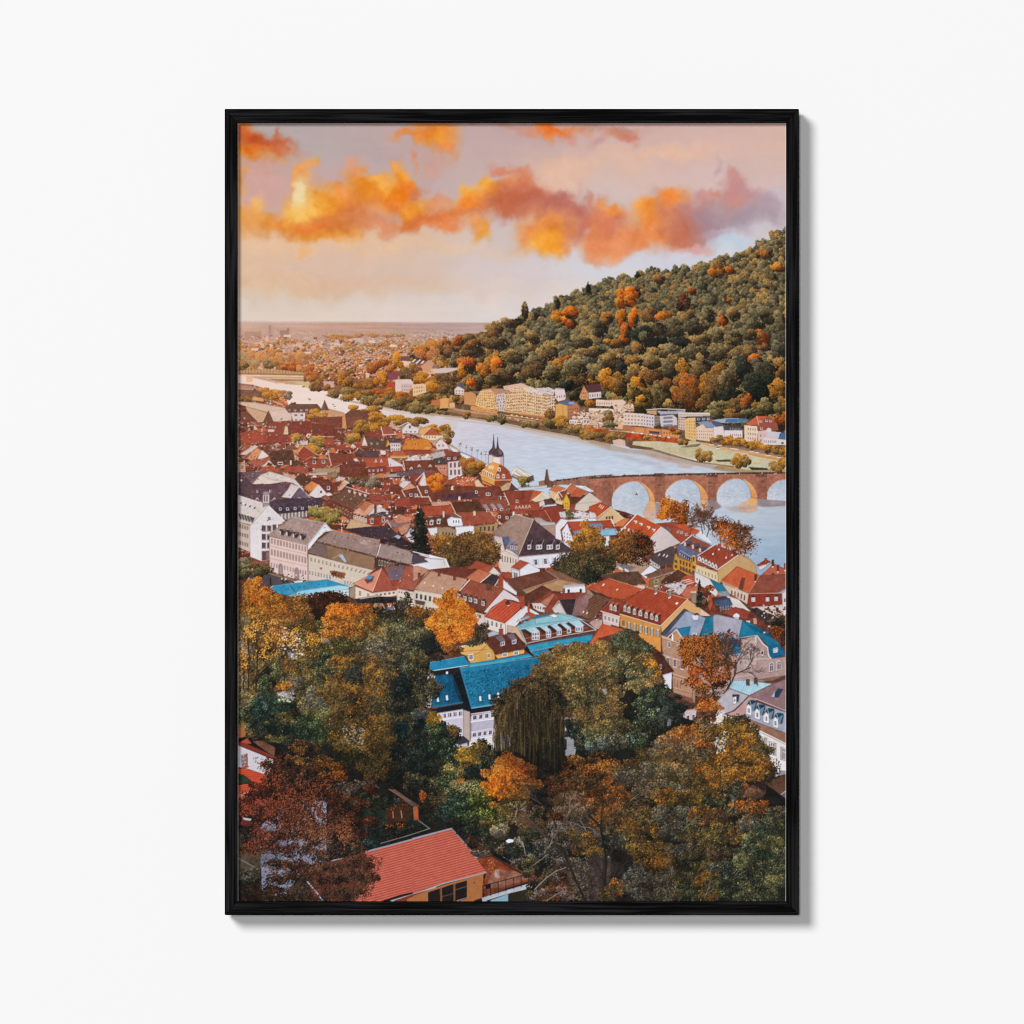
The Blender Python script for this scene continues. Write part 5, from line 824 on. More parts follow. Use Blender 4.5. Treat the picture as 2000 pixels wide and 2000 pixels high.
arch('742,420 746,370 762,330 800,288 850,252 905,235 960,232 1010,247 1048,276 1075,320 1088,370 1090,480 1000,500 760,480', '1010,246 1045,252 1090,280 1125,318 1150,360 1165,405 1160,432 1090,416 1088,370 1075,320 1048,276')
arch('1246,450 1248,372 1265,325 1300,282 1350,245 1410,228 1470,225 1515,240 1545,270 1568,315 1580,365 1582,430 1520,470 1400,500 1280,490', '1495,226 1530,233 1575,262 1610,300 1632,342 1647,385 1646,418 1582,400 1580,365 1568,315 1545,270 1515,240')
arch('1738,430 1742,370 1760,320 1795,280 1840,250 1890,236 1935,234 1935,470 1800,470')
for s in ('130,250 215,240 222,478 132,470', '645,190 742,190 742,455 648,450', '1163,185 1245,182 1246,440 1163,432', '1648,178 1738,178 1738,424 1650,418'): P('B3', '8c5650', s, n=9, m=10, a=.7)
for s in ('235,372 262,333 300,296 345,270 400,252 450,249 498,259', '744,370 762,326 800,284 850,249 905,231 960,228 1010,243', '1248,370 1265,321 1300,278 1350,241 1410,224 1470,221', '1742,366 1760,316 1795,276 1840,246 1890,232 1932,230'): L('B3', 'd8a894', 1.2, s, .8)
for x, y in ((690, 285), (1185, 262), (1695, 250)): P('B3', '5c3c3c', f'{x-32},{y+6} {x},{y-14} {x+34},{y+6}', n=4, a=.7)
P('B3', '5c4040', '0,208 400,188 900,172 1500,160 1935,158 1935,174 1500,178 900,190 400,205 0,228', n=10, m=8); L('B3', 'b88c84', 1, '0,232 400,210 900,194 1500,182 1935,178', .7)
for x in (640, 1160, 1640): P('B3', '6c4444', f'{x-10},200 {x-5},170 {x+90},168 {x+95},205', n=12)
for k in range(150):
    x = rng.uniform(40, 1930); y = 212 - (x / 1932) * 46 + rng.randn() * 3 - (12 if x < 400 else 6 * (x < 900)); P('B3', ['241c20', '3c2c30', 'e8d8d4', '94584c', '544048', '2c2428'][rng.randint(6)], f'{x},{y-10} {x+5},{y-10} {x+6},{y+4} {x-1},{y+4}', a=.85)
for k in range(46): x = rng.uniform(1400, 1932); y = 1692 - (x - 1400) * .088 + rng.randn() * 3; P('A2', ['2c2024', '3c2c30', '5c4444'][rng.randint(3)], f'{x},{y-8} {x+6},{y-8} {x+6},{y+6} {x},{y+6}')
P('A2', '6c4844', '1285,1700 1295,1640 1300,1590 1308,1580 1316,1590 1322,1640 1335,1690 1370,1700 1370,1760 1230,1750 1240,1700', n=12, m=8); P('A2', 'a86c50', '1230,1700 1280,1690 1290,1740 1235,1745', n=9)
P('A2', 'c0c4cc', '1020,1762 1310,1735 1312,1758 1040,1790', n=4)
for k in range(22): x = 1040 + k * 12; L('A2', '6c5c60', .7, f'{x},{1752-k*1.1} {x},{1772-k*1.2}', .6)
P('B3', 'd0a088', '585,440 645,455 640,640 560,620 520,560', n=6, m=14, a=.8); P('B3', 'f0a468', '590,440 640,452 636,540 575,520', n=5, m=8, a=.8); P('B3', '8c7478', '645,455 742,455 720,600 660,620', n=6, m=8, a=.7)
P('B3', 'e0a070', '1090,418 1160,432 1150,540 1085,500', n=6, m=8, a=.85); P('B3', '846a6c', '1160,434 1246,442 1300,500 1200,540 1150,520', n=6, m=10, a=.8)
P('B3', 'd89c74', '1582,402 1648,420 1640,540 1540,560 1440,500', n=6, m=14, a=.75); P('B3', 'f0a468', '1590,410 1640,425 1630,480 1550,470', n=5, m=6, a=.8); P('B3', '86747c', '1650,422 1740,426 1935,440 1935,490 1700,500 1640,480', n=6, m=12, a=.75); P('B3', 'b49c9c', '1300,500 1560,480 1640,500 1500,560 1380,540', n=6, m=14, a=.5)
soften('B3', '560,470 740,465 1160,440 1300,470 1600,430 1932,445 1932,520 1600,580 1300,560 700,640 520,620 540,520', 5)
P('B3', '94584c', '456,378 462,350 472,378'); P('B3', '5c4c54', '448,375 482,375 476,384 452,384')
# ---- middle of the old town (A2 / B2)
TS('A2', '40,1110,60,40,b,y2 200,1180,60,35,y,y2 300,1220,80,70,y2,b 340,1280,90,70,y2,gy 240,1190,60,30,y', leaf=1.3)
P('A2', 'e4a070', '50,1230 75,1180 150,1162 250,1200 180,1180 110,1245', n=5); P('A2', 'b05040', '110,1245 180,1178 285,1245', n=5); P('A2', 'e4c8a8', '105,1250 290,1248 300,1290 180,1300 110,1280', n=4); W('A2', '120,1255 230,1252 230,1285 125,1285', 4, 1, g='7c5c58', f=None)
P('A2', 'd89068', '180,1330 265,1265 330,1300 240,1380', n=6); P('A2', '5c4048', '210,1325 265,1275 325,1320 250,1325', n=4); P('A2', 'dccad0', '215,1335 265,1282 335,1335 350,1380 235,1390', n=4); W('A2', '235,1330 310,1330 315,1370 240,1370', 2, 1); L('A2', 'f0e0e0', 1.1, '205,1330 265,1268 355,1385')
P('A2', '84403c', '250,1400 330,1385 390,1410 460,1415 470,1460 330,1470 260,1440', n=8, m=7); P('A2', 'b8b0b4', '170,1430 300,1400 320,1450 200,1480', n=10)
P('B2', '54484e', '185,80 205,30 320,20 335,80 200,85', n=6); dormers('B2', '255,55', 16, 26, cap='4c4450'); P('B2', 'c87868', '225,88 335,80 340,205 280,175 245,140', n=5); W('B2', '240,100 330,95 330,145 250,145', 2, 1); 
P('B2', '6c3438', '318,-5 475,-5 475,42 330,52', n=6); dormers('B2', '352,22 410,20', 26, 30, cap='74383c'); P('B2', 'dcccd6', '340,58 476,44 478,192 345,235', n=3); W('B2', '350,66 470,54 470,115 352,122', 3, 1, g='6c545c', f='905858', fx=.5, fy=.85); W('B2', '352,132 470,126 470,185 355,195', 3, 1, g='6c545c', f='905858', fx=.5, fy=.85); P('B2', 'f0ecf4', '475,120 500,125 500,180 478,190')
P('B2', '74343a', '0,55 60,52 190,62 242,142 100,132 0,135', n=6, rows=3, ra=3); 
for x, y in ((60, 95), (168, 95)): P('B2', 'ece0dc', f'{x-18},{y+12} {x},{y-14} {x+20},{y+10}', n=2); P('B2', '5c2c34', f'{x-8},{y+9} {x},{y-3} {x+9},{y+8}')
P('B2', '6c5c6c', '0,140 120,135 240,150 230,180 0,175', n=5); P('B2', '94403a', '0,180 100,180 60,260 0,250', n=6); P('B2', 'dcd0dc', '60,270 110,165 135,290 80,300', n=3); P('B2', '8c3c38', '112,165 240,150 330,230 300,280 150,280', n=6, m=6); L('B2', 'ecdcd8', 1.4, '30,240 105,165 140,280')
TS('B2', '520,60,60,80,b,r 580,110,90,90,r,b 620,90,70,60,y2,o2 640,90,40,40,y 560,180,60,50,b2', leaf=1.5)
P('B2', 'a84c3c', '340,250 440,195 560,215 600,290 480,300 400,280', n=7, m=7); P('B2', 'c85c38', '410,258 550,190 645,235 600,295 470,292', n=6, m=7); P('B2', 'dcb4a0', '600,240 640,228 690,300 610,300', n=4); grit('420,200 640,200 640,290 420,290', 60, 'e8b8a0 5c3030 ecd8cc', 3, 2, .8, 'B2')
for x in (520, 545, 570): L('B2', 'ecd0c0', 1, f'{x},250 {x+24},215', .9)
P('B2', 'e89850', '658,185 672,150 700,115 745,80 782,58 848,82 820,150 805,190 798,236', n=5, m=3); P('B2', '9c4434', '848,80 900,110 942,150 968,215 966,236 870,240 798,238 812,180', n=6, rows=4, ra=4); P('B2', 'e09858', '662,190 798,238 800,292 668,232', n=5); P('B2', 'a83c24', '800,240 962,236 950,262 850,297 800,296', n=6); L('B2', 'f8c890', 1.2, '660,186 798,237 968,235'); L('B2', 'f0b070', 1, '782,58 850,82')
for k in range(6): x, y = 690 + k * 18, 148 + k * 9; P('B2', 'f0ece4', f'{x-8},{y+26} {x-4},{y-18} {x+8},{y-18} {x+6},{y+26}', n=2); P('B2', '6c3c30', f'{x-2},{y+26} {x},{y-6} {x+8},{y-8} {x+5},{y+26}', n=2)
for k in range(3): x, y = 745 + k * 18, 105 + k * 3; P('B2', 'f0e4dc', f'{x-6},{y+18} {x-2},{y-16} {x+7},{y-16} {x+5},{y+18}', n=2)
for x, y in ((843, 132), (830, 198), (885, 198)): P('B2', 'ece4e8', f'{x-15},{y+19} {x-14},{y-14} {x},{y-22} {x+14},{y-14} {x+15},{y+19}', n=2); P('B2', '6c5460', f'{x-8},{y+12} {x-8},{y-10} {x+8},{y-10} {x+8},{y+12}', n=3); L('B2', 'ece4e8', .7, f'{x},{y-12} {x},{y+12}')
P('B2', 'ec7c30', '670,235 770,285 770,300 680,270', n=6); TS('B2', '235,270,95,85,o,o 180,230,50,40,o', leaf=1.6)
P('B2', 'cf9c80', '850,298 920,255 962,262 940,328 870,345', n=6, m=5); P('B2', '5c4448', '962,262 1032,332 940,332', n=5); P('B2', '74504c', '850,260 900,240 930,250 860,300', n=6)
def row(s):
    for a in s.strip().split('\n'):
        c, q = a.strip().split(' ', 1); P('B2', c, q, n=6, rows=3, ra=4, m=5)
row('''74343a 45,295 150,290 190,380 90,395
703638 165,370 400,300 620,300 640,400 380,440 180,445
5c3c48 280,380 620,350 640,410 300,440
78383a 560,310 850,300 870,390 640,380
84403c 640,390 760,360 800,420 650,440
8c3c34 890,345 1180,335 1130,455 945,470
c85c38 1180,335 1275,350 1200,430 1130,455
a84838 95,485 380,478 412,560 120,590
582e34 375,450 640,440 705,545 420,552
94443a 640,442 900,430 935,480 880,540 720,545
a04438 930,470 1225,460 1260,520 1200,560 1060,560 950,520
8c3c36 1100,540 1290,520 1355,640 1190,612
8c3a38 1285,512 1435,480 1488,530 1450,655 1350,645
9c4a40 410,560 740,540 832,652 480,682
6c3438 860,560 1010,560 960,620 830,640
5c2f34 130,600 330,590 330,685 160,692
cc8c80 170,450 370,440 350,480 190,490''')
L('B2', 'ecdcd8', 1.6, '40,295 90,400 150,400'); L('B2', 'ecdcd8', 1.4, '150,390 180,445'); L('B2', 'ecdcd8', 1.4, '890,360 940,470 930,480'); L('B2', 'e8c8a8', 1.4, '370,460 415,555'); L('B2', 'ecdcd8', 1.6, '405,560 470,600 480,680'); L('B2', 'c89078', 1.2, '760,540 835,655'); L('B2', 'd8a090', 1, '1290,530 1355,640')
dormers('B2', '130,345 30,380 255,440 620,350 1018,440 725,370 745,370 845,590 920,600 970,600', 26, 34, cap='6c3438'); dormers('B2', '180,655 250,645', 34, 40, cap='c4b8c4')
for x, y in ((710, 500), (780, 490), (845, 490)): P('B2', '9c8c94', f'{x-35},{y-22} {x+10},{y-28} {x+40},{y+22} {x},{y+26}', n=4); P('B2', 'd8ccd0', f'{x+5},{y+24} {x+38},{y+20} {x+36},{y+46} {x+8},{y+48}', n=3); P('B2', '4c3c44', f'{x+12},{y+28} {x+30},{y+26} {x+30},{y+42} {x+14},{y+44}')
for k in range(5): x, y = 1010 + k * 32, 500 - k * 2; P('B2', 'e8dcd8', f'{x-13},{y+16} {x},{y-16} {x+14},{y+16}', n=2); P('B2', '54343a', f'{x-6},{y+15} {x},{y-4} {x+7},{y+15}')
for x, y in ((985, 560), (1290, 450), (455, 410), (385, 310), (1340, 450)): P('B2', 'e0d0cc', f'{x-14},{y+24} {x-10},{y-14} {x+8},{y-16} {x+12},{y+24}', n=4)
P('B2', 'c8c8d8', '1265,480 1400,465 1405,485 1270,498', n=4); P('B2', 'd8ccd4', '1230,460 1268,425 1300,470 1240,500', n=4); P('B2', 'e0c4a8', '1150,430 1270,355 1320,420 1250,440 1200,450', n=5); L('B2', 'f0e0d8', 1.4, '1180,430 1265,355 1325,420'); P('B2', '5c3c44', '1280,425 1340,420 1380,470 1290,475', n=5)
P('B2', 'cf7048', '1330,330 1400,285 1485,312 1420,362', n=6, m=6); P('B2', 'c86444', '1470,330 1542,280 1602,300 1540,372', n=6, m=6, rows=3, ra=4); P('B2', 'c05c40', '1540,372 1602,308 1712,350 1640,402 1535,400', n=6, m=6, rows=3, ra=4); P('B2', 'e0b488', '1325,350 1420,362 1400,440 1340,400', n=6); P('B2', 'dcb890', '1385,420 1420,345 1470,440 1460,480 1395,462', n=5); P('B2', '8c3c38', '1420,362 1500,330 1510,400 1450,440', n=6); P('B2', 'e0ac38', '1462,450 1502,368 1534,450 1530,530 1480,512', n=5); W('B2', '1478,450 1528,450 1526,520 1482,505', 2, 2, g='7c5c38', f=None); P('B2', '5c2c38', '1530,400 1640,402 1590,470 1540,470', n=6); L('B2', 'f0e4dc', 1.4, '1480,340 1545,270'); L('B2', 'f0e4dc', 1.4, '1380,430 1425,350 1460,400'); W('B2', '1400,400 1440,400 1440,450 1400,450', 2, 1, f=None)
P('B2', 'cfc2b8', '1590,470 1722,350 1850,448 1830,462 1690,542 1578,525', n=3); L('B2', '5c5454', 1.6, '1585,474 1722,352 1780,385'); L('B2', 'a89c94', 1, '1592,468 1840,448'); L('B2', 'ece8f0', 2, '1600,296 1680,300 1760,345')
P('B2', '5c5c3c', '1490,545 1550,530 1570,600 1500,600', n=12); P('B2', 'd4ccd4', '1425,550 1490,545 1500,600 1440,600', n=8); P('B2', 'd8d0d8', '1565,560 1640,540 1720,560 1790,590 1780,620 1570,600', n=8, m=8); grit('1430,540 1790,540 1790,620 1430,620', 60, '94848c f0ecf4 5c5058', 4, 2, .7, 'B2')
P('B2', 'a0744c', '600,685 832,660 812,765 612,752', n=5, c2='b48c6c'); W('B2', '640,680 810,670 800,750 640,745', 4, 1, g='3c3030', f='a8907c', fx=.5, fy=.8)
P('B2', 'd8d8e4', '330,620 380,590 470,600 490,680 380,690 345,680', n=6); P('B2', '7c4c50', '320,570 400,560 480,610 400,600', n=6); W('B2', '385,615 460,615 460,670 385,670', 3, 1, g='5c6470', f='ecf0f4'); P('B2', 'dcdce6', '415,692 592,682 604,755 420,795', n=3); P('B2', '9c8070', '240,700 340,690 420,720 420,800 350,840 230,810', n=5); W('B2', '280,720 400,740 400,790 280,800', 4, 1, g='3c3434', f=None, fx=.4); P('B2', 'd8d4de', '140,705 240,698 235,800 190,810', n=4); P('B2', 'ccc4cc', '290,540 308,540 308,600 292,600'); P('B2', 'e0c4a8', '585,540 612,535 614,582 590,586', n=3)
# hip roofed mansion
P('B2', 'a89c98', '1180,600 1240,600 1340,660 1230,700', n=6); P('B2', 'ac8c80', '1225,655 1392,672 1392,810 1250,700', n=5); P('B2', 'b8b4bc', '1230,640 1390,650 1392,675 1240,680', n=5)
P('B2', '9c8078', '775,752 1002,570 1178,622 1030,978 900,925 940,830 800,790', n=6, m=6, rows=4, ra=2, c2='a4887c'); P('B2', '5a4248', '1178,622 1572,932 1300,960 1030,980', n=6, m=4, c2='50404a'); L('B2', 'd0c0b8', 1.2, '1178,622 1032,976'); L('B2', 'cfc4c0', 1.2, '1002,570 1178,622'); grit('960,620 1140,650 1060,860 850,790', 60, '6c5450 c8b0a4 7c6460', 2, 1, .6, 'B2')
P('B2', 'd0c4c4', '790,780 870,800 900,930 830,960 800,880', n=6, m=6); P('B2', '5c6484', '875,790 930,785 950,840 900,880', n=6, m=7); P('B2', '787c98', '940,830 990,830 1000,860 900,900', n=6); P('B2', '8c8088', '900,900 1000,880 1040,970 940,940', n=6, m=8); P('B2', 'd8d0d8', '905,905 960,925 1030,978 1030,1000 900,950', n=6); dormers('B2', '965,890 1005,895', 24, 44, cap='5c5c74')
for x, w in ((1136, 40), (1232, 66), (1336, 64), (1416, 42)): P('B2', '3c3440', f'{x-w*.7},870 {x-w*.2},838 {x+w*.5},832 {x+w*.72},860 {x+w*.66},912 {x-w*.6},925', n=4); P('B2', 'e4e0e8', f'{x-w*.45},872 {x+w*.5},866 {x+w*.5},910 {x-w*.45},918', n=3); W('B2', f'{x-w*.4},876 {x+w*.46},870 {x+w*.46},906 {x-w*.4},912', 2 if w > 50 else 1, 1, g='54505c', f='e8e4ec', fx=.8, fy=1); L('B2', 'a89ca4', 1, f'{x+w*.4},868 {x+w*.75},820')
P('B2', 'd8c4bc', '830,930 900,925 1030,985 1030,1115 960,1140 840,1130', n=3); W('B2', '860,950 1020,1000 1020,1070 860,1050', 6, 1, g='74605c', f='e8dcd4', fx=.45, fy=.85); P('B2', 'd6d2de', '1030,988 1300,962 1570,938 1520,1000 1440,1085 1180,1100 1030,1115', n=3); W('B2', '1150,1000 1430,975 1440,1060 1160,1085', 3, 1, g='4c4854', f='f0eef4', fx=.36, fy=.8, sh='b8bcc8'); L('B2', '988c94', 1, '1030,985 1570,938')
P('B2', 'd9d5e0', '1390,682 1448,612 1520,625 1700,600 1800,610 1800,640 1520,645 1440,720 1458,830 1392,805', n=3); P('B2', 'b0463a', '1505,642 1935,630 1935,700 1560,735', n=6, rows=3.4, ra=4); P('B2', '5c8cb8', '1560,740 1650,720 1935,722 1935,782 1600,790', n=9, m=9); P('B2', '7ca8cc', '1700,660 1850,655 1860,690 1740,690', n=6); P('B2', 'dad6e2', '1455,740 1508,648 1572,835 1540,900 1478,860', n=3); W('B2', '1465,735 1550,760 1545,850 1470,840', 3, 3, g='5c505c', f=None, fx=.35); P('B2', 'd6d4e0', '1600,792 1935,785 1935,940 1850,930 1640,900', n=4); L('B2', '9c3c38', 1.5, '1450,735 1508,648 1575,835'); W('B2', '1745,690 1860,690 1860,720 1745,725', 4, 1, f='d8dce4')
STYLE = 'near'; NT = .13
TS('B2', '270,800,80,50,y2,y 260,860,90,80,y,b 600,800,150,60,y2,b 480,860,150,80,b,y2 660,850,190,100,b,y2 380,960,160,110,b,b2 560,970,240,120,b2,b 720,960,130,100,b,b2 780,900,90,60,y2,b 480,1050,160,50,b2', leaf=1.6, con=1.1)
conifer('B2', 62, 500, 950, 120, 'k')
TS('B2', '1685,670,45,50,y,o 1690,750,90,70,y 1650,830,110,80,y,y2 1740,860,120,90,y,y2 1700,940,120,80,y2,b 1560,870,50,40,y,y2 1910,870,60,90,b,r 1880,800,40,40,y2', leaf=1.6, con=1.2)
TS('B2', '1800,1000,150,90,b2,y2 1560,1010,150,80,d,b2 1440,1050,110,60,d,g 1640,1090,200,90,d,k 1500,1120,140,60,d,g 1780,1080,170,100,b2,b 1900,1060,100,90,b2,lb 1700,1170,130,80,k,d 1600,1160,120,50,d', leaf=1.6, con=1.1)
P('B2', 'dcdce6', '0,1060 150,990 160,960 320,1010 362,1100 200,1118 0,1085', n=3, c2='d0ccd4'); P('B2', '544a58', '0,945 130,1020 150,1035 0,1060', n=4); L('B2', 'f0f0f8', 1.6, '0,935 160,975 320,1008 355,1090'); L('B2', '74747c', 1.2, '60,965 170,1005 300,1010'); L('B2', '8c9094', 1, '300,1020 310,1070')
# ---- lower middle roofs (B2)
P('B2', '6e3230', '170,1110 400,1085 560,1070 650,1130 520,1195 400,1180', n=7, rows=3.4, ra=3, m=5); P('B2', 'a44a38', '525,1105 622,1020 790,1080 742,1140 640,1100', n=6, rows=3.4, ra=4, m=4); P('B2', 'd8ccd0', '742,1140 790,1085 862,1160 800,1160', n=3); P('B2', '943c34', '780,1075 850,1100 860,1150 800,1090', n=6)
P('B2', 'c46c54', '518,1192 640,1100 765,1150 655,1242', n=6, rows=3.4, ra=3, m=6); P('B2', '44393e', '660,1242 765,1155 842,1178 815,1270', n=5); L('B2', 'e4dce0', 1.6, '655,1242 765,1152'); L('B2', 'e4dce0', 1.4, '800,1270 842,1200'); P('B2', 'a84432', '838,1172 880,1170 880,1290 835,1285', n=7, rows=2.6, ra=4); P('B2', 'd8d4de', '880,1205 1015,1335 1012,1362 980,1345 880,1290', n=3)
P('B2', 'a8483a', '870,1150 940,1130 970,1190 900,1200', n=6, m=5)
P('B2', 'b88880', '10,1300 172,1124 535,1205 402,1376 280,1350', n=6, rows=3.2, ra=4, m=6); P('B2', 'c08478', '0,1080 40,1072 160,1110 0,1230', n=6, m=6); L('B2', '7c4848', 1.6, '5,1300 170,1125'); 
for x, y in ((255, 1155), (405, 1195), (60, 1170), (735, 1280)): P('B2', '7c3c34', f'{x-12},{y-28} {x+12},{y-28} {x+12},{y+20} {x-12},{y+18}', n=4)
for x, y in ((200, 1270), (290, 1292), (115, 1240)): P('B2', 'e8dce0', f'{x-12},{y+6} {x},{y-10} {x+10},{y-6} {x},{y+10}', n=2)
P('B2', 'd6c8bc', '10,1310 280,1352 402,1380 340,1440 290,1540 10,1470', n=4); W('B2', '15,1330 280,1385 270,1450 15,1400', 6, 1, g='242c2c', f='b4aca4', fx=.55, fy=.85); W('B2', '15,1440 220,1480 210,1530 15,1500', 6, 1, g='34343c', f='d8d0c8', fx=.55, fy=.8); P('B2', '5c4c4c', '20,1405 120,1425 110,1462 25,1445', n=5)
P('B2', '964c42', '425,1352 562,1215 892,1300 842,1362 702,1525 560,1440', n=6, rows=4, ra=7, m=4); P('B2', '703a38', '425,1355 445,1345 720,1420 702,1525 560,1495', n=6, rows=4, ra=5); P('B2', '6c3c38', '712,1260 765,1258 765,1312 715,1310', n=6); L('B2', 'ecdcdc', 1.8, '455,1320 555,1210'); P('B2', 'd8ccd8', '895,1308 1045,1405 1062,1440 980,1410 892,1398 770,1480 722,1535 702,1525 842,1362', n=3); L('B2', 'f0e8ec', 1.4, '702,1525 892,1310')
for x, y in ((447, 1368), (507, 1390), (562, 1404), (612, 1418), (685, 1442)): P('B2', '503438', f'{x-30},{y-20} {x-10},{y-52} {x+22},{y-42} {x+20},{y-10}', n=5); P('B2', 'e0dcdc', f'{x-18},{y-24} {x+16},{y-18} {x+17},{y+26} {x-17},{y+18}', n=3); P('B2', '5c5458', f'{x-11},{y-16} {x+9},{y-12} {x+9},{y+18} {x-10},{y+12}', n=3); L('B2', 'e0dcdc', .7, f'{x-1},{y-14} {x-1},{y+16}'); L('B2', 'b86858', 1, f'{x-14},{y-30} {x+10},{y-62}')
P('B2', 'd4c4bc', '590,1520 702,1550 720,1690 690,1720 605,1600', n=4); P('B2', 'dccfc8', '695,1572 905,1640 902,1748 722,1690', n=3); W('B2', '708,1588 885,1636 880,1700 712,1650', 4, 1, g='6c5c60', f='f0e8e4', fx=.5, fy=.95); W('B2', '625,1530 680,1545 680,1605 630,1590', 1, 1, g='6c5860', f='bca8a8', fx=.6)
P('B2', 'c44c3a', '693,1562 890,1398 1062,1448 1040,1500 905,1637', n=5, rows=5.2, ra=12, m=3); L('B2', 'e89888', 1, '693,1562 890,1398'); P('B2', '4c3438', '900,1430 930,1405 950,1440 935,1468 910,1450', n=6); P('B2', 'e0d8dc', '920,1460 945,1455 935,1470'); P('B2', 'dcd6e0', '905,1640 1095,1470 1228,1545 1190,1560 1110,1530 1020,1650 905,1745', n=3); L('B2', 'f0ecf0', 1.6, '905,1640 1095,1468 1230,1548'); P('B2', 'a84838', '1020,1375 1090,1370 1095,1470 1060,1500 1050,1450', n=6, m=5); P('B2', 'b04c3c', '1120,1440 1142,1435 1140,1530 1122,1520', n=5)
P('B2', 'b04a3c', '1060,1590 1130,1520 1210,1555 1180,1610', n=5, rows=3.4, ra=5); P('B2', '8c94a8', '1022,1602 1120,1555 1155,1575 1060,1615', n=4); rubble('B2', '1010,1600 1120,1600 1120,1640 1010,1640', 22, '4c4448 d8d0d4 6c5c60', 5, 3); P('B2', 'a4acbc', '725,1740 790,1705 850,1740 740,1770', n=5); P('B2', '8c3c34', '840,1690 882,1688 882,1755 842,1755', n=6, rows=2.6, ra=4)
P('B2', 'a84c3c', '958,1088 1048,1015 1138,1045 1042,1118', n=5, m=4); P('B2', 'd9d7e4', '1042,1112 1132,1046 1240,1108 1235,1178 1042,1230', n=2); P('B2', 'd0c8d0', '962,1098 1042,1120 1042,1230 970,1200', n=3); W('B2', '970,1125 1035,1140 1035,1205 975,1190', 1, 1, g='74747c', f='f0ecf0', fx=.85, fy=1); P('B2', 'a8c4dc', '1235,1130 1300,1140 1240,1175')
P('B2', '6c3c38', '925,1205 1240,1130 1300,1128 1425,1200 1070,1315 1000,1280', n=6, rows=3.6, ra=3, m=4); P('B2', '7c5454', '1300,1118 1430,1128 1695,1252 1640,1265 1440,1205', n=6, m=4); L('B2', 'bca09c', 1, '1300,1120 1425,1200 1070,1315'); P('B2', 'b08468', '1080,1320 1440,1205 1690,1258 1480,1270 1460,1325 1340,1320 1250,1275 1110,1350', n=6, m=6); P('B2', '5c4444', '925,1215 1060,1310 1110,1350 1100,1380 960,1260', n=6, m=5)
P('B2', 'dadae4', '1465,1278 1680,1258 1688,1335 1482,1338', n=3); P('B2', 'b8b8c0', '1460,1270 1670,1252 1690,1262 1480,1285', n=3); P('B2', '3c343c', '1628,1300 1650,1298 1652,1335 1630,1336'); P('B2', '3c383c', '1510,1305 1535,1303 1535,1335 1512,1336'); P('B2', '5c5458', '1465,1295 1485,1292 1490,1335 1480,1335')
P('B2', '602f30', '1098,1355 1268,1265 1352,1312 1165,1432', n=6, rows=3.8, ra=4, m=4); P('B2', '843a34', '1165,1432 1352,1312 1375,1350 1240,1440', n=6, m=5); P('B2', 'b87060', '1250,1430 1375,1345 1400,1360 1310,1470', n=5); P('B2', '8c3a34', '1310,1470 1390,1345 1640,1330 1600,1390 1440,1410 1370,1500', n=6, rows=3.8, ra=4, m=5); P('B2', 'd4c8cc', '1160,1440 1260,1440 1310,1475 1290,1530 1230,1520 1180,1490', n=5); W('B2', '1180,1450 1290,1470 1280,1515 1190,1500', 4, 1, g='4c3c40', f=None); P('B2', '8c4034', '1280,1480 1370,1480 1370,1540 1290,1540', n=6)
P('B2', 'd0c0c4', '1362,1495 1430,1432 1495,1540 1480,1560 1380,1530', n=4); P('B2', '3c3038', '1425,1405 1595,1398 1552,1558 1495,1550', n=6, m=4); L('B2', 'b8acb4', 1.4, '1362,1495 1428,1415 1500,1550'); L('B2', '8c848c', 1.2, '1598,1398 1560,1555'); P('B2', '8a6468', '1600,1400 1700,1340 1765,1350 1650,1560 1560,1562', n=6, m=8, c2='9c7c80'); P('B2', '7a5048', '1640,1560 1772,1350 1900,1392 1762,1615', n=6, rows=4.4, ra=12, m=6)
for x, y in ((1665, 1525), (1700, 1535), (1745, 1545)): P('B2', 'e4e4ec', f'{x-8},{y+8} {x+2},{y-12} {x+12},{y-8} {x+2},{y+12}', n=2)
P('B2', 'b85440', '1698,1295 1935,1195 1935,1350 1760,1335', n=6, rows=3.6, ra=5, m=5); P('B2', 'e8dce0', '1845,1265 1865,1245 1872,1255 1852,1275'); P('B2', 'a08070', '1690,1300 1800,1320 1800,1370 1700,1350', n=6); P('B2', '8c4038', '1840,1520 1935,1400 1935,1590', n=6, m=5); P('B2', 'd8c0bc', '1850,1540 1935,1600 1935,1700 1860,1660', n=4); W('B2', '1860,1560 1932,1600 1932,1660 1862,1620', 3, 1, g='6c5860'); rubble('B2', '1760,1540 1850,1540 1850,1660 1760,1660', 30, '5c3c38 d8c8c4 94504c 3c2c30', 5, 5); P('B2', 'b89890', '1560,1620 1850,1600 1850,1690 1790,1690 1700,1640', n=8, m=8)
# teal dormer house
P('B2', 'c0a08c', '922,1652 1020,1672 1060,1740 1112,1842 1060,1800 1000,1732 918,1722', n=4); P('B2', '6a2f2e', '1045,1695 1420,1650 1690,1600 1795,1702 1400,1775 1110,1838', n=5, rows=3.6, ra=8)
P('B2', '68a4b4', '1018,1662 1180,1590 1172,1570 1422,1530 1560,1560 1720,1615 1640,1600 1400,1645 1045,1695', n=4, m=4, c2='8cbcc8'); P('B2', '84b8c8', '1190,1590 1420,1545 1600,1580 1460,1610 1200,1640', n=4, m=6); P('B2', '2c6c84', '1172,1572 1422,1530 1424,1540 1180,1590', n=3); P('B2', 'e8e8dc', '1335,1560 1380,1545 1420,1565 1380,1580', n=3); L('B2', 'b4dce8', 1.3, '1045,1695 1640,1602 1790,1700'); L('B2', '8cc4d4', 1.5, '1020,1665 1060,1720 1112,1840'); L('B2', 'ccd4dc', 1.2, '1120,1830 1400,1770 1790,1700'); L('B2', 'c8a8a0', 1, '1060,1790 1700,1680', .6)
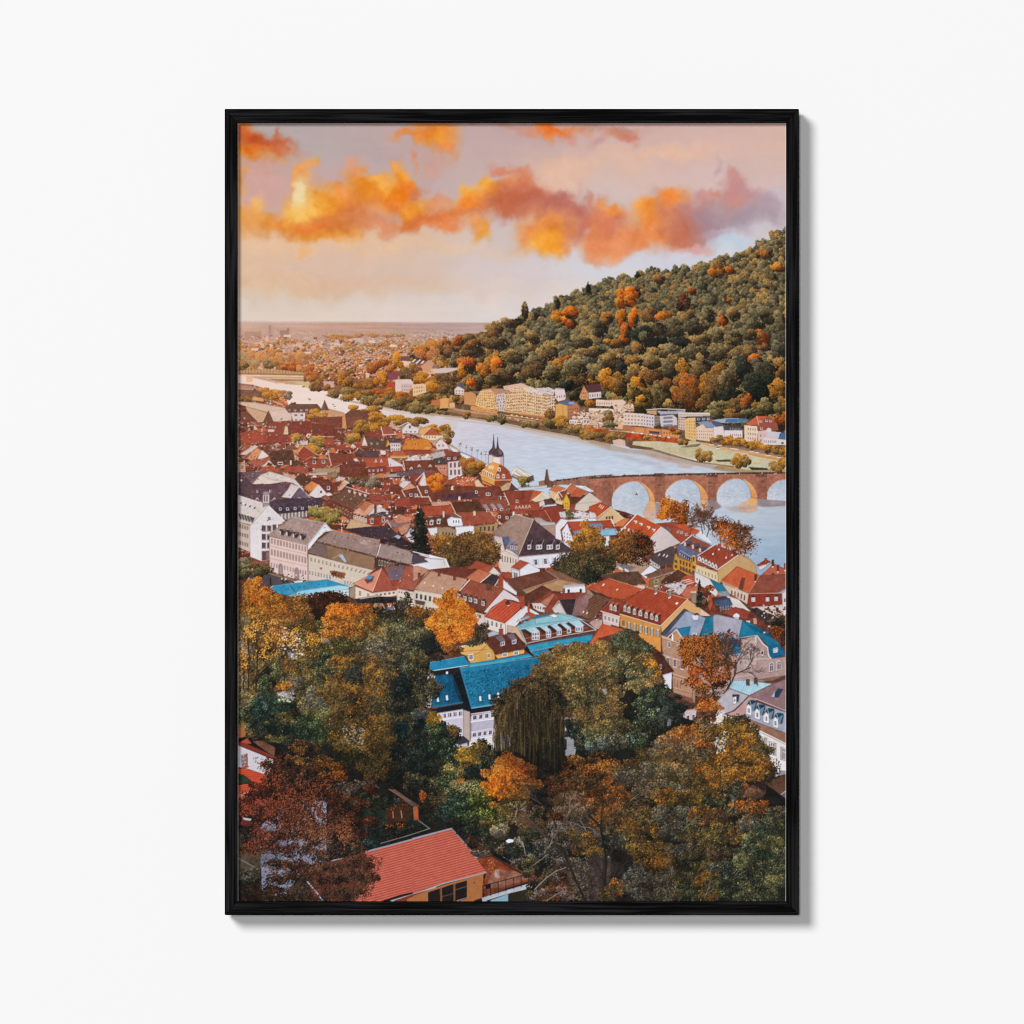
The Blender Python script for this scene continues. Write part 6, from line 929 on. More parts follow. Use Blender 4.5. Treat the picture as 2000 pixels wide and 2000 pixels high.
for s, wx, wy, ww, wh in (('1090,1690 1180,1665 1248,1708 1160,1732', 1200, 1762, 78, 80), ('1232,1668 1298,1652 1358,1700 1298,1716', 1325, 1745, 52, 66), ('1332,1650 1402,1632 1465,1690 1402,1704', 1430, 1728, 50, 56), ('1430,1630 1500,1616 1562,1674 1500,1690', 1525, 1712, 44, 50), ('1508,1614 1620,1598 1680,1660 1592,1672', 1625, 1695, 76, 54)):
    P('B2', '341c20', ' '.join(f'{float(q.split(",")[0])-22},{float(q.split(",")[1])+22}' for q in s.split()), n=3, a=.8)
    P('B2', '8cb8cc', s, n=6, rows=2.2, ra=12, c2='b8d4e0'); P('B2', 'd8d4e0', f'{wx-ww/2},{wy-wh/2} {wx+ww/2},{wy-wh/2-6} {wx+ww/2},{wy+wh/2-6} {wx-ww/2},{wy+wh/2}', n=3); W('B2', f'{wx-ww/2+3},{wy-wh/2+4} {wx+ww/2-3},{wy-wh/2} {wx+ww/2-3},{wy+wh/2-8} {wx-ww/2+3},{wy+wh/2-3}', max(int(ww / 24), 1), 2 if wh > 60 else 1, g='50505c', f='e4e4ec', fx=.85, fy=.95)
P('B2', '1c6c98', '1112,1852 1400,1800 1760,1738 1762,1800 1700,1830 1480,1840 1160,1905', n=5, m=6, rows=3.4, ra=3)
P('B2', '5c2a30', '700,1782 1002,1732 1095,1852 1080,1880 800,1935 780,1900', n=6, rows=4, ra=4, c2='54262c')
for x, y in ((852, 1770), (965, 1752)): P('B2', '74646c', f'{x-50},{y} {x+15},{y-22} {x+55},{y+38} {x+5},{y+55}', n=4); P('B2', 'd4d4e0', f'{x},{y+56} {x+48},{y+40} {x+46},{y+80} {x+5},{y+92}', n=3); P('B2', '44404c', f'{x+8},{y+60} {x+38},{y+50} {x+38},{y+74} {x+12},{y+84}'); L('B2', 'd4d4e0', 1, f'{x+24},{y+52} {x+24},{y+80}')
P('B2', 'd89c5c', '420,1870 560,1840 700,1818 780,1900 805,1945 600,1945', n=4)
# ---- right of the old town (B3)
P('B3', 'dc7048', '255,640 340,600 400,610 330,690 260,690', n=6, m=5); P('B3', '2c3430', '330,590 345,565 385,600 400,600 370,610', n=6)
P('B3', 'b8482e', '0,495 108,452 212,502 70,615 0,560', n=5, rows=3.4, ra=6); P('B3', 'cca684', '70,620 212,500 338,612 250,665 90,640', n=4, c2='dcb48c'); W('B3', '158,592 242,582 242,622 160,618', 3, 1, g='4c3838', f='8c6450', fx=.7, fy=.9); L('B3', 'e8dcd4', 1.3, '60,618 212,498 340,612'); 
for x, y in ((105, 490), (120, 500), (135, 508)): L('B3', 'f0e4e0', 1.3, f'{x-8},{y+8} {x+8},{y-14}')
P('B3', 'd8d0d8', '0,545 60,560 75,600 0,610', n=8); P('B3', 'a8402e', '0,642 210,625 240,712 140,700 0,670', n=5, rows=3.4, ra=4); P('B3', '70809c', '0,655 120,655 145,690 0,690', n=6, m=6); W('B3', '30,690 140,690 140,720 30,725', 4, 1, g='6c6c78', f='dcdce4'); P('B3', '7cb0d0', '75,730 245,705 272,770 110,782', n=6, m=8, rows=4, ra=8); L('B3', 'ecdce0', 1.8, '215,615 275,750'); P('B3', 'd8d4de', '130,785 200,778 190,960 120,900', n=4); P('B3', '7c3c38', '245,690 310,690 290,730 270,730', n=5)
P('B3', 'c24e2c', '300,745 462,570 705,690 600,805 480,760 330,700', n=5, rows=3.6, ra=5, m=4); L('B3', 'e8e4ec', 2, '300,742 465,570'); L('B3', 'e4a080', 1, '465,570 705,690')
for x, y in ((455, 645), (508, 668), (582, 700), (632, 725)): P('B3', 'dcd4dc', f'{x-18},{y-14} {x+16},{y-12} {x+14},{y+8} {x-8},{y+20}', n=3); P('B3', '5c3c3c', f'{x-12},{y-2} {x-2},{y} {x-4},{y+18} {x-10},{y+12}')
for k in range(7): x, y = 350 + k * 38, 702 + k * 16; P('B3', 'd8ccd4', f'{x-16},{y+4} {x+2},{y-12} {x+16},{y+2} {x+4},{y+14}', n=4)
P('B3', 'd4c6c8', '592,815 720,678 888,850 760,905 632,955 625,880', n=3, c2='c8bcc0'); L('B3', 'e8e0e8', 1.6, '592,815 720,678 890,850')
P('B3', '94423a', '655,660 870,640 850,700 760,720', n=6, rows=3.4, ra=4, m=4); P('B3', 'c85030', '868,642 1085,730 1035,775 850,700', n=5, rows=3.6, ra=4); P('B3', 'a04434', '740,700 850,690 1035,775 950,830 890,845 840,800', n=6, rows=3.6, ra=5, m=5); L('B3', 'e09070', 1, '868,642 1085,730'); P('B3', 'ccced8', '1035,775 1088,735 1195,848 1160,850', n=3); L('B3', 'e8ecf4', 1.6, '1085,735 1195,850')
dormers('B3', '870,745 905,748 1010,775 950,768', 22, 24, cap='7c8090'); grit('930,770 1090,780 1090,810 930,800', 20, 'dcdce8 5c6478 ccc0c8', 3, 1, .7, 'B3'); P('B3', '6c747c', '760,690 800,720 800,740 750,700', n=5)
P('B3', '8c4a40', '870,890 1000,782 1195,872 1062,975 930,960', n=6, rows=3.8, ra=6, m=4); L('B3', 'e4e4ec', 1.6, '860,890 1000,780'); P('B3', '5c6484', '860,880 900,860 1100,960 1060,985 1030,1040 870,985', n=6, m=6)
for x, y in ((962, 845), (1040, 872), (1110, 905)): P('B3', '4c5068', f'{x-30},{y-16} {x+30},{y-18} {x+44},{y+8} {x-4},{y+14}', n=4); P('B3', 'c4bcc4', f'{x-36},{y+2} {x-18},{y-8} {x-14},{y+34} {x-34},{y+36}', n=3); P('B3', '4c2c30', f'{x-10},{y+14} {x+30},{y+10} {x+30},{y+34} {x-8},{y+38}', n=3)
for k in range(7): x, y = 895 + k * 21, 945 + k * 12; P('B3', '2c2c38', f'{x-10},{y-14} {x+10},{y-8} {x+12},{y+26} {x-8},{y+20}', n=3); P('B3', 'd4ccd4', f'{x-8},{y+2} {x-2},{y+3} {x-2},{y+24} {x-8},{y+20}', n=2); L('B3', '9c9cac', 1.2, f'{x-10},{y-6} {x+2},{y-22} {x+10},{y-4}')
P('B3', 'c48c3c', '822,900 845,880 862,978 1035,1045 1048,1190 820,1112', n=4, c2='c88c38'); P('B3', 'e0ac50', '1005,1050 1010,970 1035,955 1048,1060 1045,1080', n=4); P('B3', '5c5c78', '840,885 850,865 870,890 862,905'); P('B3', '5c5c78', '1010,965 1022,945 1042,970')
W('B3', '830,1000 870,1015 870,1110 830,1100', 1, 2, g='4c3028', f='9c6c38', fx=.7); W('B3', '880,1005 1000,1045 1000,1160 880,1120', 4, 2, g='4c2c2c', f='a0602c', fx=.6, fy=.75); W('B3', '1005,1060 1040,1070 1040,1165 1005,1155', 1, 2, g='4c2c2c', f='9c6c38', fx=.8); L('B3', '7c5030', 1, '865,990 1040,1050'); P('B3', '2c2428', '838,905 852,905 855,960 842,955'); P('B3', '2c2428', '1015,985 1030,988 1030,1035 1015,1030'); P('B3', '5c3c54', '900,1080 1035,1150 1030,1180 890,1110', n=8, a=.6)
P('B3', '963e34', '1062,975 1235,868 1475,955 1380,1030 1255,1112 1130,1080', n=6, rows=3.8, ra=7, m=4); L('B3', 'd8ccd0', 1.6, '1060,975 1235,866')
for x, y in ((1218, 935), (1345, 970), (1275, 890), (1405, 945)): P('B3', 'a8402e', f'{x-14},{y-30} {x+14},{y-32} {x+14},{y+24} {x-14},{y+28}', n=5); P('B3', 'ecdcd8', f'{x-14},{y+18} {x},{y+14} {x+2},{y+34} {x-14},{y+32}', n=2)
for k in range(6): x, y = 1078 + k * 32, 1000 + k * 16; P('B3', 'e8e4ec', f'{x-15},{y+22} {x-13},{y-10} {x+2},{y-28} {x+15},{y-4} {x+14},{y+34}', n=3); P('B3', '5c4c58', f'{x-6},{y+16} {x-4},{y-6} {x+6},{y-2} {x+6},{y+22}', n=3)
P('B3', 'd8bc98', '1045,1060 1255,1135 1265,1245 1180,1200 1035,1130', n=4); W('B3', '1055,1085 1250,1150 1255,1230 1060,1150', 6, 1, g='94847c', f='f0e4cc', fx=.45, fy=.7); P('B3', 'c89c70', '1255,1112 1478,955 1580,1010 1630,1065 1640,1155 1440,1080 1275,1245 1262,1240', n=4, c2='bc9470'); L('B3', 'e8dcd0', 1.6, '1255,1112 1478,955'); L('B3', '9c8068', 1, '1478,955 1630,1065')
P('B3', 'd8d2dc', '1030,1130 1180,1205 1260,1330 1240,1375 1130,1290 1030,1230', n=3); W('B3', '1045,1180 1090,1200 1090,1240 1045,1220', 2, 1); P('B3', '1c7494', '1178,1198 1290,1250 1372,1310 1262,1330', n=4, m=5); P('B3', '7c8c98', '1262,1330 1370,1315 1380,1370 1275,1370', n=8); W('B3', '1275,1335 1330,1330 1330,1365 1275,1365', 2, 1, g='5c5058', f='e0dce0')
P('B3', 'c8583c', '1290,1215 1448,1078 1668,1165 1600,1300 1555,1345 1420,1270', n=5, rows=3.8, ra=4, m=4); P('B3', 'e0a080', '1290,1215 1420,1270 1500,1310 1480,1330 1300,1240', n=4, a=.7); P('B3', '6c3438', '1458,1310 1490,1190 1525,1192 1500,1310 1470,1320', n=5)
P('B3', '8c3434', '1640,1065 1730,1010 1785,1038 1700,1085 1670,1100', n=5, m=4); P('B3', 'dccccc', '1650,1085 1780,1040 1700,1100 1670,1115', n=4); P('B3', 'b8584c', '1680,1165 1805,1050 1935,1112 1935,1155 1800,1160', n=5, rows=3.8, ra=4, m=4); 
for x, y, c in ((1725, 1030, 'a8402e'), (1845, 1095, '5c3c3c'), (1795, 1175, '5c3c40'), (1628, 1190, '5c3434'), (1915, 1080, '8c4440'), (1795, 1045, '4c3438')): P('B3', c, f'{x-11},{y-32} {x+11},{y-32} {x+11},{y+35} {x-11},{y+35}', n=5); P('B3', 'e8d8d4', f'{x-10},{y+34} {x+10},{y+32} {x+6},{y+46} {x-8},{y+44}', n=2)
P('B3', '8a4440', '1555,1345 1668,1168 1935,1152 1935,1290 1850,1335 1700,1345', n=6, rows=3.8, ra=4, m=5); P('B3', '8c2e28', '1540,1440 1565,1350 1700,1345 1882,1342 1895,1442 1760,1460 1600,1475', n=6, rows=3.4, ra=5); L('B3', 'd8a8a0', 1, '1560,1348 1880,1340'); L('B3', 'c89088', 1, '1668,1168 1560,1345')
for x, y in ((1605, 1400), (1745, 1398), (1830, 1392)): P('B3', '3c3038', f'{x-24},{y+16} {x-18},{y-26} {x},{y-36} {x+20},{y-26} {x+24},{y+16}', n=3); P('B3', 'ece8f0', f'{x-18},{y+24} {x-18},{y-16} {x+18},{y-16} {x+18},{y+24}', n=2); W('B3', f'{x-16},{y-14} {x+16},{y-14} {x+16},{y+22} {x-16},{y+22}', 2, 2, g='7c7c8c', f='ece8f0', fx=.8, fy=.85)
P('B3', 'd8c4c4', '1580,1480 1700,1470 1895,1450 1895,1560 1830,1570 1780,1545 1640,1500', n=4); W('B3', '1700,1480 1880,1470 1880,1540 1740,1530', 2, 1, g='5c5058', f='8c3c38', fx=.35, fy=.8); P('B3', 'd0b8ac', '1300,1250 1480,1310 1560,1345 1545,1450 1420,1370 1370,1345', n=5); W('B3', '1380,1300 1540,1355 1530,1430 1380,1355', 5, 1, g='6c3434', f=None, fx=.45, fy=.9); P('B3', 'd8c8cc', '1885,1340 1935,1310 1935,1560 1895,1560', n=4); W('B3', '1895,1370 1932,1370 1932,1530 1898,1530', 1, 2, g='5c505c', f='e8dce0', fx=.7)
P('B3', 'dcd0d4', '1340,1360 1460,1400 1590,1530 1500,1490 1400,1480', n=4, m=5); P('B3', '3c5474', '1220,1410 1375,1390 1405,1455 1275,1475', n=5, m=6); P('B3', '443c44', '1195,1385 1300,1375 1375,1390 1220,1412 1250,1480 1200,1450', n=6); W('B3', '1270,1478 1400,1460 1400,1500 1280,1510', 5, 1, g='5c606c', f='b4b8c4', fx=.6, fy=.9); P('B3', '7c3430', '1150,1500 1200,1385 1260,1540 1190,1560', n=7, m=7); P('B3', 'b05038', '1160,1450 1200,1390 1210,1440 1180,1520', n=6, m=5)
P('B3', '923c34', '1300,1535 1430,1475 1570,1520 1545,1600 1400,1570', n=6, rows=3.6, ra=5, m=5); P('B3', '6c322e', '1545,1600 1570,1520 1640,1540 1720,1620 1730,1680 1640,1650', n=7, m=8); P('B3', '3c3434', '1580,1500 1640,1480 1740,1540 1840,1620 1760,1660 1660,1580', n=9, m=8)
for x, y in ((1690, 1560), (1715, 1580), (1750, 1610)): P('B3', 'd8d8e0', f'{x-6},{y+6} {x+2},{y-8} {x+8},{y-4} {x+2},{y+8}', n=2)
P('B3', 'd8dce8', '1408,1575 1412,1550 1440,1533 1468,1550 1472,1575 1440,1590', n=4); P('B3', 'c4c8d4', '1415,1575 1465,1575 1460,1610 1420,1610', n=4); P('B3', 'c8b8bc', '1535,1610 1575,1608 1575,1648 1538,1645', n=4); P('B3', 'c8b4b4', '1605,1590 1635,1590 1635,1640 1608,1640', n=4); P('B3', 'c08c7c', '1610,1600 1640,1600 1640,1645 1615,1645', n=4)
# left-centre roofs (B3)
P('B3', '54484c', '585,990 800,880 850,912 820,1062 680,1080', n=5, rows=3.6, ra=3, m=4); L('B3', 'b8acac', 1, '700,930 800,880')
for x, y in ((685, 965), (730, 970), (760, 980)): P('B3', 'dcd8e0', f'{x-12},{y+8} {x+6},{y-14} {x+14},{y-8} {x-4},{y+14}', n=2)
P('B3', 'bcb4b8', '590,1010 700,1080 680,1110 590,1060', n=7, m=5); W('B3', '610,1040 740,1080 730,1110 620,1070', 5, 1, g='4c4448', f=None)
P('B3', 'b08c80', '215,1085 382,950 600,1058 500,1150 300,1105', n=5, rows=3.6, ra=3, m=7); grit('400,980 560,1060 480,1120 340,1040', 60, '8c706c c8b0a8', 2, 1, .5, 'B3')
for x, y in ((340, 1080), (400, 1100)): P('B3', '6c7080', f'{x-50},{y-10} {x+10},{y-26} {x+46},{y-10} {x-10},{y+20}', n=4); P('B3', 'd8d0d8', f'{x-54},{y-4} {x-14},{y+16} {x-12},{y+40} {x-50},{y+26}', n=3)
P('B3', 'dadae4', '500,1152 600,1065 665,1112 580,1160 560,1200', n=3); L('B3', '5c6c70', 1.2, '600,1062 668,1112'); P('B3', '5c3c40', '85,1172 300,1140 480,1128 560,1250 420,1250 250,1225', n=6, m=5, rows=3.6, ra=3); P('B3', '74504c', '540,1165 780,1085 845,1125 615,1200', n=6, m=5); L('B3', 'c0a8a4', 1, '610,1200 845,1125'); P('B3', 'a84a38', '742,1065 758,1065 760,1130 744,1130', n=4); P('B3', '80603c', '590,1210 700,1180 760,1155 700,1250 690,1290 580,1280', n=5, c2='94745c'); W('B3', '630,1205 680,1200 680,1245 632,1250', 1, 1, g='4c4448', f='d8d0c8', fx=.8); P('B3', '5c3438', '700,1225 870,1110 955,1160 880,1230 720,1262', n=6, m=5, rows=3.6, ra=3); P('B3', 'b84c38', '900,1210 960,1165 1030,1180 1030,1260 950,1270', n=6)
for k in range(3): L('B3', 'e8dce0', 1.4, f'{900+k*28},{1225+k*15} {985+k*20},{1205+k*14}')
P('B3', 'c8c0c8', '720,1265 880,1235 960,1260 930,1310 880,1360 800,1300', n=9, m=10); grit('700,1230 960,1230 960,1340 700,1340', 70, '4c4044 e8e4ec 84747c', 4, 3, .7, 'B3'); P('B3', 'c06454', '895,1350 960,1290 1060,1270 1060,1380 960,1400', n=6, m=6, rows=3.6, ra=4); P('B3', 'd8c8c8', '430,1270 540,1260 560,1310 500,1320', n=9, m=8)
P('B3', 'b84c34', '0,1275 195,1197 525,1300 345,1400 200,1385 60,1310', n=5, rows=4, ra=5, m=5); L('B3', 'd89880', 1, '195,1197 525,1300'); P('B3', 'e8e0e0', '125,1265 145,1245 155,1252 135,1272'); P('B3', 'e8e0e0', '262,1310 280,1295 286,1302 270,1318'); P('B3', '4c2c2c', '0,1305 200,1380 240,1395 60,1370', n=7, m=6)
P('B3', '6e4640', '-5,1400 80,1350 195,1392 60,1570 -5,1640', n=6, rows=4.4, ra=12); P('B3', 'a44a3e', '100,1520 240,1390 280,1400 150,1530', n=6, rows=3.6, ra=5)
P('B3', 'a8402e', '345,1420 560,1282 965,1400 840,1520 700,1652 560,1600 420,1520', n=5, rows=4.2, ra=10, m=5); P('B3', '8a3a30', '110,1515 245,1390 345,1425 300,1540 200,1540', n=6, rows=4, ra=6, m=5); P('B3', '7c2f28', '300,1520 345,1430 700,1590 700,1655 560,1620', n=6, rows=4, ra=7, m=6); L('B3', 'd8a090', 1.2, '560,1282 965,1400'); P('B3', 'f0e8e4', '840,1445 855,1428 875,1435 862,1455', n=2)
for x, y in ((655, 1310), (790, 1350)): P('B3', '948884', f'{x-17},{y-30} {x+17},{y-32} {x+14},{y+28} {x-12},{y+38}', n=7, rows=2.4, ra=6); P('B3', 'e0d0c8', f'{x-20},{y-32} {x+20},{y-34} {x+20},{y-44} {x-18},{y-42}', n=3); P('B3', 'e0d8d8', f'{x-16},{y+32} {x+14},{y+22} {x+4},{y+42} {x-18},{y+44}', n=3)
for x, y, w in ((215, 1478, 30), (255, 1488, 30), (350, 1492, 32), (390, 1504, 32), (445, 1522, 34), (502, 1536, 34), (560, 1556, 32), (612, 1570, 34), (660, 1586, 32)):
    P('B3', '5c2824', f'{x+w*.2},{y-24} {x+w*1.3},{y-40} {x+w*1.1},{y+6} {x+w*.5},{y+22}', n=4); P('B3', 'b86048', f'{x-w*.2},{y-30} {x+w*.2},{y-50} {x+w*1.2},{y-52} {x+w*.5},{y-22}', n=4); P('B3', 'e8dcdc', f'{x-w*.5},{y+26} {x-w*.48},{y-16} {x-w*.1},{y-38} {x+w*.42},{y-18} {x+w*.48},{y+32}', n=3); P('B3', '6c6064', f'{x-w*.3},{y+20} {x-w*.28},{y-10} {x},{y-18} {x+w*.28},{y-10} {x+w*.3},{y+24}', n=3); L('B3', 'e8dcdc', .8, f'{x},{y-16} {x},{y+24}')
P('B3', 'd8a070', '700,1662 965,1400 1188,1562 1120,1565 1020,1540 930,1495 800,1630 712,1745', n=4); P('B3', 'dcc0ac', '1085,1490 1188,1562 1120,1565 1080,1555', n=4); L('B3', 'ecc8a8', 1.6, '700,1660 965,1400'); L('B3', '5c4448', 2.4, '705,1740 930,1498 960,1510')
P('B3', 'cc8440', '300,1545 700,1665 702,1945 640,1945 465,1720 300,1665', n=4, c2='d08a4c'); P('B3', 'd4bcc0', '130,1530 300,1572 292,1670 132,1622', n=3); W('B3', '138,1550 290,1590 288,1645 138,1605', 4, 1, g='6c6068', f='ecdcd8', fx=.5, fy=.85); L('B3', 'ecd0c0', 1.8, '115,1518 300,1570'); L('B3', 'f0dcb8', 1.4, '300,1545 700,1662')
W('B3', '310,1590 360,1605 360,1680 310,1665', 1, 1, g='6c5c5c', f='c89c5c', fx=.6, fy=.9); W('B3', '362,1612 700,1695 700,1790 362,1690', 6, 1, g='8c8488', f='ecdcd0', fx=.36, fy=.85, sh='646454'); W('B3', '590,1820 700,1860 700,1925 590,1880', 3, 1, g='5c5458', f='e8d4b8', fx=.4, fy=.9, sh='7c6c4c')
P('B3', 'c45034', '0,1830 130,1640 370,1700 300,1730 240,1745 90,1780 25,1865', n=5, m=4); P('C3', 'c03c20', '30,400 90,320 130,400', n=6); P('C3', '5c2c30', '90,330 240,290 250,420 130,410', n=7, m=6); P('C3', 'd88844', '460,270 700,320 700,470 600,430', n=4); P('C3', '5c2a30', '450,290 690,460 700,500 580,520', n=6)
conifer('B3', 1080, 1225, 1470, 42, 'dg'); P('B3', '94847c', '995,1340 1045,1335 1050,1440 1000,1430', n=6, rows=2.6, ra=5); P('B3', 'e0c8b4', '990,1325 1048,1320 1048,1340 992,1342', n=3)
TS('B3', '1110,1420,50,30,b2 1150,1300,60,30,r,m', leaf=1.3)
# autumn trees by the water
TS('B3', '760,520,80,100,o,o 800,460,70,60,o,r 720,570,70,60,o 840,560,80,80,r,o2 890,500,70,80,r,b 920,580,70,60,m2,r 860,610,90,40,r', leaf=1.4, con=1.1, dens=.9)
for a in ((1010, 690, -92), (1110, 760, -95), (1150, 790, -70), (1130, 720, -110), (1060, 660, -80)): bare('B3', a[0], a[1], a[2], 90, 1.8, '5c3c34', 7)
for a in ((1290, 860, -100), (1340, 900, -80), (1420, 920, -85), (1520, 960, -75), (1450, 920, -60), (1530, 950, -100)): bare('B3', a[0], a[1], a[2], 100, 2, '54342c', 7)
TS('B3', '1270,740,60,80,r,o2 1360,780,60,110,r,o 1300,640,90,50,m2,r 1380,680,90,50,m2,b 1400,860,70,60,r,o2', leaf=1.2, dens=.24)
TS('B3', '1480,760,90,90,m2,b 1560,860,110,110,m2,b 1470,900,90,70,m2,r 1250,680,70,60,m2', leaf=1.2, dens=.13)
leaves('B3', '1220,620 1400,620 1650,850 1640,960 1450,940 1220,800', 'r', 600, leaf=1.2); leaves('B3', '1220,640 1400,660 1440,940 1260,860', 'o', 420, leaf=1.2); leaves('B3', '1000,500 1200,560 1240,700 1010,640', 'm2', 220, leaf=1)
TS('B3', '380,820,170,90,b,r 280,860,120,90,b,o2 480,880,150,100,m2,b 360,930,200,110,b2,r 250,980,100,80,b2,b 440,990,160,80,m,b 540,860,80,80,m2', leaf=1.6, con=1.2)
TS('B3', '20,830,120,110,y2,b 20,760,60,60,y,y2 60,920,110,110,b2,y2 110,1040,120,90,b2,d 30,1020,100,120,b2,d 40,1120,120,70,k,d 150,1100,110,50,d,g 20,1180,70,60,k', leaf=1.6)
# ---- blue roofed school (C2)
P('C2', 'd8a05c', '428,420 540,392 700,375 722,385 800,495 560,560 520,500 440,470', n=4); P('C2', 'c8904c', '720,390 800,500 800,560 560,572 520,500 640,470', n=4, m=3); P('C2', 'e09c50', '800,498 1092,440 1085,480 830,530', n=4); L('C2', 'f0d8b0', 1.4, '440,415 700,372'); L('C2', '8c5c3c', 1, '470,462 720,440')
W('C2', '535,480 600,470 600,550 535,560', 1, 1, g='6c7484', f='f0ecf0', fx=.7, fy=.75); W('C2', '720,470 760,465 760,530 722,535', 1, 1, g='6c7484', f='ece4dc', fx=.8, fy=.75); W('C2', '870,475 930,468 930,510 870,515', 1, 1, g='6c7c94', f='f0ecf0', fx=.8, fy=.9); W('C2', '980,455 1040,450 1040,495 980,500', 1, 1, g='6c7c94', f='f0ecf0', fx=.8, fy=.9)
P('C2', 'ccc0c8', '0,620 60,618 225,700 195,860 175,1010 30,990', n=6, c2='b8acb4'); P('C2', '28242a', '165,655 380,610 470,615 410,690 215,690', n=6); P('C2', 'd8dce0', '322,655 342,655 342,680 322,680')
P('C2', '1f80aa', '145,572 500,508 560,585 545,598 172,650', n=5, m=5); L('C2', 'c0d4e0', 1.4, '172,652 560,592'); L('C2', '5cb0d0', 1, '148,572 500,508')
P('C2', '2a8cb0', '530,578 820,535 1160,475 1190,508 900,560 560,615', n=5, m=5, rows=3.2, ra=4); P('C2', '1f7ea4', '460,622 900,560 1375,498 1340,560 1200,640 980,800 900,900 840,965 572,1012 500,760', n=6, m=8, rows=2.8, ra=5, c2='186c90'); L('C2', '6cc0dc', 1.1, '460,622 900,562 1360,500', .8); L('C2', '68c0dc', 1, '560,600 1180,505', .7)
leaves('C2', '500,700 980,620 1200,640 980,800 840,960 580,980', 'k', 0); 
tmp = [PAL['k'].copy()]; PAL['bl'] = np.stack([col('0c3c5c'), col('12587c'), col('1c6c94')]); PAL['bl2'] = np.stack([col('2c94b8'), col('3ca4c4'), col('60b8d0')])
leaves('C2', '480,660 960,600 1250,590 980,800 840,960 580,980', 'bl', 2600, leaf=1); leaves('C2', '480,660 960,600 1250,590 980,800 840,960 580,980', 'bl2', 120, leaf=.6)
P('C2', '146488', '188,930 222,690 420,678 400,760 480,960 300,995 190,1005', n=6, m=8, rows=2.8, ra=4, c2='0c4c6c'); leaves('C2', '200,700 400,690 470,950 200,980', 'bl', 800, leaf=1); P('C2', '1a2028', '385,690 460,622 500,760 572,1015 562,1040 490,970 440,820', n=5); L('C2', '3c90b4', 1.2, '460,622 572,1010'); P('C2', '10384c', '380,700 440,820 490,965 470,965 420,860', n=6)
for x, y in ((240, 928), (330, 912), (655, 920), (745, 903), (832, 887)): P('C2', '103448', f'{x-22},{y-30} {x+14},{y-34} {x+24},{y+30} {x-14},{y+34}', n=3); P('C2', 'a8ccdc', f'{x-14},{y-24} {x+12},{y-28} {x+18},{y+24} {x-8},{y+28}', n=5); P('C2', 'd4e4f0', f'{x-4},{y-20} {x+6},{y-22} {x+12},{y+20} {x+2},{y+22}', n=4)
P('C2', '2a90b2', '1112,405 1400,352 1760,290 1740,350 1640,385 1440,400 1180,450 1150,460', n=5, m=6, rows=3, ra=4); L('C2', '74c0dc', 1, '1150,460 1440,402 1700,370'); P('C2', '1a7ca8', '1152,468 1320,432 1372,488 1195,508', n=5, m=5, rows=3, ra=4); L('C2', 'c8dce4', 1.4, '1145,455 1190,508'); P('C2', '241c24', '1085,440 1112,405 1150,462 1190,505 1170,508', n=4); P('C2', '2c2028', '1320,432 1420,420 1360,480', n=5)
P('C2', '1a222c', '188,1025 490,970 565,1022 820,990 822,1032 570,1065 480,1025 200,1065', n=4); L('C2', '2c7490', 2, '190,1005 485,958'); L('C2', '3898b8', 2.2, '572,1010 840,968'); L('C2', '94b8c8', 1, '575,1016 830,976')
P('C2', 'c0b8c8', '200,1068 490,1022 492,1285 430,1295 300,1330 240,1200', n=4); W('C2', '230,1070 488,1030 488,1095 235,1130', 5, 1, g='50404c', f='d8d0dc', fx=.72, fy=.78); W('C2', '240,1215 488,1200 488,1265 300,1280', 5, 1, g='50404c', f='d8d0dc', fx=.72, fy=.78); L('C2', 'e4dce8', 1.6, '240,1135 490,1100')
for k in range(9): L('C2', 'e0d8e4', 1, f'{245+k*28},{1068-k*4} {245+k*28},{1130-k*4}')
P('C2', 'b09c98', '490,1028 562,1050 562,1335 492,1285', n=5, rows=0); P('C2', '3c343c', '420,1300 492,1285 552,1335 545,1385 400,1360', n=6); P('C2', 'b4b0bc', '370,1400 530,1352 535,1395 400,1425', n=5)
P('C2', 'c0bccc', '566,1085 815,1035 780,1295 568,1322', n=4); P('C2', 'aca8bc', '572,1150 790,1122 785,1215 572,1245', n=4, rows=1.6, ra=2); W('C2', '575,1078 812,1042 808,1110 575,1142', 4, 1, g='50404c', f='dcd6e2', fx=.7, fy=.75); W('C2', '575,1248 785,1215 780,1280 575,1310', 4, 1, g='50404c', f='dcd6e2', fx=.7, fy=.75); L('C2', 'e8e2ee', 2, '568,1150 800,1118'); L('C2', 'e8e2ee', 2, '568,1318 780,1292'); L('C2', 'e8e2ee', 1.4, '570,1072 815,1036'); L('C2', 'd8d0dc', 1.4, '570,1248 785,1212'); L('C2', '2c2428', 1.2, '560,1050 560,1330')
# ---- the stone villa with slate and teal roofs (C3)
P('C3', '949cb4', '735,295 932,60 1000,75 1142,130 1080,300 1045,420 965,395 960,380 860,250', n=5, m=7, c2='8c98b0'); P('C3', '484a5c', '700,290 930,45 948,62 800,240 745,310', n=5); P('C3', '5c6278', '740,300 860,215 850,250 790,310', n=5, a=.8)
P('C3', 'a09cae', '1205,110 1240,95 1500,152 1462,375 1400,330 1330,280 1215,310', n=4, m=6); P('C3', '147090', '1080,330 1140,130 1212,108 1212,310 1120,340', n=5, m=6); P('C3', '1c7098', '862,235 990,212 962,400', n=5, m=5); P('C3', '147698', '1500,155 1645,298 1460,328', n=5, m=5); P('C3', '146c8c', '1500,155 1620,200 1870,382 1745,402 1645,300', n=5, m=6); P('C3', '0c587c', '1560,200 1640,215 1820,310 1800,330 1600,240', n=6, m=5); P('C3', '10608a', '1740,402 1868,382 1926,502 1772,530', n=6, m=7); L('C3', 'a8c8d8', 1.3, '1462,328 1642,302 1700,380')
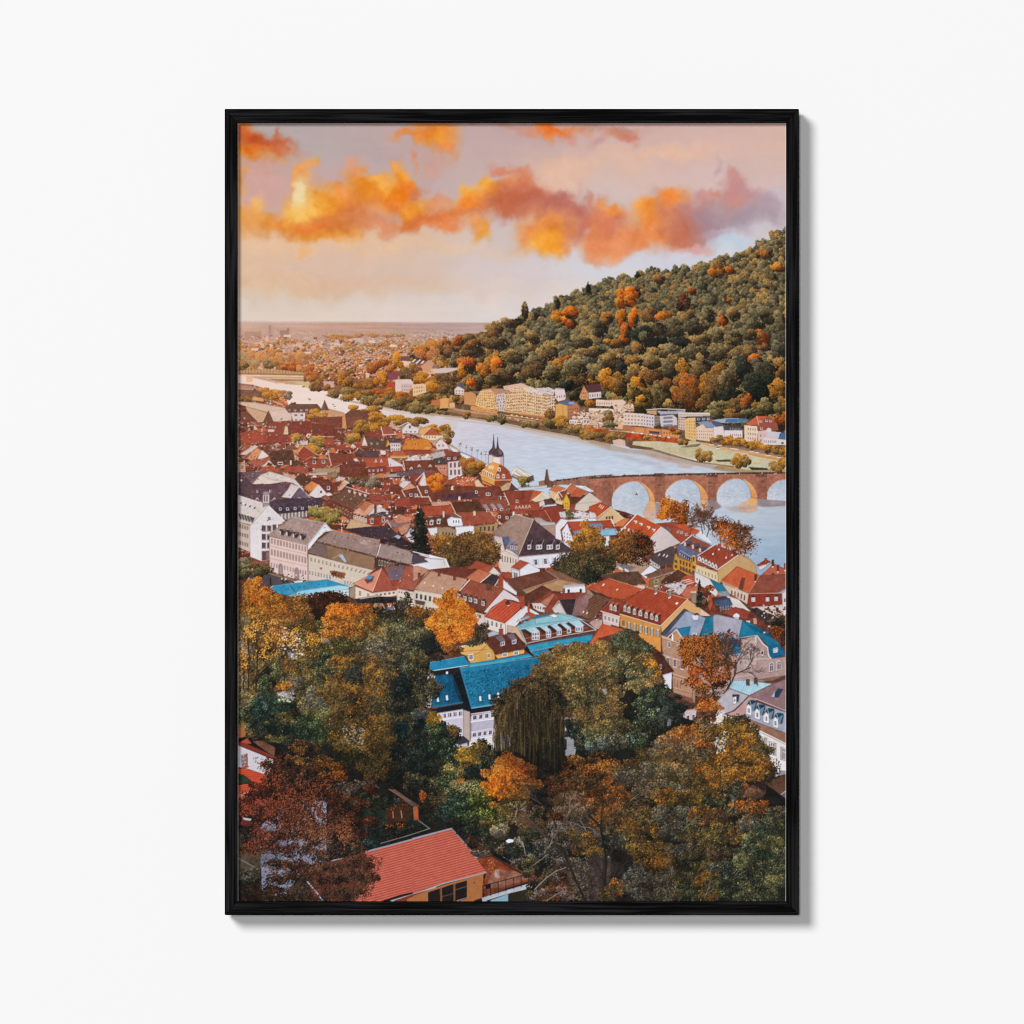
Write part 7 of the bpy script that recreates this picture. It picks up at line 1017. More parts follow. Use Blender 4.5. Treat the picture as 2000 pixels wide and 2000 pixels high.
P('C3', 'd4dce4', '1000,315 1020,275 1062,280 1035,325', n=3); P('C3', '94b8c8', '1010,310 1025,282 1052,285 1030,318', n=4); P('C3', 'd0d4e0', '1005,95 1040,88 1072,110 1065,150 1030,155 1008,140', n=5); P('C3', '3c343c', '1010,92 1060,82 1075,100 1035,105', n=5); P('C3', '3c3c48', '1362,240 1376,240 1376,300 1362,300'); P('C3', 'c8c8d4', '1198,300 1215,275 1235,290 1230,320 1200,320', n=5); P('C3', '386c88', '1260,300 1320,275 1350,300 1300,335', n=5); P('C3', 'e4e8f0', '1265,320 1300,305 1308,335 1280,360', n=3)
P('C3', '3c7498', '1240,420 1290,350 1370,310 1420,325 1460,370 1485,480 1400,500 1340,500', n=5, m=7, c2='2c648c'); L('C3', 'b8c8d4', 1.2, '1345,505 1485,482')
P('C3', 'a67c6c', '705,300 800,330 1062,415 1035,960 940,960 820,852 820,690 740,520 715,450', n=5, m=5); P('C3', 'c49c8c', '705,300 1045,420 1040,440 705,325', n=5); P('C3', 'b88468', '800,325 855,250 962,400 950,410', n=5); L('C3', 'd4c4bc', 2, '765,325 850,250'); L('C3', 'e4d8cc', 1.8, '855,248 965,400'); P('C3', 'ece4e4', '805,350 812,285 824,290 822,355', n=3)
W('C3', '740,345 1010,440 1005,490 740,410', 3, 1, g='6c5c64', f='d8c8c4', fx=.34, fy=.95); W('C3', '735,500 1010,560 1010,680 735,590', 4, 1, g='5c5460', f='dccccc', fx=.5, fy=.85); P('C3', 'b07c68', '815,690 1010,750 1010,870 930,850 820,820', n=5); W('C3', '820,700 910,730 905,850 820,820', 3, 1, g='805c54', f='b89484', fx=.6, fy=.9); P('C3', '7c4440', '830,860 1010,920 1020,960 900,940', n=9, rows=2.8, ra=6); L('C3', 'c8a898', 1.6, '715,490 1020,590'); L('C3', 'c8a898', 1.6, '820,680 1020,740'); L('C3', '6c4c48', 1.2, '1015,580 1010,960')
P('C3', 'a88c88', '1050,425 1200,400 1340,505 1480,488 1485,340 1640,308 1745,420 1775,530 1918,510 1930,690 1800,742 1600,765 1380,755 1300,900 1040,900', n=5, m=5); P('C3', 'b49c96', '1490,345 1640,310 1640,460 1640,600 1490,560', n=5, m=4); L('C3', 'd4c4bc', 2.6, '1630,315 1628,520'); L('C3', 'd8ccc4', 2, '1645,310 1700,385 1745,420 1755,500 1780,530'); L('C3', 'c8b4ac', 1.6, '1500,540 1760,530'); L('C3', 'c0a8a0', 1.6, '1400,720 1700,660')
P('C3', 'dcd0c8', '1675,470 1682,445 1695,440 1708,450 1712,475 1705,500 1690,505 1678,495', n=3); P('C3', '44404c', '1684,470 1690,452 1700,455 1702,480 1694,495 1686,488')
for x, y in ((1785, 605), (1858, 590)): P('C3', 'dcd0cc', f'{x-24},{y+56} {x-24},{y-24} {x},{y-54} {x+24},{y-28} {x+24},{y+48}', n=3); P('C3', '544c58', f'{x-15},{y+46} {x-15},{y-18} {x},{y-40} {x+15},{y-22} {x+15},{y+40}', n=4); L('C3', 'dcd0cc', 1, f'{x},{y-40} {x},{y+44}'); L('C3', 'dcd0cc', .8, f'{x-14},{y-8} {x+14},{y-10}')
P('C3', 'e8ecf4', '1795,432 1845,420 1848,465 1800,475', n=2); W('C3', '1798,432 1845,422 1846,462 1800,472', 3, 2, g='5c6c7c', f='e8ecf4', fx=.75, fy=.8)
W('C3', '1400,530 1560,530 1560,600 1400,600', 3, 1, g='6c5c60', f='b8a49c', fx=.3); P('C3', 'b8a8a4', '1500,560 1530,540 1560,555 1560,640 1510,640', n=8, m=6, a=.6)
rubble('C3', '1700,100 1935,0 1935,320 1780,300', 90, '2c2424 4c3430 6c4c48 c8b4b4 3c302c', 5, 6); TS('C3', '1850,250,70,80,r,m 1880,130,60,80,b2,m2 1900,330,50,60,m2 1840,170,50,40,k', leaf=1.4)
P('C3', '4c2428', '560,500 700,465 760,560 835,655 722,682 690,620 600,560', n=6, m=4); P('C3', 'd4d4e0', '720,690 808,665 805,860 760,850 735,780', n=3); W('C3', '640,580 720,570 720,640 640,650', 2, 1, g='4c3c44', f='dcd4dc'); P('C3', '4c3034', '850,900 1060,990 1060,1025 930,1000', n=7); P('C3', 'c4b0b0', '910,1040 1050,1020 1040,1180 920,1200', n=5); W('C3', '940,1075 1050,1060 1045,1160 940,1185', 2, 1, g='3c3038', f='d8ccd0', fx=.5, fy=.9)
# pale mansion lower right
P('C3', 'b0acb8', '1215,985 1380,815 1565,890 1480,975 1345,1075 1250,1035', n=4, m=6, c2='a8a0a8'); P('C3', 'd4ccd0', '1215,985 1345,1065 1345,1085 1225,1010', n=3); P('C3', '94bcd0', '1372,820 1402,745 1545,740 1790,775 1640,850 1560,890', n=5, rows=4.4, ra=12, m=4, c2='a8ccd8'); L('C3', '5c6c78', 1.2, '1375,820 1560,888')
P('C3', '8c6c70', '1555,892 1780,780 1935,725 1935,1040 1700,950', n=5, rows=3.4, ra=5, m=6); P('C3', 'b48c88', '1345,1070 1480,985 1560,890 1640,930 1560,1060 1430,1100', n=5, m=6); P('C3', '8a5c60', '1345,1075 1550,1110 1935,1260 1935,1375 1700,1260 1430,1120', n=5, rows=3.2, ra=6, m=5); P('C3', '9a9cb0', '1560,930 1935,1060 1935,1260 1550,1115 1520,1060', n=6, m=6); L('C3', '2c2428', 1.6, '1325,1070 1420,1040 1560,895'); L('C3', '2c2428', 1, '1340,1075 1500,1150 1935,1360'); L('C3', 'dcc8c4', 1.2, '1620,920 1935,1045')
for x, y in ((1590, 985), (1672, 1028), (1762, 1065), (1852, 1110)): P('C3', '22445a', f'{x-50},{y+0} {x-20},{y-52} {x+44},{y-46} {x+50},{y-20} {x+36},{y+50} {x+2},{y+60} {x-10},{y}', n=5, m=4); P('C3', 'c8ccd8', f'{x-10},{y} {x+44},{y-30} {x+20},{y+50} {x-4},{y+90}', n=5, a=.45); P('C3', 'dcd8de', f'{x-56},{y+82} {x-54},{y+14} {x-34},{y-14} {x-4},{y+16} {x-4},{y+100}', n=3); W('C3', f'{x-46},{y+18} {x-12},{y+26} {x-12},{y+88} {x-46},{y+76}', 1, 1, g='6c6c78', f='f0ecf0', fx=.75, fy=.95); L('C3', 'a8c4d0', 1, f'{x-20},{y-52} {x-4},{y+14}')
P('C3', '22445a', '1790,900 1850,820 1895,830 1850,910', n=5); P('C3', 'a8b4c4', '1780,900 1820,850 1810,910', n=3); P('C3', '3c3c48', '1400,880 1470,880 1460,950 1410,960', n=5); P('C3', 'dcdce4', '1405,910 1440,900 1440,965 1408,975', n=3); W('C3', '1408,915 1438,908 1438,960 1410,968', 1, 1, g='6c6c78', f='f0ecf0', fx=.75)
for x, y in ((1552, 760), (1628, 745)): P('C3', '5c3c3c', f'{x-18},{y-28} {x+16},{y-30} {x+16},{y+30} {x-16},{y+32}', n=6)
P('C3', 'd6ccc8', '1225,1005 1340,1085 1500,1150 1700,1260 1935,1375 1935,1690 1800,1700 1760,1600 1230,1480', n=4, c2='dcd4d4'); L('C3', 'ece0dc', 2, '1340,1085 1500,1152 1935,1366')
W('C3', '1250,1030 1330,1080 1330,1125 1250,1075', 2, 1, g='7c7478', f='ece4e0', fx=.4, fy=.9); 
for x, y in ((1702, 1345), (1792, 1395), (1905, 1450), (1600, 1290)): P('C3', 'a4a0a0', f'{x-36},{y+62} {x-36},{y-62} {x+36},{y-40} {x+36},{y+84}', n=3); P('C3', 'e8e0dc', f'{x-19},{y+64} {x-19},{y-56} {x+19},{y-44} {x+19},{y+76}', n=3); P('C3', '5c545c', f'{x-12},{y+58} {x-12},{y-44} {x+12},{y-36} {x+12},{y+66}', n=5); L('C3', 'e8e0dc', 1.2, f'{x},{y-44} {x},{y+66}'); L('C3', 'e8e0dc', 1, f'{x-12},{y-10} {x+12},{y-4}')
P('C3', '8c8c94', '1865,1620 1930,1630 1930,1690 1870,1680', n=4); P('C3', '4c2c38', '1440,1800 1620,1730 1935,1655 1935,1840 1760,1945 1500,1945 1460,1880', n=6, m=6, c2='5c3440'); P('C3', '6c5c60', '1755,1945 1935,1820 1935,2100 1700,2100', n=5, rows=3, ra=6); L('C3', 'b8a8b0', 1.6, '1755,1945 1935,1815'); P('C3', '4c1c24', '1735,1815 1775,1820 1770,1905 1722,1900', n=6, rows=2.8, ra=4); P('C3', 'e8e0e4', '1735,1785 1765,1782 1765,1802 1738,1804', n=2); P('C3', 'b8b0c0', '1512,1860 1535,1855 1560,1885 1535,1900', n=3); L('C3', 'd8c8d0', 1.4, '1680,1800 1710,1840')
P('C3', '5c3c30', '1620,735 1860,700 1935,690 1935,730 1800,760', n=6, a=.6)
STYLE = 'near'; EDGE = False; NT = 0.
# ---- the wooded slope in front
P('N', '211f1c', '463,1200 500,1190 560,1200 600,1180 700,1190 800,1230 840,1290 815,1440 830,1470 900,1460 1000,1470 1100,1440 1130,1400 1180,1300 1290,1330 1330,1400 1400,1420 1480,1520 1536,1560 1536,1761 463,1761', n=6, m=8)
def forest(t, s, n, r0, r1, pals, **k):
    p = pts(t, s); x0, y0 = p.min(0); x1, y1 = p.max(0); q = []
    while len(q) < n:
        x = x0 + rng.rand() * (x1 - x0); y = y0 + rng.rand() * (y1 - y0)
        if inside(p, x, y): q.append((y, x))
    ps = pals.split()
    for y, x in sorted(q):
        r = rng.uniform(r0, r1); a, b = ps[rng.randint(len(ps))], ps[rng.randint(len(ps))]; tree_n(x, y, r, r * rng.uniform(.7, 1.1), a, mix=b, mixf=.4, **k)
    flush()
# pale ground glimpsed through the left trees
forest('N', '463,1230 840,1230 850,1480 463,1420', 60, 18, 34, 'd b2 b2 g2 b2', leaf=1.5, con=1.1)
for s in ('560,1270 580,1262 585,1284 566,1290', '540,1352 566,1348 574,1366 545,1372', '545,1210 562,1206 566,1226 548,1228', '625,1240 640,1236 646,1262 630,1262', '670,1415 700,1410 712,1440 690,1455', '580,1300 600,1296 602,1306', '478,1220 490,1216 492,1232'): P('N', 'c0b4bc', s, n=16, a=.55)
TS('B1', '170,1290,90,110,o,y 120,1400,70,120,y,y2 250,1400,130,120,o,y2 330,1500,140,120,o2,y 120,1540,110,130,y2,y 420,1450,120,90,o2,y 560,1420,90,70,y2,y 650,1440,90,80,y2,o2 500,1560,130,100,o2,b 640,1560,110,110,b,o2 300,1640,170,100,y2,b 80,1660,90,110,lb,g 450,1680,150,90,b,y2', leaf=1.7, con=1.0, dens=.85)
TS('B1', '860,1370,140,60,m,m 960,1400,130,70,m,m2 800,1440,100,80,m 900,1470,150,60,m,m', leaf=1.7, dens=1)
TS('B1', '1000,1530,180,90,o,o2 900,1600,100,90,o,o2 1200,1530,180,90,o2,o 1320,1540,100,70,o2,b 1050,1640,200,90,o2,b 1250,1650,190,100,b,o2 1000,1740,170,70,b,o2 1120,1720,170,80,b2,o2', leaf=1.8, con=1.0)
TS('B1', '1440,1520,70,60,dg,d 1560,1480,60,60,k,d 1640,1440,50,110,d,gy 1740,1540,90,50,y2,o2 1860,1530,80,40,o2,y2 1800,1600,130,60,b,b2 1560,1600,90,70,d,k', leaf=1.6)
P('B1', '3c5c84', '1450,1485 1520,1470 1530,1495 1470,1505', a=.8)
TS('B1', '1500,1680,160,90,g,gy 1640,1660,140,80,g,d 1400,1700,110,90,d,g 1780,1720,140,90,g,d 1600,1780,180,110,d,g 1400,1800,160,100,b2,d 1760,1840,150,90,d,dg 1900,1840,60,80,dg,t', leaf=1.6, con=1.05)
# tree column left (C1)
TS('C1', '60,260,90,140,lb,gy 60,450,90,120,gy,lb 200,330,110,110,y2,g 350,330,110,70,o2,y2 420,260,90,60,b,o2 380,420,80,60,b,lb 620,250,140,130,b2,d 560,380,130,80,d,gy 700,430,130,110,d,y2 60,600,80,100,lb,y2 180,620,90,110,g,lb 60,760,70,90,lb,gy', leaf=1.5, con=.95, dens=.8)
for x, y0, y1 in ((190, 200, 850), (350, 380, 930), (110, 330, 880), (60, 500, 880), (545, 860, 1050), (940, 900, 1000)): L('C1', '231b19', 2.2, f'{x},{y0} {x+6},{(y0+y1)//2} {x-6},{y1}')
for a in ((190, 420, -110), (190, 400, -70), (190, 560, -60), (350, 520, -115), (350, 500, -70), (110, 480, -100), (560, 480, -80), (640, 470, -100), (740, 480, -85), (190, 640, -120)): bare('C1', a[0], a[1], a[2], 110, 1.3, '2c221e', 4, 'y2')
TS('C1', '260,760,90,70,v,t 400,640,90,90,v,g 500,640,90,100,y2,b 640,560,110,100,lb,d 700,700,120,90,y2,g 560,770,130,90,g2,gy 460,800,60,40,o2 60,960,90,90,lb,gy 240,880,110,70,t,d 280,1000,180,110,dg,t 200,1080,160,100,dg,t 420,980,120,80,dg,t 200,960,60,30,t 450,950,70,30,v 60,1080,90,60,d', leaf=1.5, con=1.0)
TS('C1', '1300,250,170,100,b2,o2 1450,300,170,100,g,b2 1600,330,170,120,g,d 1800,300,110,90,g,d 1150,380,170,90,b2,g 1000,420,170,90,d,g 1350,440,200,110,b2,gy 1600,470,180,110,b2,d 1780,480,130,110,d,g 880,560,120,90,dg,v 1000,600,110,90,b,o2 1150,560,150,90,b2,o2 1350,580,150,90,b,m2 1500,560,120,80,b,b2 1650,640,160,120,d,k 850,700,130,100,g,d 1020,720,140,100,b2,o2 1200,700,150,110,b2,d 1300,680,90,90,o2,b 1440,720,130,110,b2,o2 1620,780,110,130,dg,k', leaf=1.5, con=1.0)
TS('C1', '760,900,120,90,g,gy 900,860,140,100,b,y2 1060,850,120,80,b,o2 1250,860,160,90,o2,b2 1400,860,140,90,b,o2 1560,880,110,100,k,d 700,1000,140,100,gy,lb 850,1040,160,90,gy,g 780,1100,150,80,g,v 1050,1000,150,110,b,b2 1250,1010,160,110,b2,o2 1430,1030,140,100,b,b2 1600,1060,130,90,b2,d', leaf=1.5, con=.95)
TS('C1', '620,1140,140,80,v,d 700,1240,150,90,v,dg 560,1250,110,60,dg,d 830,1200,120,90,v,b2 420,1200,120,80,dg 250,1180,140,80,dg,k 1000,1180,140,110,b2,b 1200,1200,170,120,b,b2 1420,1180,150,110,b,o2 1000,1330,150,100,b2,o2 1150,1380,160,110,b,b2 1320,1350,150,120,b,o2 1450,1300,120,110,b,o2 1380,1500,130,110,b,o2 1250,1490,130,90,b2,b 1120,1500,130,80,k,b2 1300,1600,130,80,b2,b 1460,1560,90,70,o2,b2 1340,1660,100,70,b,b2', leaf=1.5, con=1.0, dens=.8)
grit('1000,1180 1250,1200 1230,1420 1080,1400', 170, 'b8a4a8 8c7474 c8b8bc', 3, 3, .6, 'C1'); grit('400,200 660,300 620,560 400,480', 150, 'c8bcc4 9c8c90 dcd4dc', 4, 3, .6, 'C1'); grit('380,840 560,860 540,960 400,940', 60, 'b8a8ac d8c8cc', 4, 3, .6, 'C1')
TS('C1', '1620,980,90,60,b2,d 1700,560,90,120,g,d 1640,850,90,110,dg,k 1700,1130,110,70,b,y2 1650,1240,120,100,dg,t 1780,1280,130,110,g,dg 1880,1400,90,110,v,dg 1640,1400,130,110,d,dg 1780,1460,130,120,g,d 1620,1560,150,140,k,d 1780,1620,150,130,k,b2 1880,1560,80,120,k,d 1600,1700,150,100,k 1850,1740,120,110,k,b2', leaf=1.5, con=.95)
leaves('C1', '1720,620 1930,640 1900,1000 1690,980', 'b2', 900); leaves('C1', '1720,620 1930,640 1900,1000 1690,980', 'k', 600); leaves('C1', '1700,1060 1860,1060 1850,1230 1720,1200', 'gy', 500); TS('C1', '1900,1150,60,70,y,o2 1800,1010,40,25,o2', leaf=1.5, dens=.9)
# lower left house behind the red maple (C1)
P('C1', '9c5c3c', '5,1205 78,1200 80,1290 5,1310', n=5, rows=0); P('C1', 'a84438', '30,1345 95,1310 140,1360 60,1365', n=5, rows=2.6, ra=6); P('C1', '6c443c', '150,1340 240,1330 370,1400 360,1480 260,1420', n=10, m=12); P('C1', '7c2c28', '0,1345 60,1350 380,1490 390,1520 0,1375', n=5); P('C1', 'c4bcc4', '5,1378 370,1525 300,1660 260,1660 100,1605 5,1590', n=3, m=3); P('C1', '8c3434', '36,1475 100,1455 104,1580 40,1600', n=4); W('C1', '40,1478 88,1462 90,1575 42,1590', 2, 3, g='2c2c38', f='dcd8e0', fx=.85, fy=.85); P('C1', 'a83c2c', '38,1595 115,1578 112,1592 60,1610', n=4)
P('C1', 'b8402c', '0,1605 100,1608 270,1660 300,1740 250,1760 0,1690', n=5, rows=4, ra=14, m=5); P('C1', '2c3c28', '0,1650 60,1665 140,1720 60,1760 0,1750', n=8, m=8); P('C1', 'b4422e', '0,1770 180,1740 330,1800 200,1860 0,1840', n=5, rows=4, ra=12, m=6); P('C1', 'bc6458', '0,1850 120,1805 130,1880 0,1932', n=4, rows=3.4, ra=10)
P('D1', '8c3838', '0,960 180,920 420,950 440,1000 200,1000', n=6, rows=3, ra=6); P('D1', '5c2428', '0,1110 150,1150 170,1190 130,1210 0,1170', n=6); P('D1', 'b4a8ac', '50,1105 140,1120 130,1140 60,1130', n=4)
P('D1', '80849a', '225,1200 450,950 700,900 870,960 870,1560 640,1620 450,1900 240,1820', n=8, m=10); P('D1', '9494a8', '640,920 870,970 870,1260 640,1200', n=6); P('D1', '6c7484', '225,1220 460,1200 450,1560 225,1600', n=8, m=8)
P('D1', '4c4038', '0,1220 225,1200 225,1700 0,1720', n=10, m=12); L('D1', '74685c', 3, '0,1500 200,1610'); L('D1', '5c5048', 1.4, '0,1560 200,1650')
P('D1', '1e2a22', '1230,870 1640,900 1760,1130 1880,1215 1640,1290 1240,1440 1200,1200', n=7, m=10); forest('D1', '1240,890 1640,890 1600,990 1300,1010', 26, 6, 10, 't dg v', leaf=1.4); forest('D1', '1230,1160 1860,1180 1640,1280 1250,1420', 44, 6, 11, 'dg dg t k', leaf=1.3)
forest('D1', '1130,740 1380,770 1300,860 1100,830', 16, 7, 12, 'gy m m2', leaf=1.3); P('D1', '38221f', '1640,920 1700,960 1700,1130 1450,1180 1440,1060', n=9, m=10); P('D1', 'a04830', '1715,1010 1765,1000 1760,1130 1730,1130', n=8, m=8, rows=2.4, ra=8); P('D1', '5c5048', '1640,900 1770,985 1770,1005 1700,990 1480,830 1540,830', n=7); L('D1', 'a04c38', 1.4, '1480,830 1680,945'); L('D1', 'd8603c', 1.8, '1520,1050 1525,1110'); L('D1', 'c87850', 1.6, '1600,1040 1610,1110'); L('D1', '94989c', 1.1, '1770,1135 1880,1215 1650,1290 1400,1360'); leaves('D1', '1450,1010 1700,960 1680,1010 1450,1040', 'r', 70); leaves('D1', '1450,1170 1620,1160 1620,1210 1450,1210', 'o2', 50)
# big red tiled roof (D1 / D2)
P('D1', 'b4504e', '1240,1448 1600,1352 1940,1258 1940,1790 1600,1860 1340,1945 700,1945 760,1600 900,1530', n=4, rows=4.6, ra=20, m=3); P('D2', 'b4504e', '0,1315 375,1215 560,1420 718,1640 300,1745 0,1855', n=4, rows=4.6, ra=20, m=3)
L('D1', '8c94a8', 2.4, '1235,1446 1600,1350 1935,1257'); L('D2', '8c94a8', 2.4, '0,1312 378,1213'); L('D2', '7c8498', 1.8, '378,1213 545,1400 620,1500'); L('D2', 'a8a4ac', 2.2, '0,1862 300,1752 715,1645'); L('D1', 'a8a4ac', 2.2, '1440,1940 1940,1792')
P('D1', '74302c', '1460,1945 1700,1862 1935,1798 1935,1945', n=6); P('D2', 'a0603a', '0,1875 300,1765 690,1655 680,1890 560,1930 0,1945', n=5, rows=2.4, ra=4); P('D1', 'a0603a', '1660,1900 1760,1870 1760,1945 1660,1945', n=5); P('D1', 'a0603a', '1780,1865 1865,1840 1865,1945 1780,1945', n=5); P('D1', '241c1c', '1870,1845 1935,1820 1935,1945 1870,1945')
for s in ('148,1838 265,1800 268,1932 148,1932', '283,1795 395,1757 398,1932 285,1932', '412,1755 528,1722 528,1900 412,1928'): P('D2', '241c1e', s, n=5); 
L('D2', '5c5454', 1.2, '285,1880 398,1850'); L('D2', '6c6468', 1.2, '412,1815 525,1780'); L('D2', '8c8c94', 1.2, '412,1925 528,1890'); L('D2', '5c3828', 1.6, '274,1797 276,1932'); L('D2', '5c3828', 1.6, '404,1757 405,1932'); P('D2', '2c2020', '592,1740 604,1738 604,1750 592,1752')
P('D1', '4c2422', '640,1945 760,1600 900,1530 1240,1449 1320,1600 1260,1760 1120,1945', a=.72, n=9, m=12)
# terrace with wet red floor (D2)
P('D2', '16181a', '440,1150 800,1150 1000,1500 700,1600 560,1400', n=6, m=8); P('D2', '7c3424', '622,1510 770,1485 850,1520 1160,1680 1160,1720 700,1880 682,1770 720,1640', n=8, m=16); P('D2', '8c6058', '790,1610 1060,1640 1160,1700 860,1790 700,1800', n=12, m=22, a=.75); P('D2', 'c8bcc0', '800,1610 835,1605 850,1700 800,1690', n=20, m=20, a=.45); leaves('D2', '640,1520 780,1495 960,1600 760,1640', 'r', 160, leaf=1)
L('D2', '8c949c', 2, '612,1502 770,1468'); L('D2', '3c2824', 4, '770,1478 960,1600 1165,1700'); L('D2', '8c7c7c', 1, '880,1490 1050,1590 1160,1640')
P('D2', 'a8acb4', '672,1892 1165,1742 1165,1800 940,1850 680,1930', n=8, m=8); P('D2', '7ca0b4', '720,1930 930,1855 930,1932', n=5); P('D2', '2c2420', '940,1850 1165,1795 1165,1932 940,1932', n=7)
L('D2', '241e20', 1.4, '680,1775 1160,1650'); L('D2', '2c2628', 1.2, '690,1860 1160,1735')
for x in (682, 757, 833, 908, 984, 1058, 1130): L('D2', '241e20', 1.6, f'{x},{1775-(x-682)*.26:.0f} {x+2},{1888-(x-682)*.28:.0f}')
for k in range(44): x = 690 + k * 10.6; L('D2', '3c3434', .6, f'{x},{1775-(x-682)*.26:.0f} {x},{1862-(x-682)*.27:.0f}', .55)
P('D2', '1c1c20', '708,1765 760,1750 758,1800 712,1808', n=4); P('D2', '4c2c24', '560,1400 640,1500 770,1470 760,1400 640,1380', n=10, m=14)
# trees of the lower middle (C2)
TS('C2', '60,100,90,70,o2,b 60,200,110,80,b2,d 60,300,120,90,g,d 100,420,110,80,dg,g 60,500,130,60,g,b2 200,400,110,100,dg,k 260,480,90,60,dg', leaf=1.6)
TS('C2', '640,300,90,70,gy,b2 570,330,80,70,g,gy 660,230,60,40,b2,gy', leaf=1.5)
for a in ((370, 420, -95, 'y'), (400, 380, -80, 'o')): bare('C2', a[0], a[1], a[2], 130, 1.8, '5c3010', 4, a[3])
TS('C2', '350,-80,70,70,o,y 300,-20,100,80,o,y 450,40,140,100,o,y 330,60,150,100,o,y 560,120,80,80,o 250,160,120,90,o,y 400,180,180,110,o,y 460,270,110,90,o 300,260,100,70,o,r 370,340,110,70,o,r 360,430,70,60,r,o2 420,470,70,40,b,r', leaf=1.9, con=.9, dens=1.15)
forest('C2', '0,1080 200,1180 420,1300 420,1440 800,1500 900,1932 0,1932', 60, 14, 26, 'd dg k b2', leaf=1.6)
TS('C2', '60,1060,80,60,gy,lb 200,1150,70,90,y,o2 380,1250,60,80,b,o2 180,1240,100,80,v,g 270,1300,120,100,v,dg 90,1350,120,110,dg,d 260,1430,150,120,dg,v 120,1550,150,140,k,dg 260,1600,120,100,k,b2 380,1480,80,80,v,dg', leaf=1.6)
TS('C2', '700,1400,110,80,dg,k 800,1480,70,60,d,k 600,1420,110,60,y,o2 540,1480,120,80,y,y2 640,1520,110,80,o2,y 700,1480,90,70,y2,b 760,1560,80,70,dg,g 560,1600,100,60,b2,o2 640,1640,100,70,k,dg 380,1660,100,90,lb,g 330,1740,100,90,v,dg 470,1720,50,35,r,o 500,1780,130,80,gy,lb 620,1760,110,60,gy,b2', leaf=1.7, con=1.05)
# the big oak and the green ash
TS('C2', '1480,470,120,90,lb,y2 1650,440,150,90,lb,y2 1830,460,130,90,y2,lb 1350,560,130,90,y2,lb 1500,570,150,100,lb,y2 1700,580,170,110,lb,g 1880,580,120,110,lb,b 1280,650,110,80,y2,lb 1420,700,140,100,lb,y2 1620,720,170,120,g2,lb 1830,720,150,120,b,lb 1500,840,160,120,lb,d 1700,880,180,130,b2,lb 1880,880,120,130,b2,d 1560,980,170,110,b2,g 1780,1040,180,120,b2,b 1620,1120,150,110,b,lb 1850,1180,140,120,b2,lb 1700,1250,140,100,b,gy 1600,1220,90,80,b2,d 1880,1330,120,100,b2,lb', leaf=1.7, con=1.15)
TS('C3', '60,470,110,90,lb,y2 150,560,120,100,lb,b 60,640,120,110,b,b2 200,700,130,100,b2,g 60,800,120,110,b2,d 200,860,140,120,b2,b 60,980,130,110,b2,d 220,1020,150,110,b2,b 100,1130,150,110,b,d 260,1180,150,110,b2,lb 80,1280,140,100,lb,b2 240,1330,150,100,b2,gy 90,1400,130,80,gy,b2', leaf=1.7, con=1.1)
TS('C3', '360,290,110,60,v,gy 330,370,130,90,v,v 480,380,100,70,v,g 270,440,120,80,v,b 520,450,110,80,v,v 420,490,150,90,v,g 330,560,120,90,v,b 560,560,110,90,lb,y2 470,620,130,90,lb,v 620,570,70,60,y,y2 650,640,60,60,y2,y 390,700,90,80,v,b2 560,710,120,80,lb,v 480,790,150,90,lb,g 640,760,90,60,b,lb', leaf=1.6, con=1.1)
bare('C3', 325, 850, -90, 210, 3, '231c18', 4); bare('C3', 335, 620, -35, 140, 2.2, '2c241e', 4); 
# yew
TS('C3', '700,860,100,70,dg,d 620,900,130,90,dg,v 780,940,130,80,dg,k 560,1000,120,90,v,dg 700,1010,150,100,dg,k 850,1020,90,70,dg,k 620,1090,150,90,dg,v 780,1090,130,90,k,dg 900,1120,60,60,dg,k 560,1160,130,80,v,dg 680,1180,120,80,k,dg 520,1250,130,80,dg,b2 480,1340,120,90,dg,v', leaf=1.5, con=1.2)
for s in ('405,1300 430,1290 455,1330 430,1360 410,1335', '515,1260 545,1255 550,1285 525,1280', '760,1120 800,1120 800,1180 765,1190', '660,1010 690,1010 690,1050 665,1050', '130,830 170,820 180,870 150,880'): P('C3', 'b4b8c4', s, n=20, a=.5)
leaves('C3', '380,1270 560,1240 560,1380 390,1380', 'dg', 200); leaves('C3', '640,980 820,1100 810,1200 650,1080', 'dg', 300)
# house beyond the willow
P('C2', '8c8c94', '1470,1300 1560,1290 1600,1400 1580,1480 1480,1480', n=6, m=6); P('C2', '2c2c30', '1480,1320 1505,1315 1505,1420 1482,1425'); P('C2', '6c6c84', '1440,1240 1540,1225 1550,1265 1450,1280', n=5)
TS('C2', '1560,1240,60,60,k,d 1620,1330,50,70,b2,k 1500,1200,60,60,k', leaf=1.5)
# ---- weeping willow: hanging strands
P('C2', '1c1916', '1000,860 1060,780 1200,680 1320,700 1420,840 1450,1100 1470,1500 1440,1650 1260,1750 1100,1500 900,1450 810,1250 830,950', n=6, m=6)
WC = [col(c) * .8 for c in ('2c2622', '382c24', '4c3a2a', '66503a', '30261e', '1c1816', '7c6448', '443428')]
for k in range(900):
    u = rng.rand(); x = 800 + 680 * u + rng.randn() * 8; cy = 690 + 620 * abs(u - .62) ** 1.15 + (60 if u < .2 else 0); y = cy + rng.rand() * (1500 - cy) * .92
    ln = rng.uniform(60, 240); end = 1440 + 260 * np.clip((u - .35) * 2, 0, 1); y1 = min(y + ln, end)
    if y1 <= y: continue
    bend = (u - .55) * 30 * (1 - (y - cy) / 900); c = WC[rng.randint(8)] * (1.25 - .45 * np.clip((y - cy) / 700, 0, 1)) * (1.15 - .35 * u)
    L('C2', c, rng.uniform(.7, 1.5), f'{x},{y} {x+bend*.7},{(y+y1)/2} {x+bend},{y1}', .85)
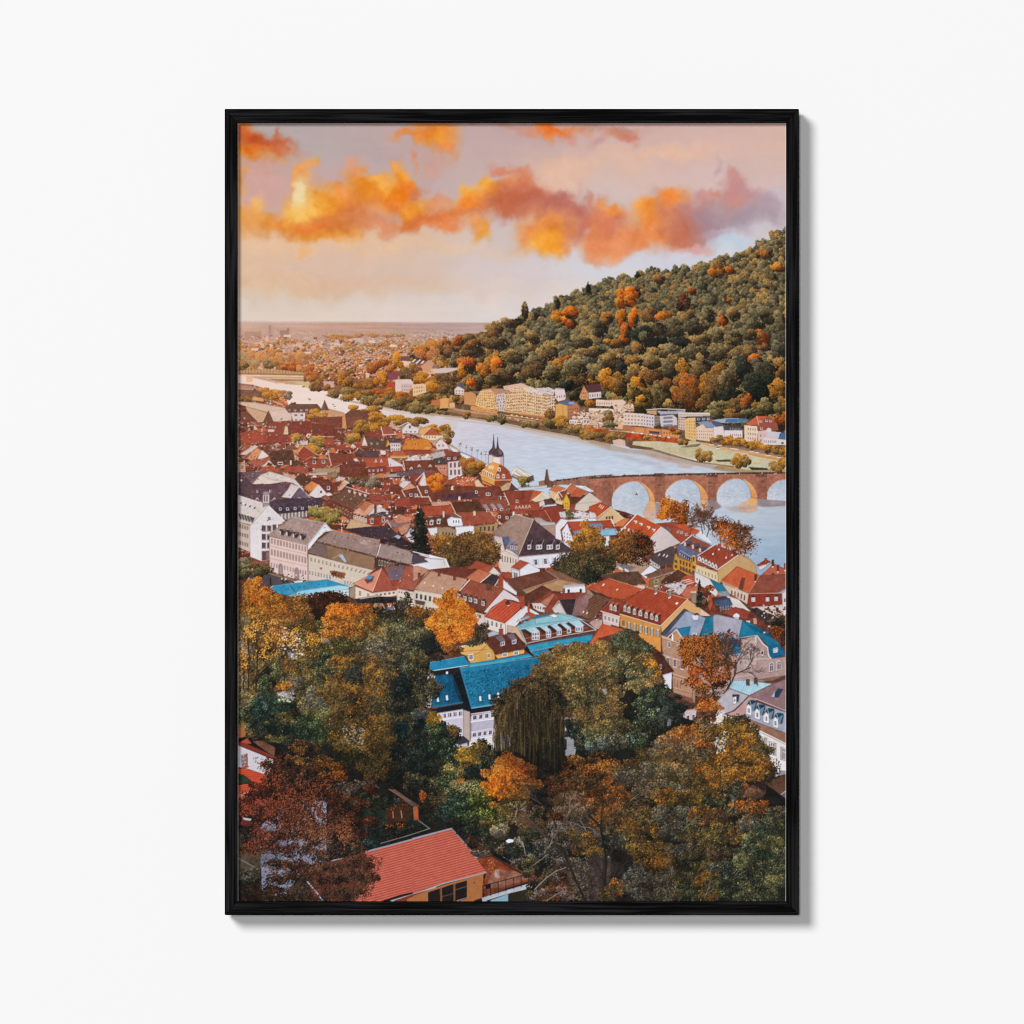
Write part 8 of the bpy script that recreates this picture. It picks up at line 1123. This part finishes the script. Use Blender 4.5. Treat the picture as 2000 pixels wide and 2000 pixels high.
for k in range(240):
    u = rng.rand(); x = 1180 - 340 * u + rng.randn() * 12; y = 700 + 330 * u ** 1.3 + rng.rand() * 60; L('C2', WC[[2, 3, 6, 7][rng.randint(4)]] * 1.12, 1.2, f'{x},{y} {x-26},{y+26} {x-36},{y+80}', .8)
leaves('C2', '1000,850 1180,690 1330,700 1420,860 1440,1400 900,1400 820,1200 840,940', 'b2', 2600, leaf=.9); leaves('C2', '800,1060 900,1000 960,1400 820,1440', 'y2', 420, leaf=.9); leaves('C2', '1200,1450 1450,1300 1420,1640 1260,1720', 'k', 500)
for k in range(7): x = 860 + k * 14; L('C2', 'b8acb0', 1.3, f'{x},{1250+rng.rand()*60} {x+4},{1330+rng.rand()*90}', .7)
TS('C2', '1230,700,90,40,b2,lb 1120,740,90,50,b2,lb 1030,800,80,50,b2,lb 1340,730,80,50,b2,k 940,880,90,60,b2,lb 860,950,70,60,b2,k 1400,820,60,70,b2,k 1160,840,90,60,b2,lb 1440,960,50,90,b2,k 830,1040,50,80,b2,lb', leaf=1.2)
for k in range(160):
    u = rng.rand(); x = 795 + 690 * u; y0 = rng.uniform(1000, 1350); L('C2', WC[rng.randint(8)], 1.1, f'{x},{y0} {x-4+rng.rand()*8},{y0+rng.uniform(80,190)}', .8)
# ---- rust coloured tree in front of the villa
TS('C3', '1150,360,90,50,m2,or 1200,420,100,60,or,m2 980,500,80,50,or,r 1110,500,70,60,m2,r 1000,640,100,60,or,r 1230,560,90,70,r,or 1110,660,120,60,or,r 1250,690,110,70,r,or 1000,740,90,50,r 1130,770,140,70,or,m2 1300,780,90,50,m2 1170,860,130,70,r,b2 1080,840,60,50,b2,r', leaf=1.4, dens=.42, con=.8)
TS('C3', '1130,950,100,60,or,m2 1180,1020,100,70,or,r 1100,1030,90,60,or,r 1170,1100,80,60,r,m2 1100,1130,60,50,m2', leaf=1.6, dens=1)
for a in ((1230, 940, -100, 230), (1060, 560, -115, 90), (1190, 720, -120, 170), (1200, 700, -80, 180)): bare('C3', a[0], a[1], a[2], a[3], 2.2, '3c2420', 6, 'r')
for a in ((1390, 780, -105, 190), (1400, 760, -70, 200), (1400, 740, -45, 180), (1350, 640, -90, 150), (1430, 680, -30, 160), (1330, 560, -80, 120)): bare('C3', a[0], a[1], a[2], a[3], 2, '3c2c2c', 6)
leaves('C3', '1270,420 1400,380 1380,480 1290,470', 'b2', 200, leaf=1)
# ---- right and bottom crowns
forest('C3', '1100,1180 1250,1120 1500,1170 1700,1400 1830,1500 1780,1640 1700,1932 500,1932 500,1500 700,1250', 70, 15, 26, 'b2 g2 b2 b', leaf=1.6)
TS('C3', '1370,1140,40,50,y2,o2 1290,1200,80,50,y,o2 1530,1160,40,50,y2,o2 1400,1220,110,50,y2,y 1130,1180,110,70,b,o2 980,1240,110,70,o2,r 850,1260,110,70,o2,b 1130,1280,120,70,b2,o2 1520,1260,110,60,y2,o2 1000,1340,120,70,o2,gy 780,1350,120,80,gy,o2 640,1400,80,60,lb,gy 1560,1340,70,60,o2,y2 1450,1360,120,80,o2,b 1180,1400,130,60,r,b2 880,1430,140,80,gy,lb 700,1480,120,70,gy,lb 1050,1480,140,80,gy,b2 1480,1480,120,70,o2,y2 1320,1500,120,80,o2,b 1620,1500,100,60,o2,y2 1710,1560,80,60,o2,b', leaf=1.7, con=1.0, dens=.9)
leaves('C3', '1230,1100 1500,1130 1640,1300 1560,1420 1250,1500', 'o2', 500); grit('1220,1300 1330,1300 1330,1450 1230,1460', 60, 'dcd8e0 c8c4cc', 4, 4, .7, 'C3')
TS('C3', '620,1620,140,80,gy,gy 780,1600,150,80,gy,lb 950,1640,150,90,gy,g2 1150,1600,140,80,g2,o2 1300,1660,140,80,o2,b 1450,1640,140,80,y2,o2 1620,1660,140,70,y2,o2 560,1780,130,80,gy,b2 740,1780,150,90,b2,gy 900,1800,160,90,gy,b2 1080,1760,140,80,b2,y2 1260,1800,150,80,b2,o2 1560,1790,110,60,y2,o2 1600,1860,120,50,y2,lb 1400,1800,110,80,b2,k', leaf=1.7, con=1.0)
P('C3', '4c2c38', '1440,1800 1560,1750 1700,1740 1740,1800 1700,1900 1500,1910', n=6, a=.4)
TS('D2', '1600,560,110,60,r,m2 1800,540,110,60,m2,r 1880,640,80,80,r,b2 1500,640,110,70,m2,r 1400,760,110,80,m2,b2 1700,680,140,90,b2,r 1560,800,150,90,b2,m2 1780,800,150,90,b2,r 1400,900,130,90,m2,b2 1600,930,150,90,b2,gy 1800,950,150,100,b2,b 1500,1060,140,80,b2,gy 1700,1100,160,90,gy,b2 1850,1150,130,110,b,o2', leaf=1.6, con=1.0)
TS('D2', '950,540,110,70,or,o 870,600,100,80,or,o 1020,600,110,90,or,r 760,680,70,60,or,r 900,700,130,90,or,o 1080,690,100,80,or,r 1170,660,60,50,o2,r 800,790,120,80,or,r 960,810,120,90,r,o 1100,800,120,80,o2,b 700,850,70,50,o2 870,880,120,60,o2,r 1020,880,120,60,b,o2 1200,800,60,60,b,o2', leaf=1.9, con=.9, dens=1.1)
TS('D2', '790,1000,60,40,o2,b 900,960,60,40,b2 960,1000,110,60,b2,gy 1100,960,90,50,b2,b 1230,880,60,60,k 930,1130,50,40,r,o2 1000,1100,110,70,b2,gy 880,1060,100,60,b2,g 1130,1120,90,50,v,gy 1220,1050,80,50,v,lb', leaf=1.6)
TS('D2', '480,840,110,70,gy,k 600,850,90,60,gy,k 380,900,100,70,k,dg 520,920,120,70,dg,t 650,970,120,80,dg,v 330,980,110,60,t,t 420,1060,140,80,t,dg 560,1080,130,80,v,dg 700,1080,110,80,v,dg 280,1080,110,70,dg,t 620,1180,140,90,dg,k 760,1180,100,80,k,b2 720,1280,120,90,dg,k 540,1220,90,60,k 200,1130,70,50,k,dg 200,900,120,100,k,b2 60,820,100,90,k 100,980,50,60,k,m2', leaf=1.6, con=1.1)
TS('D2', '100,900,26,50,r 650,1350,110,60,m,k 640,1440,90,30,gy,k 760,1360,70,90,k,d', leaf=1.4)
P('D2', 'a04830', '5,1000 50,990 55,1130 10,1130', n=8, m=8, rows=2.4, ra=8); P('D2', '4c443c', '0,950 60,985 60,1000 0,990', n=7)
# scrub and bare limbs, bottom middle
forest('D2', '820,1150 1300,1000 1500,1200 1600,1932 1180,1932 1160,1700 960,1580 820,1400', 90, 8, 17, 'b2 gy k d b2 m2', leaf=1.4, con=1.1)
P('D2', '4c4040', '1560,1560 1932,1480 1932,1932 1640,1932 1500,1700', n=8, m=10, rows=3, ra=10, a=.55); P('D2', '4c3c40', '1780,1480 1932,1500 1932,1640 1840,1600', n=10, m=10, a=.6); leaves('D2', '1500,1500 1932,1480 1932,1932 1560,1932', 'b2', 1500, leaf=1.3); leaves('D2', '1500,1500 1932,1480 1932,1932 1560,1932', 'gy', 700, leaf=.9); leaves('D2', '1200,1700 1560,1620 1600,1932 1200,1932', 'm2', 700, leaf=1.2)
TS('D2', '960,1400,110,70,dg,g 1000,1460,90,60,dg,k 1180,1400,120,80,dg,t 1240,1480,110,90,dg,gy 1100,1540,100,60,g,k 1400,1420,110,90,b2,gy 1320,1300,110,80,b2,gy 1180,1270,110,70,k,d 1500,1200,140,80,gy,b2 1640,1260,120,80,b2,y2 1780,1420,130,80,y2,o2 1640,1400,100,70,b2,o2 1850,1300,100,80,o2,b', leaf=1.5, dens=.8)
P('D2', 'd8e0ec', '905,1335 940,1315 985,1325 980,1345 930,1358', n=3)
L('D2', '2a1f1b', 4.6, '1690,1932 1620,1780 1560,1650 1510,1540 1480,1430 1440,1380 1300,1280 1200,1210'); L('D2', '2c211d', 3.2, '1440,1380 1410,1230 1370,1110 1300,1010 1230,960'); L('D2', '2a1f1b', 2.6, '1480,1440 1560,1340 1500,1330'); L('D2', '94806c', 1.8, '1190,1810 1300,1700 1400,1630 1500,1595'); L('D2', '94806c', 1.3, '1320,1400 1370,1340 1440,1370'); L('D2', '84705c', 1.4, '1180,1570 1250,1520 1320,1470'); L('D2', '8c7864', 1.5, '1290,1930 1400,1860 1470,1820')
L('D2', '2a1f1b', 4, '1870,1932 1860,1700 1880,1500 1870,1300 1850,1180 1900,1050'); L('D2', '2a1f1b', 2.6, '1870,1700 1800,1560 1700,1440 1600,1400'); L('D2', '2a1f1b', 2, '1855,1180 1780,1080 1690,1050')
for a in ((1410, 1250, -60, 170), (1300, 1290, -150, 150), (1560, 1640, -30, 130), (1370, 1110, -60, 160), (1480, 1430, -50, 170), (1440, 1380, -160, 140), (1200, 1210, -170, 120), (1250, 970, -140, 100), (1860, 1500, -60, 160), (1860, 1400, -120, 170), (1850, 1180, -100, 170), (1230, 1220, -120, 120), (1620, 1780, -140, 120)): bare('D2', a[0], a[1], a[2], a[3], 1.6, '4c4038', 5)
for a in ((1700, 1250, -110, 120), (1500, 1100, -70, 120), (1330, 1400, -60, 100), (1100, 1480, -100, 90), (1650, 1200, -20, 120), (1000, 1100, -60, 90)): bare('D2', a[0], a[1], a[2], a[3], 1.1, '94847c', 5)
# right bottom
P('D3', '3c3032', '0,1480 350,1560 320,1932 0,1932', n=8, m=8, rows=3, ra=8, a=.6); 
TS('D3', '60,640,130,70,r,m2 200,620,130,70,r,o2 200,700,110,80,r,b2 60,760,120,90,b2,m2 220,800,110,90,r,b 380,600,110,60,b2,r 380,720,130,90,b2,gy 90,880,140,90,b2,m2 300,900,140,100,b2,o2 60,1010,110,90,b2,b 220,1040,140,100,b,o2 380,1060,130,90,b2,b 120,1180,130,80,o2,b2 300,1200,130,90,b2,o2 440,1200,120,90,o2,r 60,1320,110,70,b2,o2 60,1430,110,50,o2,y2 200,1350,120,80,b2,k 330,1330,120,90,b2,b 460,1340,120,90,o2,b2', leaf=1.6, con=1.0, dens=.85)
L('D3', '241c1a', 3.4, '150,1932 160,1700 170,1500 130,1300 110,1200 0,1080'); L('D3', '241c1a', 2.8, '230,1740 300,1600 380,1420 410,1300'); L('D3', '241c1a', 3, '220,1720 330,1660 310,1932'); L('D3', '2c2420', 1.8, '0,1100 110,1190 130,1000 160,930')
for a in ((170, 1500, -60, 150), (300, 1600, -50, 150), (120, 1200, -60, 170), (150, 1000, -45, 170), (250, 860, -40, 150), (330, 1030, -50, 150), (130, 1800, -110, 120), (380, 1420, -100, 140), (60, 1600, -80, 110)): bare('D3', a[0], a[1], a[2], a[3], 1.3, '3c322e', 5)
TS('D3', '560,960,130,90,b2,k 720,900,140,90,b2,o2 900,940,140,90,b2,y2 1080,900,130,90,y2,b2 1240,980,140,100,k,b2 1420,900,100,90,k,g 560,1100,130,90,b2,b 740,1080,150,90,b2,gy 930,1100,150,100,gy,b2 1120,1100,140,100,o2,b2 1300,1120,140,110,b2,r 1420,1060,90,80,b2,lb 1500,1000,120,60,r,o2 1640,980,120,60,o2,r 1600,1050,100,60,o2,b2 620,1240,150,100,b2,o2 820,1250,150,100,gy,b2 1020,1270,150,100,b2,b 1220,1280,150,110,y2,b2 1400,1270,120,100,b2,o2 1560,1180,120,80,b,gy', leaf=1.6, con=1.0)
TS('D3', '520,1420,140,100,o2,b2 700,1430,150,100,b2,o2 900,1440,160,100,b2,gy 1100,1440,150,100,b2,b 1290,1460,140,100,m,b2 560,1570,140,90,o2,m2 740,1560,140,90,o2,y2 930,1600,150,100,b2,k 1120,1600,150,100,b2,y2 1300,1620,130,100,b2,gy 450,1650,140,90,gy,b2 620,1700,140,80,b2,gy 800,1720,150,90,gy,g 1000,1740,150,90,b2,v 1180,1720,140,90,o2,b2 1340,1780,120,90,b2,g 380,1780,130,80,b2,gy 560,1840,150,80,gy,b2 760,1860,160,80,gy,g 960,1880,160,70,b2,v 1160,1870,150,80,b2,o2', leaf=1.6, con=1.0)
TS('D3', '250,1750,50,40,r,o2 280,1820,110,70,b2,o2 200,1880,100,60,b2', leaf=1.5)
for a in ((1030, 1760, -100, 200), (760, 1860, -70, 200), (1280, 760, -95, 170), (900, 800, -110, 140), (1390, 1100, -70, 150), (1380, 1400, -90, 180), (1100, 1900, -50, 200), (1000, 1500, -80, 180), (960, 1260, -150, 140), (1300, 940, -150, 130)): bare('D3', a[0], a[1], a[2], a[3], 1.6, '2c2522', 5)
for a in ((600, 1150, -20, 120), (800, 1700, -60, 120), (1350, 1060, -60, 90), (1100, 1880, -20, 150), (400, 950, -60, 110), (900, 1250, -40, 110)): bare('D3', a[0], a[1], a[2], a[3], 1.1, '84786c', 4)
TS('D3', '1850,1080,110,80,v,lb 1780,1150,100,70,g,v 1890,1200,90,90,g,k 1700,1230,110,80,v,d 1820,1290,130,80,d,v 1620,1320,110,80,v,lb 1740,1390,140,90,g,lb 1880,1400,90,90,lb,g 1560,1420,130,90,g,d 1700,1500,150,90,d,v 1860,1520,110,90,g,d 1520,1540,130,90,g,lb 1660,1620,150,90,lb,d 1820,1640,130,90,g,d 1480,1680,130,90,d,g 1620,1750,150,90,d,lb 1800,1760,140,90,g,lb 1420,1830,130,80,g,d 1580,1870,150,80,lb,d 1780,1880,150,70,g,d 1900,1850,60,80,d', leaf=1.7, con=1.15)
# ---- red maple bottom left
leaves('D1', '140,500 300,520 290,680 200,640', 'k', 140, leaf=1)
TS('D1', '600,430,80,70,m2,r 740,460,70,60,m2,m 480,540,120,60,m2,m 620,540,130,60,r,m2 820,560,110,50,r,m2 360,600,110,70,m,m2 700,620,150,70,m2,r 940,640,100,60,r,m2 540,680,150,70,m,m2 850,720,140,70,m2,r 350,720,110,60,m,m2 240,790,110,60,m2,m 450,800,150,70,m,m2 650,790,150,70,m,m2 860,830,130,60,m2,r 1000,720,80,50,r,m2 1050,830,130,60,gy,m2', leaf=1.5, con=.9, dens=.9)
TS('D1', '180,880,130,60,m2,m 350,880,130,50,m2,m 100,1010,120,80,m,m2 250,1060,110,60,m,m 560,900,120,50,m,m2 760,880,100,40,m 950,930,120,70,m2,m 1150,940,110,60,m2,b2 1050,1040,130,70,m,m2 1250,980,60,40,m2 960,1130,100,80,m2,m 1120,1150,120,70,m2,m 1300,1160,110,50,m2,m 950,1260,110,80,m,m2 1120,1270,130,70,m,m2 1230,1240,70,50,m2 980,1380,110,70,m,k 1120,1400,120,60,b2,m 700,1080,50,40,m 540,1060,90,50,m,m2', leaf=1.5, con=.9, dens=.85)
TS('D1', '330,1100,90,70,m,m 520,1150,110,60,m,m2 720,1180,100,60,m,m 400,1270,120,60,m,m2 600,1280,110,60,m,m2 760,1330,90,60,m2,m 320,1400,90,70,m,m 520,1420,110,60,m,m2 700,1430,90,50,m,k 850,1480,110,60,m,k 380,1560,120,50,m,k 560,1580,120,60,m2,m 740,1620,130,70,m,m2 930,1600,130,70,m,m2 1120,1560,110,60,m,m2 1250,1560,90,50,m2,m 1030,1690,130,60,m,m2 1200,1700,110,60,m,m2 850,1730,130,60,m,m2 1320,1700,60,40,m,k', leaf=1.4, con=.9, dens=.8)
TS('D1', '100,1240,100,60,m,k 80,1350,80,60,k,m 80,1620,90,50,m,gy 150,1700,90,50,m,gy 60,1760,70,50,k,m 380,1720,90,60,m,k 560,1700,120,60,m2,k 300,1830,130,60,m2,m 480,1850,130,60,m,k 150,1860,120,60,m,m2 640,1800,100,60,m2,k 700,1880,120,50,k,m 880,1860,130,60,m,m2 1040,1850,130,70,m2,m 1200,1840,80,60,m,m2', leaf=1.4, con=.9, dens=.7)
for a in ((640, 1600, -100, 260), (560, 1540, -120, 230), (700, 1500, -60, 220), (430, 1560, -130, 170), (480, 1240, -100, 200), (760, 1200, -75, 200), (330, 1180, -140, 150), (800, 1340, -40, 150), (620, 1200, -90, 200)): bare('D1', a[0], a[1], a[2], a[3], 2, '221818', 6, 'm2')
L('D1', 'a8acc0', 2.2, '685,1735 760,1820 835,1920'); L('D1', '94a0b4', 2, '920,1530 1035,1505')
leaves('D1', '200,950 900,900 1250,1400 1300,1700 1250,1930 150,1930 100,1400', 'm', 5200, leaf=1.1); leaves('D1', '240,1000 860,930 900,1500 300,1900', 'm2', 2600, leaf=.9); leaves('D1', '1240,1460 1420,1500 1380,1700 1300,1880 1100,1900', 'm', 1500, leaf=1.2); leaves('D1', '700,1600 1240,1440 1300,1700 1150,1930 700,1930', 'm', 2600, leaf=1.1)
# ---- press proof: the foliage patches are inked to these mean colours (columns left to right, rows top to bottom)
MX = [508, 597, 686, 776, 865, 955, 1044, 1134, 1223, 1312, 1402, 1491]; MY = [1230, 1311, 1393, 1474, 1556, 1637, 1719]
MC = """8e6236 80582e 925425 55503e . . . . . . . .
5c4a32 564a34 4c402c 423e30 . . . 705c3a 6a5e42 . . .
364032 4a4832 543e28 302e26 4a4a34 . 342822 544630 4c4432 40443a 5c4430 .
4a2c24 3a3226 46341e 242620 3a3c2a 463a2a 221c18 48402e 463e2e 654830 6e4c2a 644828
4e2420 4c2822 3a2620 241f1a 3c3e30 d8641e 4c3428 583626 5c3c28 4e402c 50402a 5e3c2c
482624 503432 44302a 2c241f 2a342a 443e34 443c32 483c2e 48402e 40362a 4c402e 3e402e
32261f 3e2a26 3e2a26 3c2824 302420 3e3028 443830 4c3c34 4a3e32 403628 403c2c 3e3e2e"""
def boxsum(a, r):
    for ax in (0, 1):
        c = np.cumsum(np.concatenate([np.zeros_like(a.take([0], ax)), a], ax), ax); n = a.shape[ax]
        hi = np.minimum(np.arange(n) + r + 1, n); lo = np.maximum(np.arange(n) - r, 0); a = (c.take(hi, ax) - c.take(lo, ax))
    return a
w_ = boxsum(FM.astype(np.float64), 34); mean = np.stack([boxsum((CV[..., k] * FM).astype(np.float64), 34) for k in range(3)], -1) / np.maximum(w_, 1)[..., None]
R = np.zeros((7, 12, 3))
for j, r in enumerate(MC.split('\n')):
    for i, c in enumerate(r.split()):
        m0 = mean[MY[j] - PY0, MX[i] - PX0]
        if c != '.' and w_[MY[j] - PY0, MX[i] - PX0] > 300: R[j, i] = np.clip(np.log(np.maximum(col(c), 8) * .95 / np.maximum(m0, 8)), -.6, .45)
fx = np.interp(np.arange(PW) + PX0, MX, np.arange(12)); fy = np.interp(np.arange(PH) + PY0, MY, np.arange(7))
xi = np.minimum(fx.astype(int), 10); yi = np.minimum(fy.astype(int), 5); u = (fx - xi)[None, :, None]; v = (fy - yi)[:, None, None]
G = (R[yi][:, xi] * (1 - u) + R[yi][:, xi + 1] * u) * (1 - v) + (R[yi + 1][:, xi] * (1 - u) + R[yi + 1][:, xi + 1] * u) * v
G = np.exp(G * .95); CV[:] = CV * (1 + (G - 1) * (FM * np.clip((yy - 1180) / 40, 0, 1))[..., None])
# ---- overall tone of the print: warm evening haze over the far left, a little grain, soft edges
hz = np.clip(1 - (yy - 640) / 420, 0, 1) * np.clip(1 - (xx - 463) / 620, 0, 1) * (yy > 632)
hz = (hz * .24)[:, :, None]
CV = CV * (1 - hz) + np.array([224, 150, 112], np.float32) * hz
red = (CV[..., 0] > CV[..., 2] * 1.35) * np.clip((yy - 740) / 40, 0, 1)
over = np.clip(CV[..., 2] - CV[..., 1] * .90, 0, 60) * red
CV[..., 2] -= over * .8; CV[..., 1] += over * .35 + red * 7; CV[..., 0] += red * 5
tw = (np.clip((yy - 800) / 60, 0, 1) * np.clip((1330 - yy) / 80, 0, 1))[:, :, None] * .03
CV = CV * (1 - tw) + np.array([170, 118, 104], np.float32) * tw
lo = np.clip((yy - 700) / 60, 0, 1)[..., None]; cu = np.clip(CV / 255., 0, 1); CV = CV + (255 * (cu + .16 * (cu - .40) * (1 - np.abs(2 * cu - 1)) ** .5) - CV) * lo
tn = (lo * np.clip((1250 - yy) / 60, 0, 1)[..., None]) * (CV[..., 2:3] <= CV[..., 0:1] + 3); CV = CV * (1 + tn * (np.array([.955, .935, .895], np.float32) - 1) * np.clip(1.6 - CV[..., 2:3] / 160, .6, 1))
gm = CV.mean(2, keepdims=True); ds = (np.clip((yy - 740) / 60, 0, 1) * .13)[..., None]; CV = CV * (1 - ds) + gm * ds
SM = CV.copy()
SM[1:-1, 1:-1] = CV[1:-1, 1:-1] * .68 + (CV[:-2, 1:-1] + CV[2:, 1:-1] + CV[1:-1, :-2] + CV[1:-1, 2:]) * .08
bl = CV.copy()
for _ in range(3): bl[1:-1, 1:-1] = (bl[1:-1, 1:-1] * 2 + bl[:-2, 1:-1] + bl[2:, 1:-1] + bl[1:-1, :-2] + bl[1:-1, 2:]) / 6
SM = SM + (SM - bl) * (np.clip((yy - 640) / 60, 0, 1) * .45)[..., None]
CV = np.clip(SM + (NF * 2.2)[:, :, None], 4, 250).astype(np.float32)
# ---------------------------------------------------------------- the paper sheet that carries the picture
CV[-3:] = CV[-4]                                                   # last printed rows run under the lip
for c0, c1, a in ((0, 2, .95), (PW - 2, PW, .6)): CV[:, c0:c1] = CV[:, c0:c1] * (1 - a) + np.array([232, 228, 226], np.float32) * a   # hair-wide white paper edge
s = CV / 255.
lin = np.where(s <= .04045, s / 12.92, ((s + .055) / 1.055) ** 2.4) / 1.155
gx = PX0 + np.arange(PW + 1, dtype=np.float64); gy = PY0 + np.arange(PH + 1, dtype=np.float64)
sc = 1 + .0062 / DIST
gx = 1000 + (gx - 1000) * sc; gy = 1000 + (gy - 1000) * sc
X = (gx - 1000) * K; Zc = (1000 - gy) * K
X[0] -= 3 * K; X[-1] += 3 * K; Zc[0] += 3 * K; Zc[-1] -= 3 * K     # the sheet reaches under the lip
VX, VZ = np.meshgrid(X, Zc)
nv = (PW + 1) * (PH + 1); nf = PW * PH
co_ = np.empty((nv, 3), np.float32); co_[:, 0] = VX.ravel(); co_[:, 1] = PRINT; co_[:, 2] = VZ.ravel() - root.location.z
idx = np.arange(nv, dtype=np.int32).reshape(PH + 1, PW + 1)
quads = np.stack([idx[1:, :-1], idx[1:, 1:], idx[:-1, 1:], idx[:-1, :-1]], -1).reshape(-1, 4)
me = bpy.data.meshes.new('print')
me.vertices.add(nv); me.vertices.foreach_set('co', co_.ravel())
me.loops.add(nf * 4); me.loops.foreach_set('vertex_index', quads.ravel())
me.polygons.add(nf); me.polygons.foreach_set('loop_start', np.arange(0, nf * 4, 4, dtype=np.int32))
try: me.polygons.foreach_set('loop_total', np.full(nf, 4, np.int32))
except Exception: pass
me.update(calc_edges=True)
# colour per vertex = mean of the four print cells around it
pad = np.pad(lin, ((1, 1), (1, 1), (0, 0)), mode='edge')
vc = (pad[:-1, :-1] + pad[1:, :-1] + pad[:-1, 1:] + pad[1:, 1:]) / 4
rgba = np.ones((nv, 4), np.float32); rgba[:, :3] = vc.reshape(-1, 3)
at = me.color_attributes.new('ink', 'FLOAT_COLOR', 'POINT'); at.data.foreach_set('color', rgba.ravel())
m, N, LK, B = newmat('printed_paper')
a = N.new('ShaderNodeVertexColor'); a.layer_name = 'ink'; LK.new(a.outputs['Color'], B.inputs['Base Color'])
B.inputs['Roughness'].default_value = .8; B.inputs['Specular IOR Level'].default_value = .08
pr = link('print', me, m, root)
tag(pr, 'portrait poster of an old town, arched bridge and wooded hill under orange clouds')
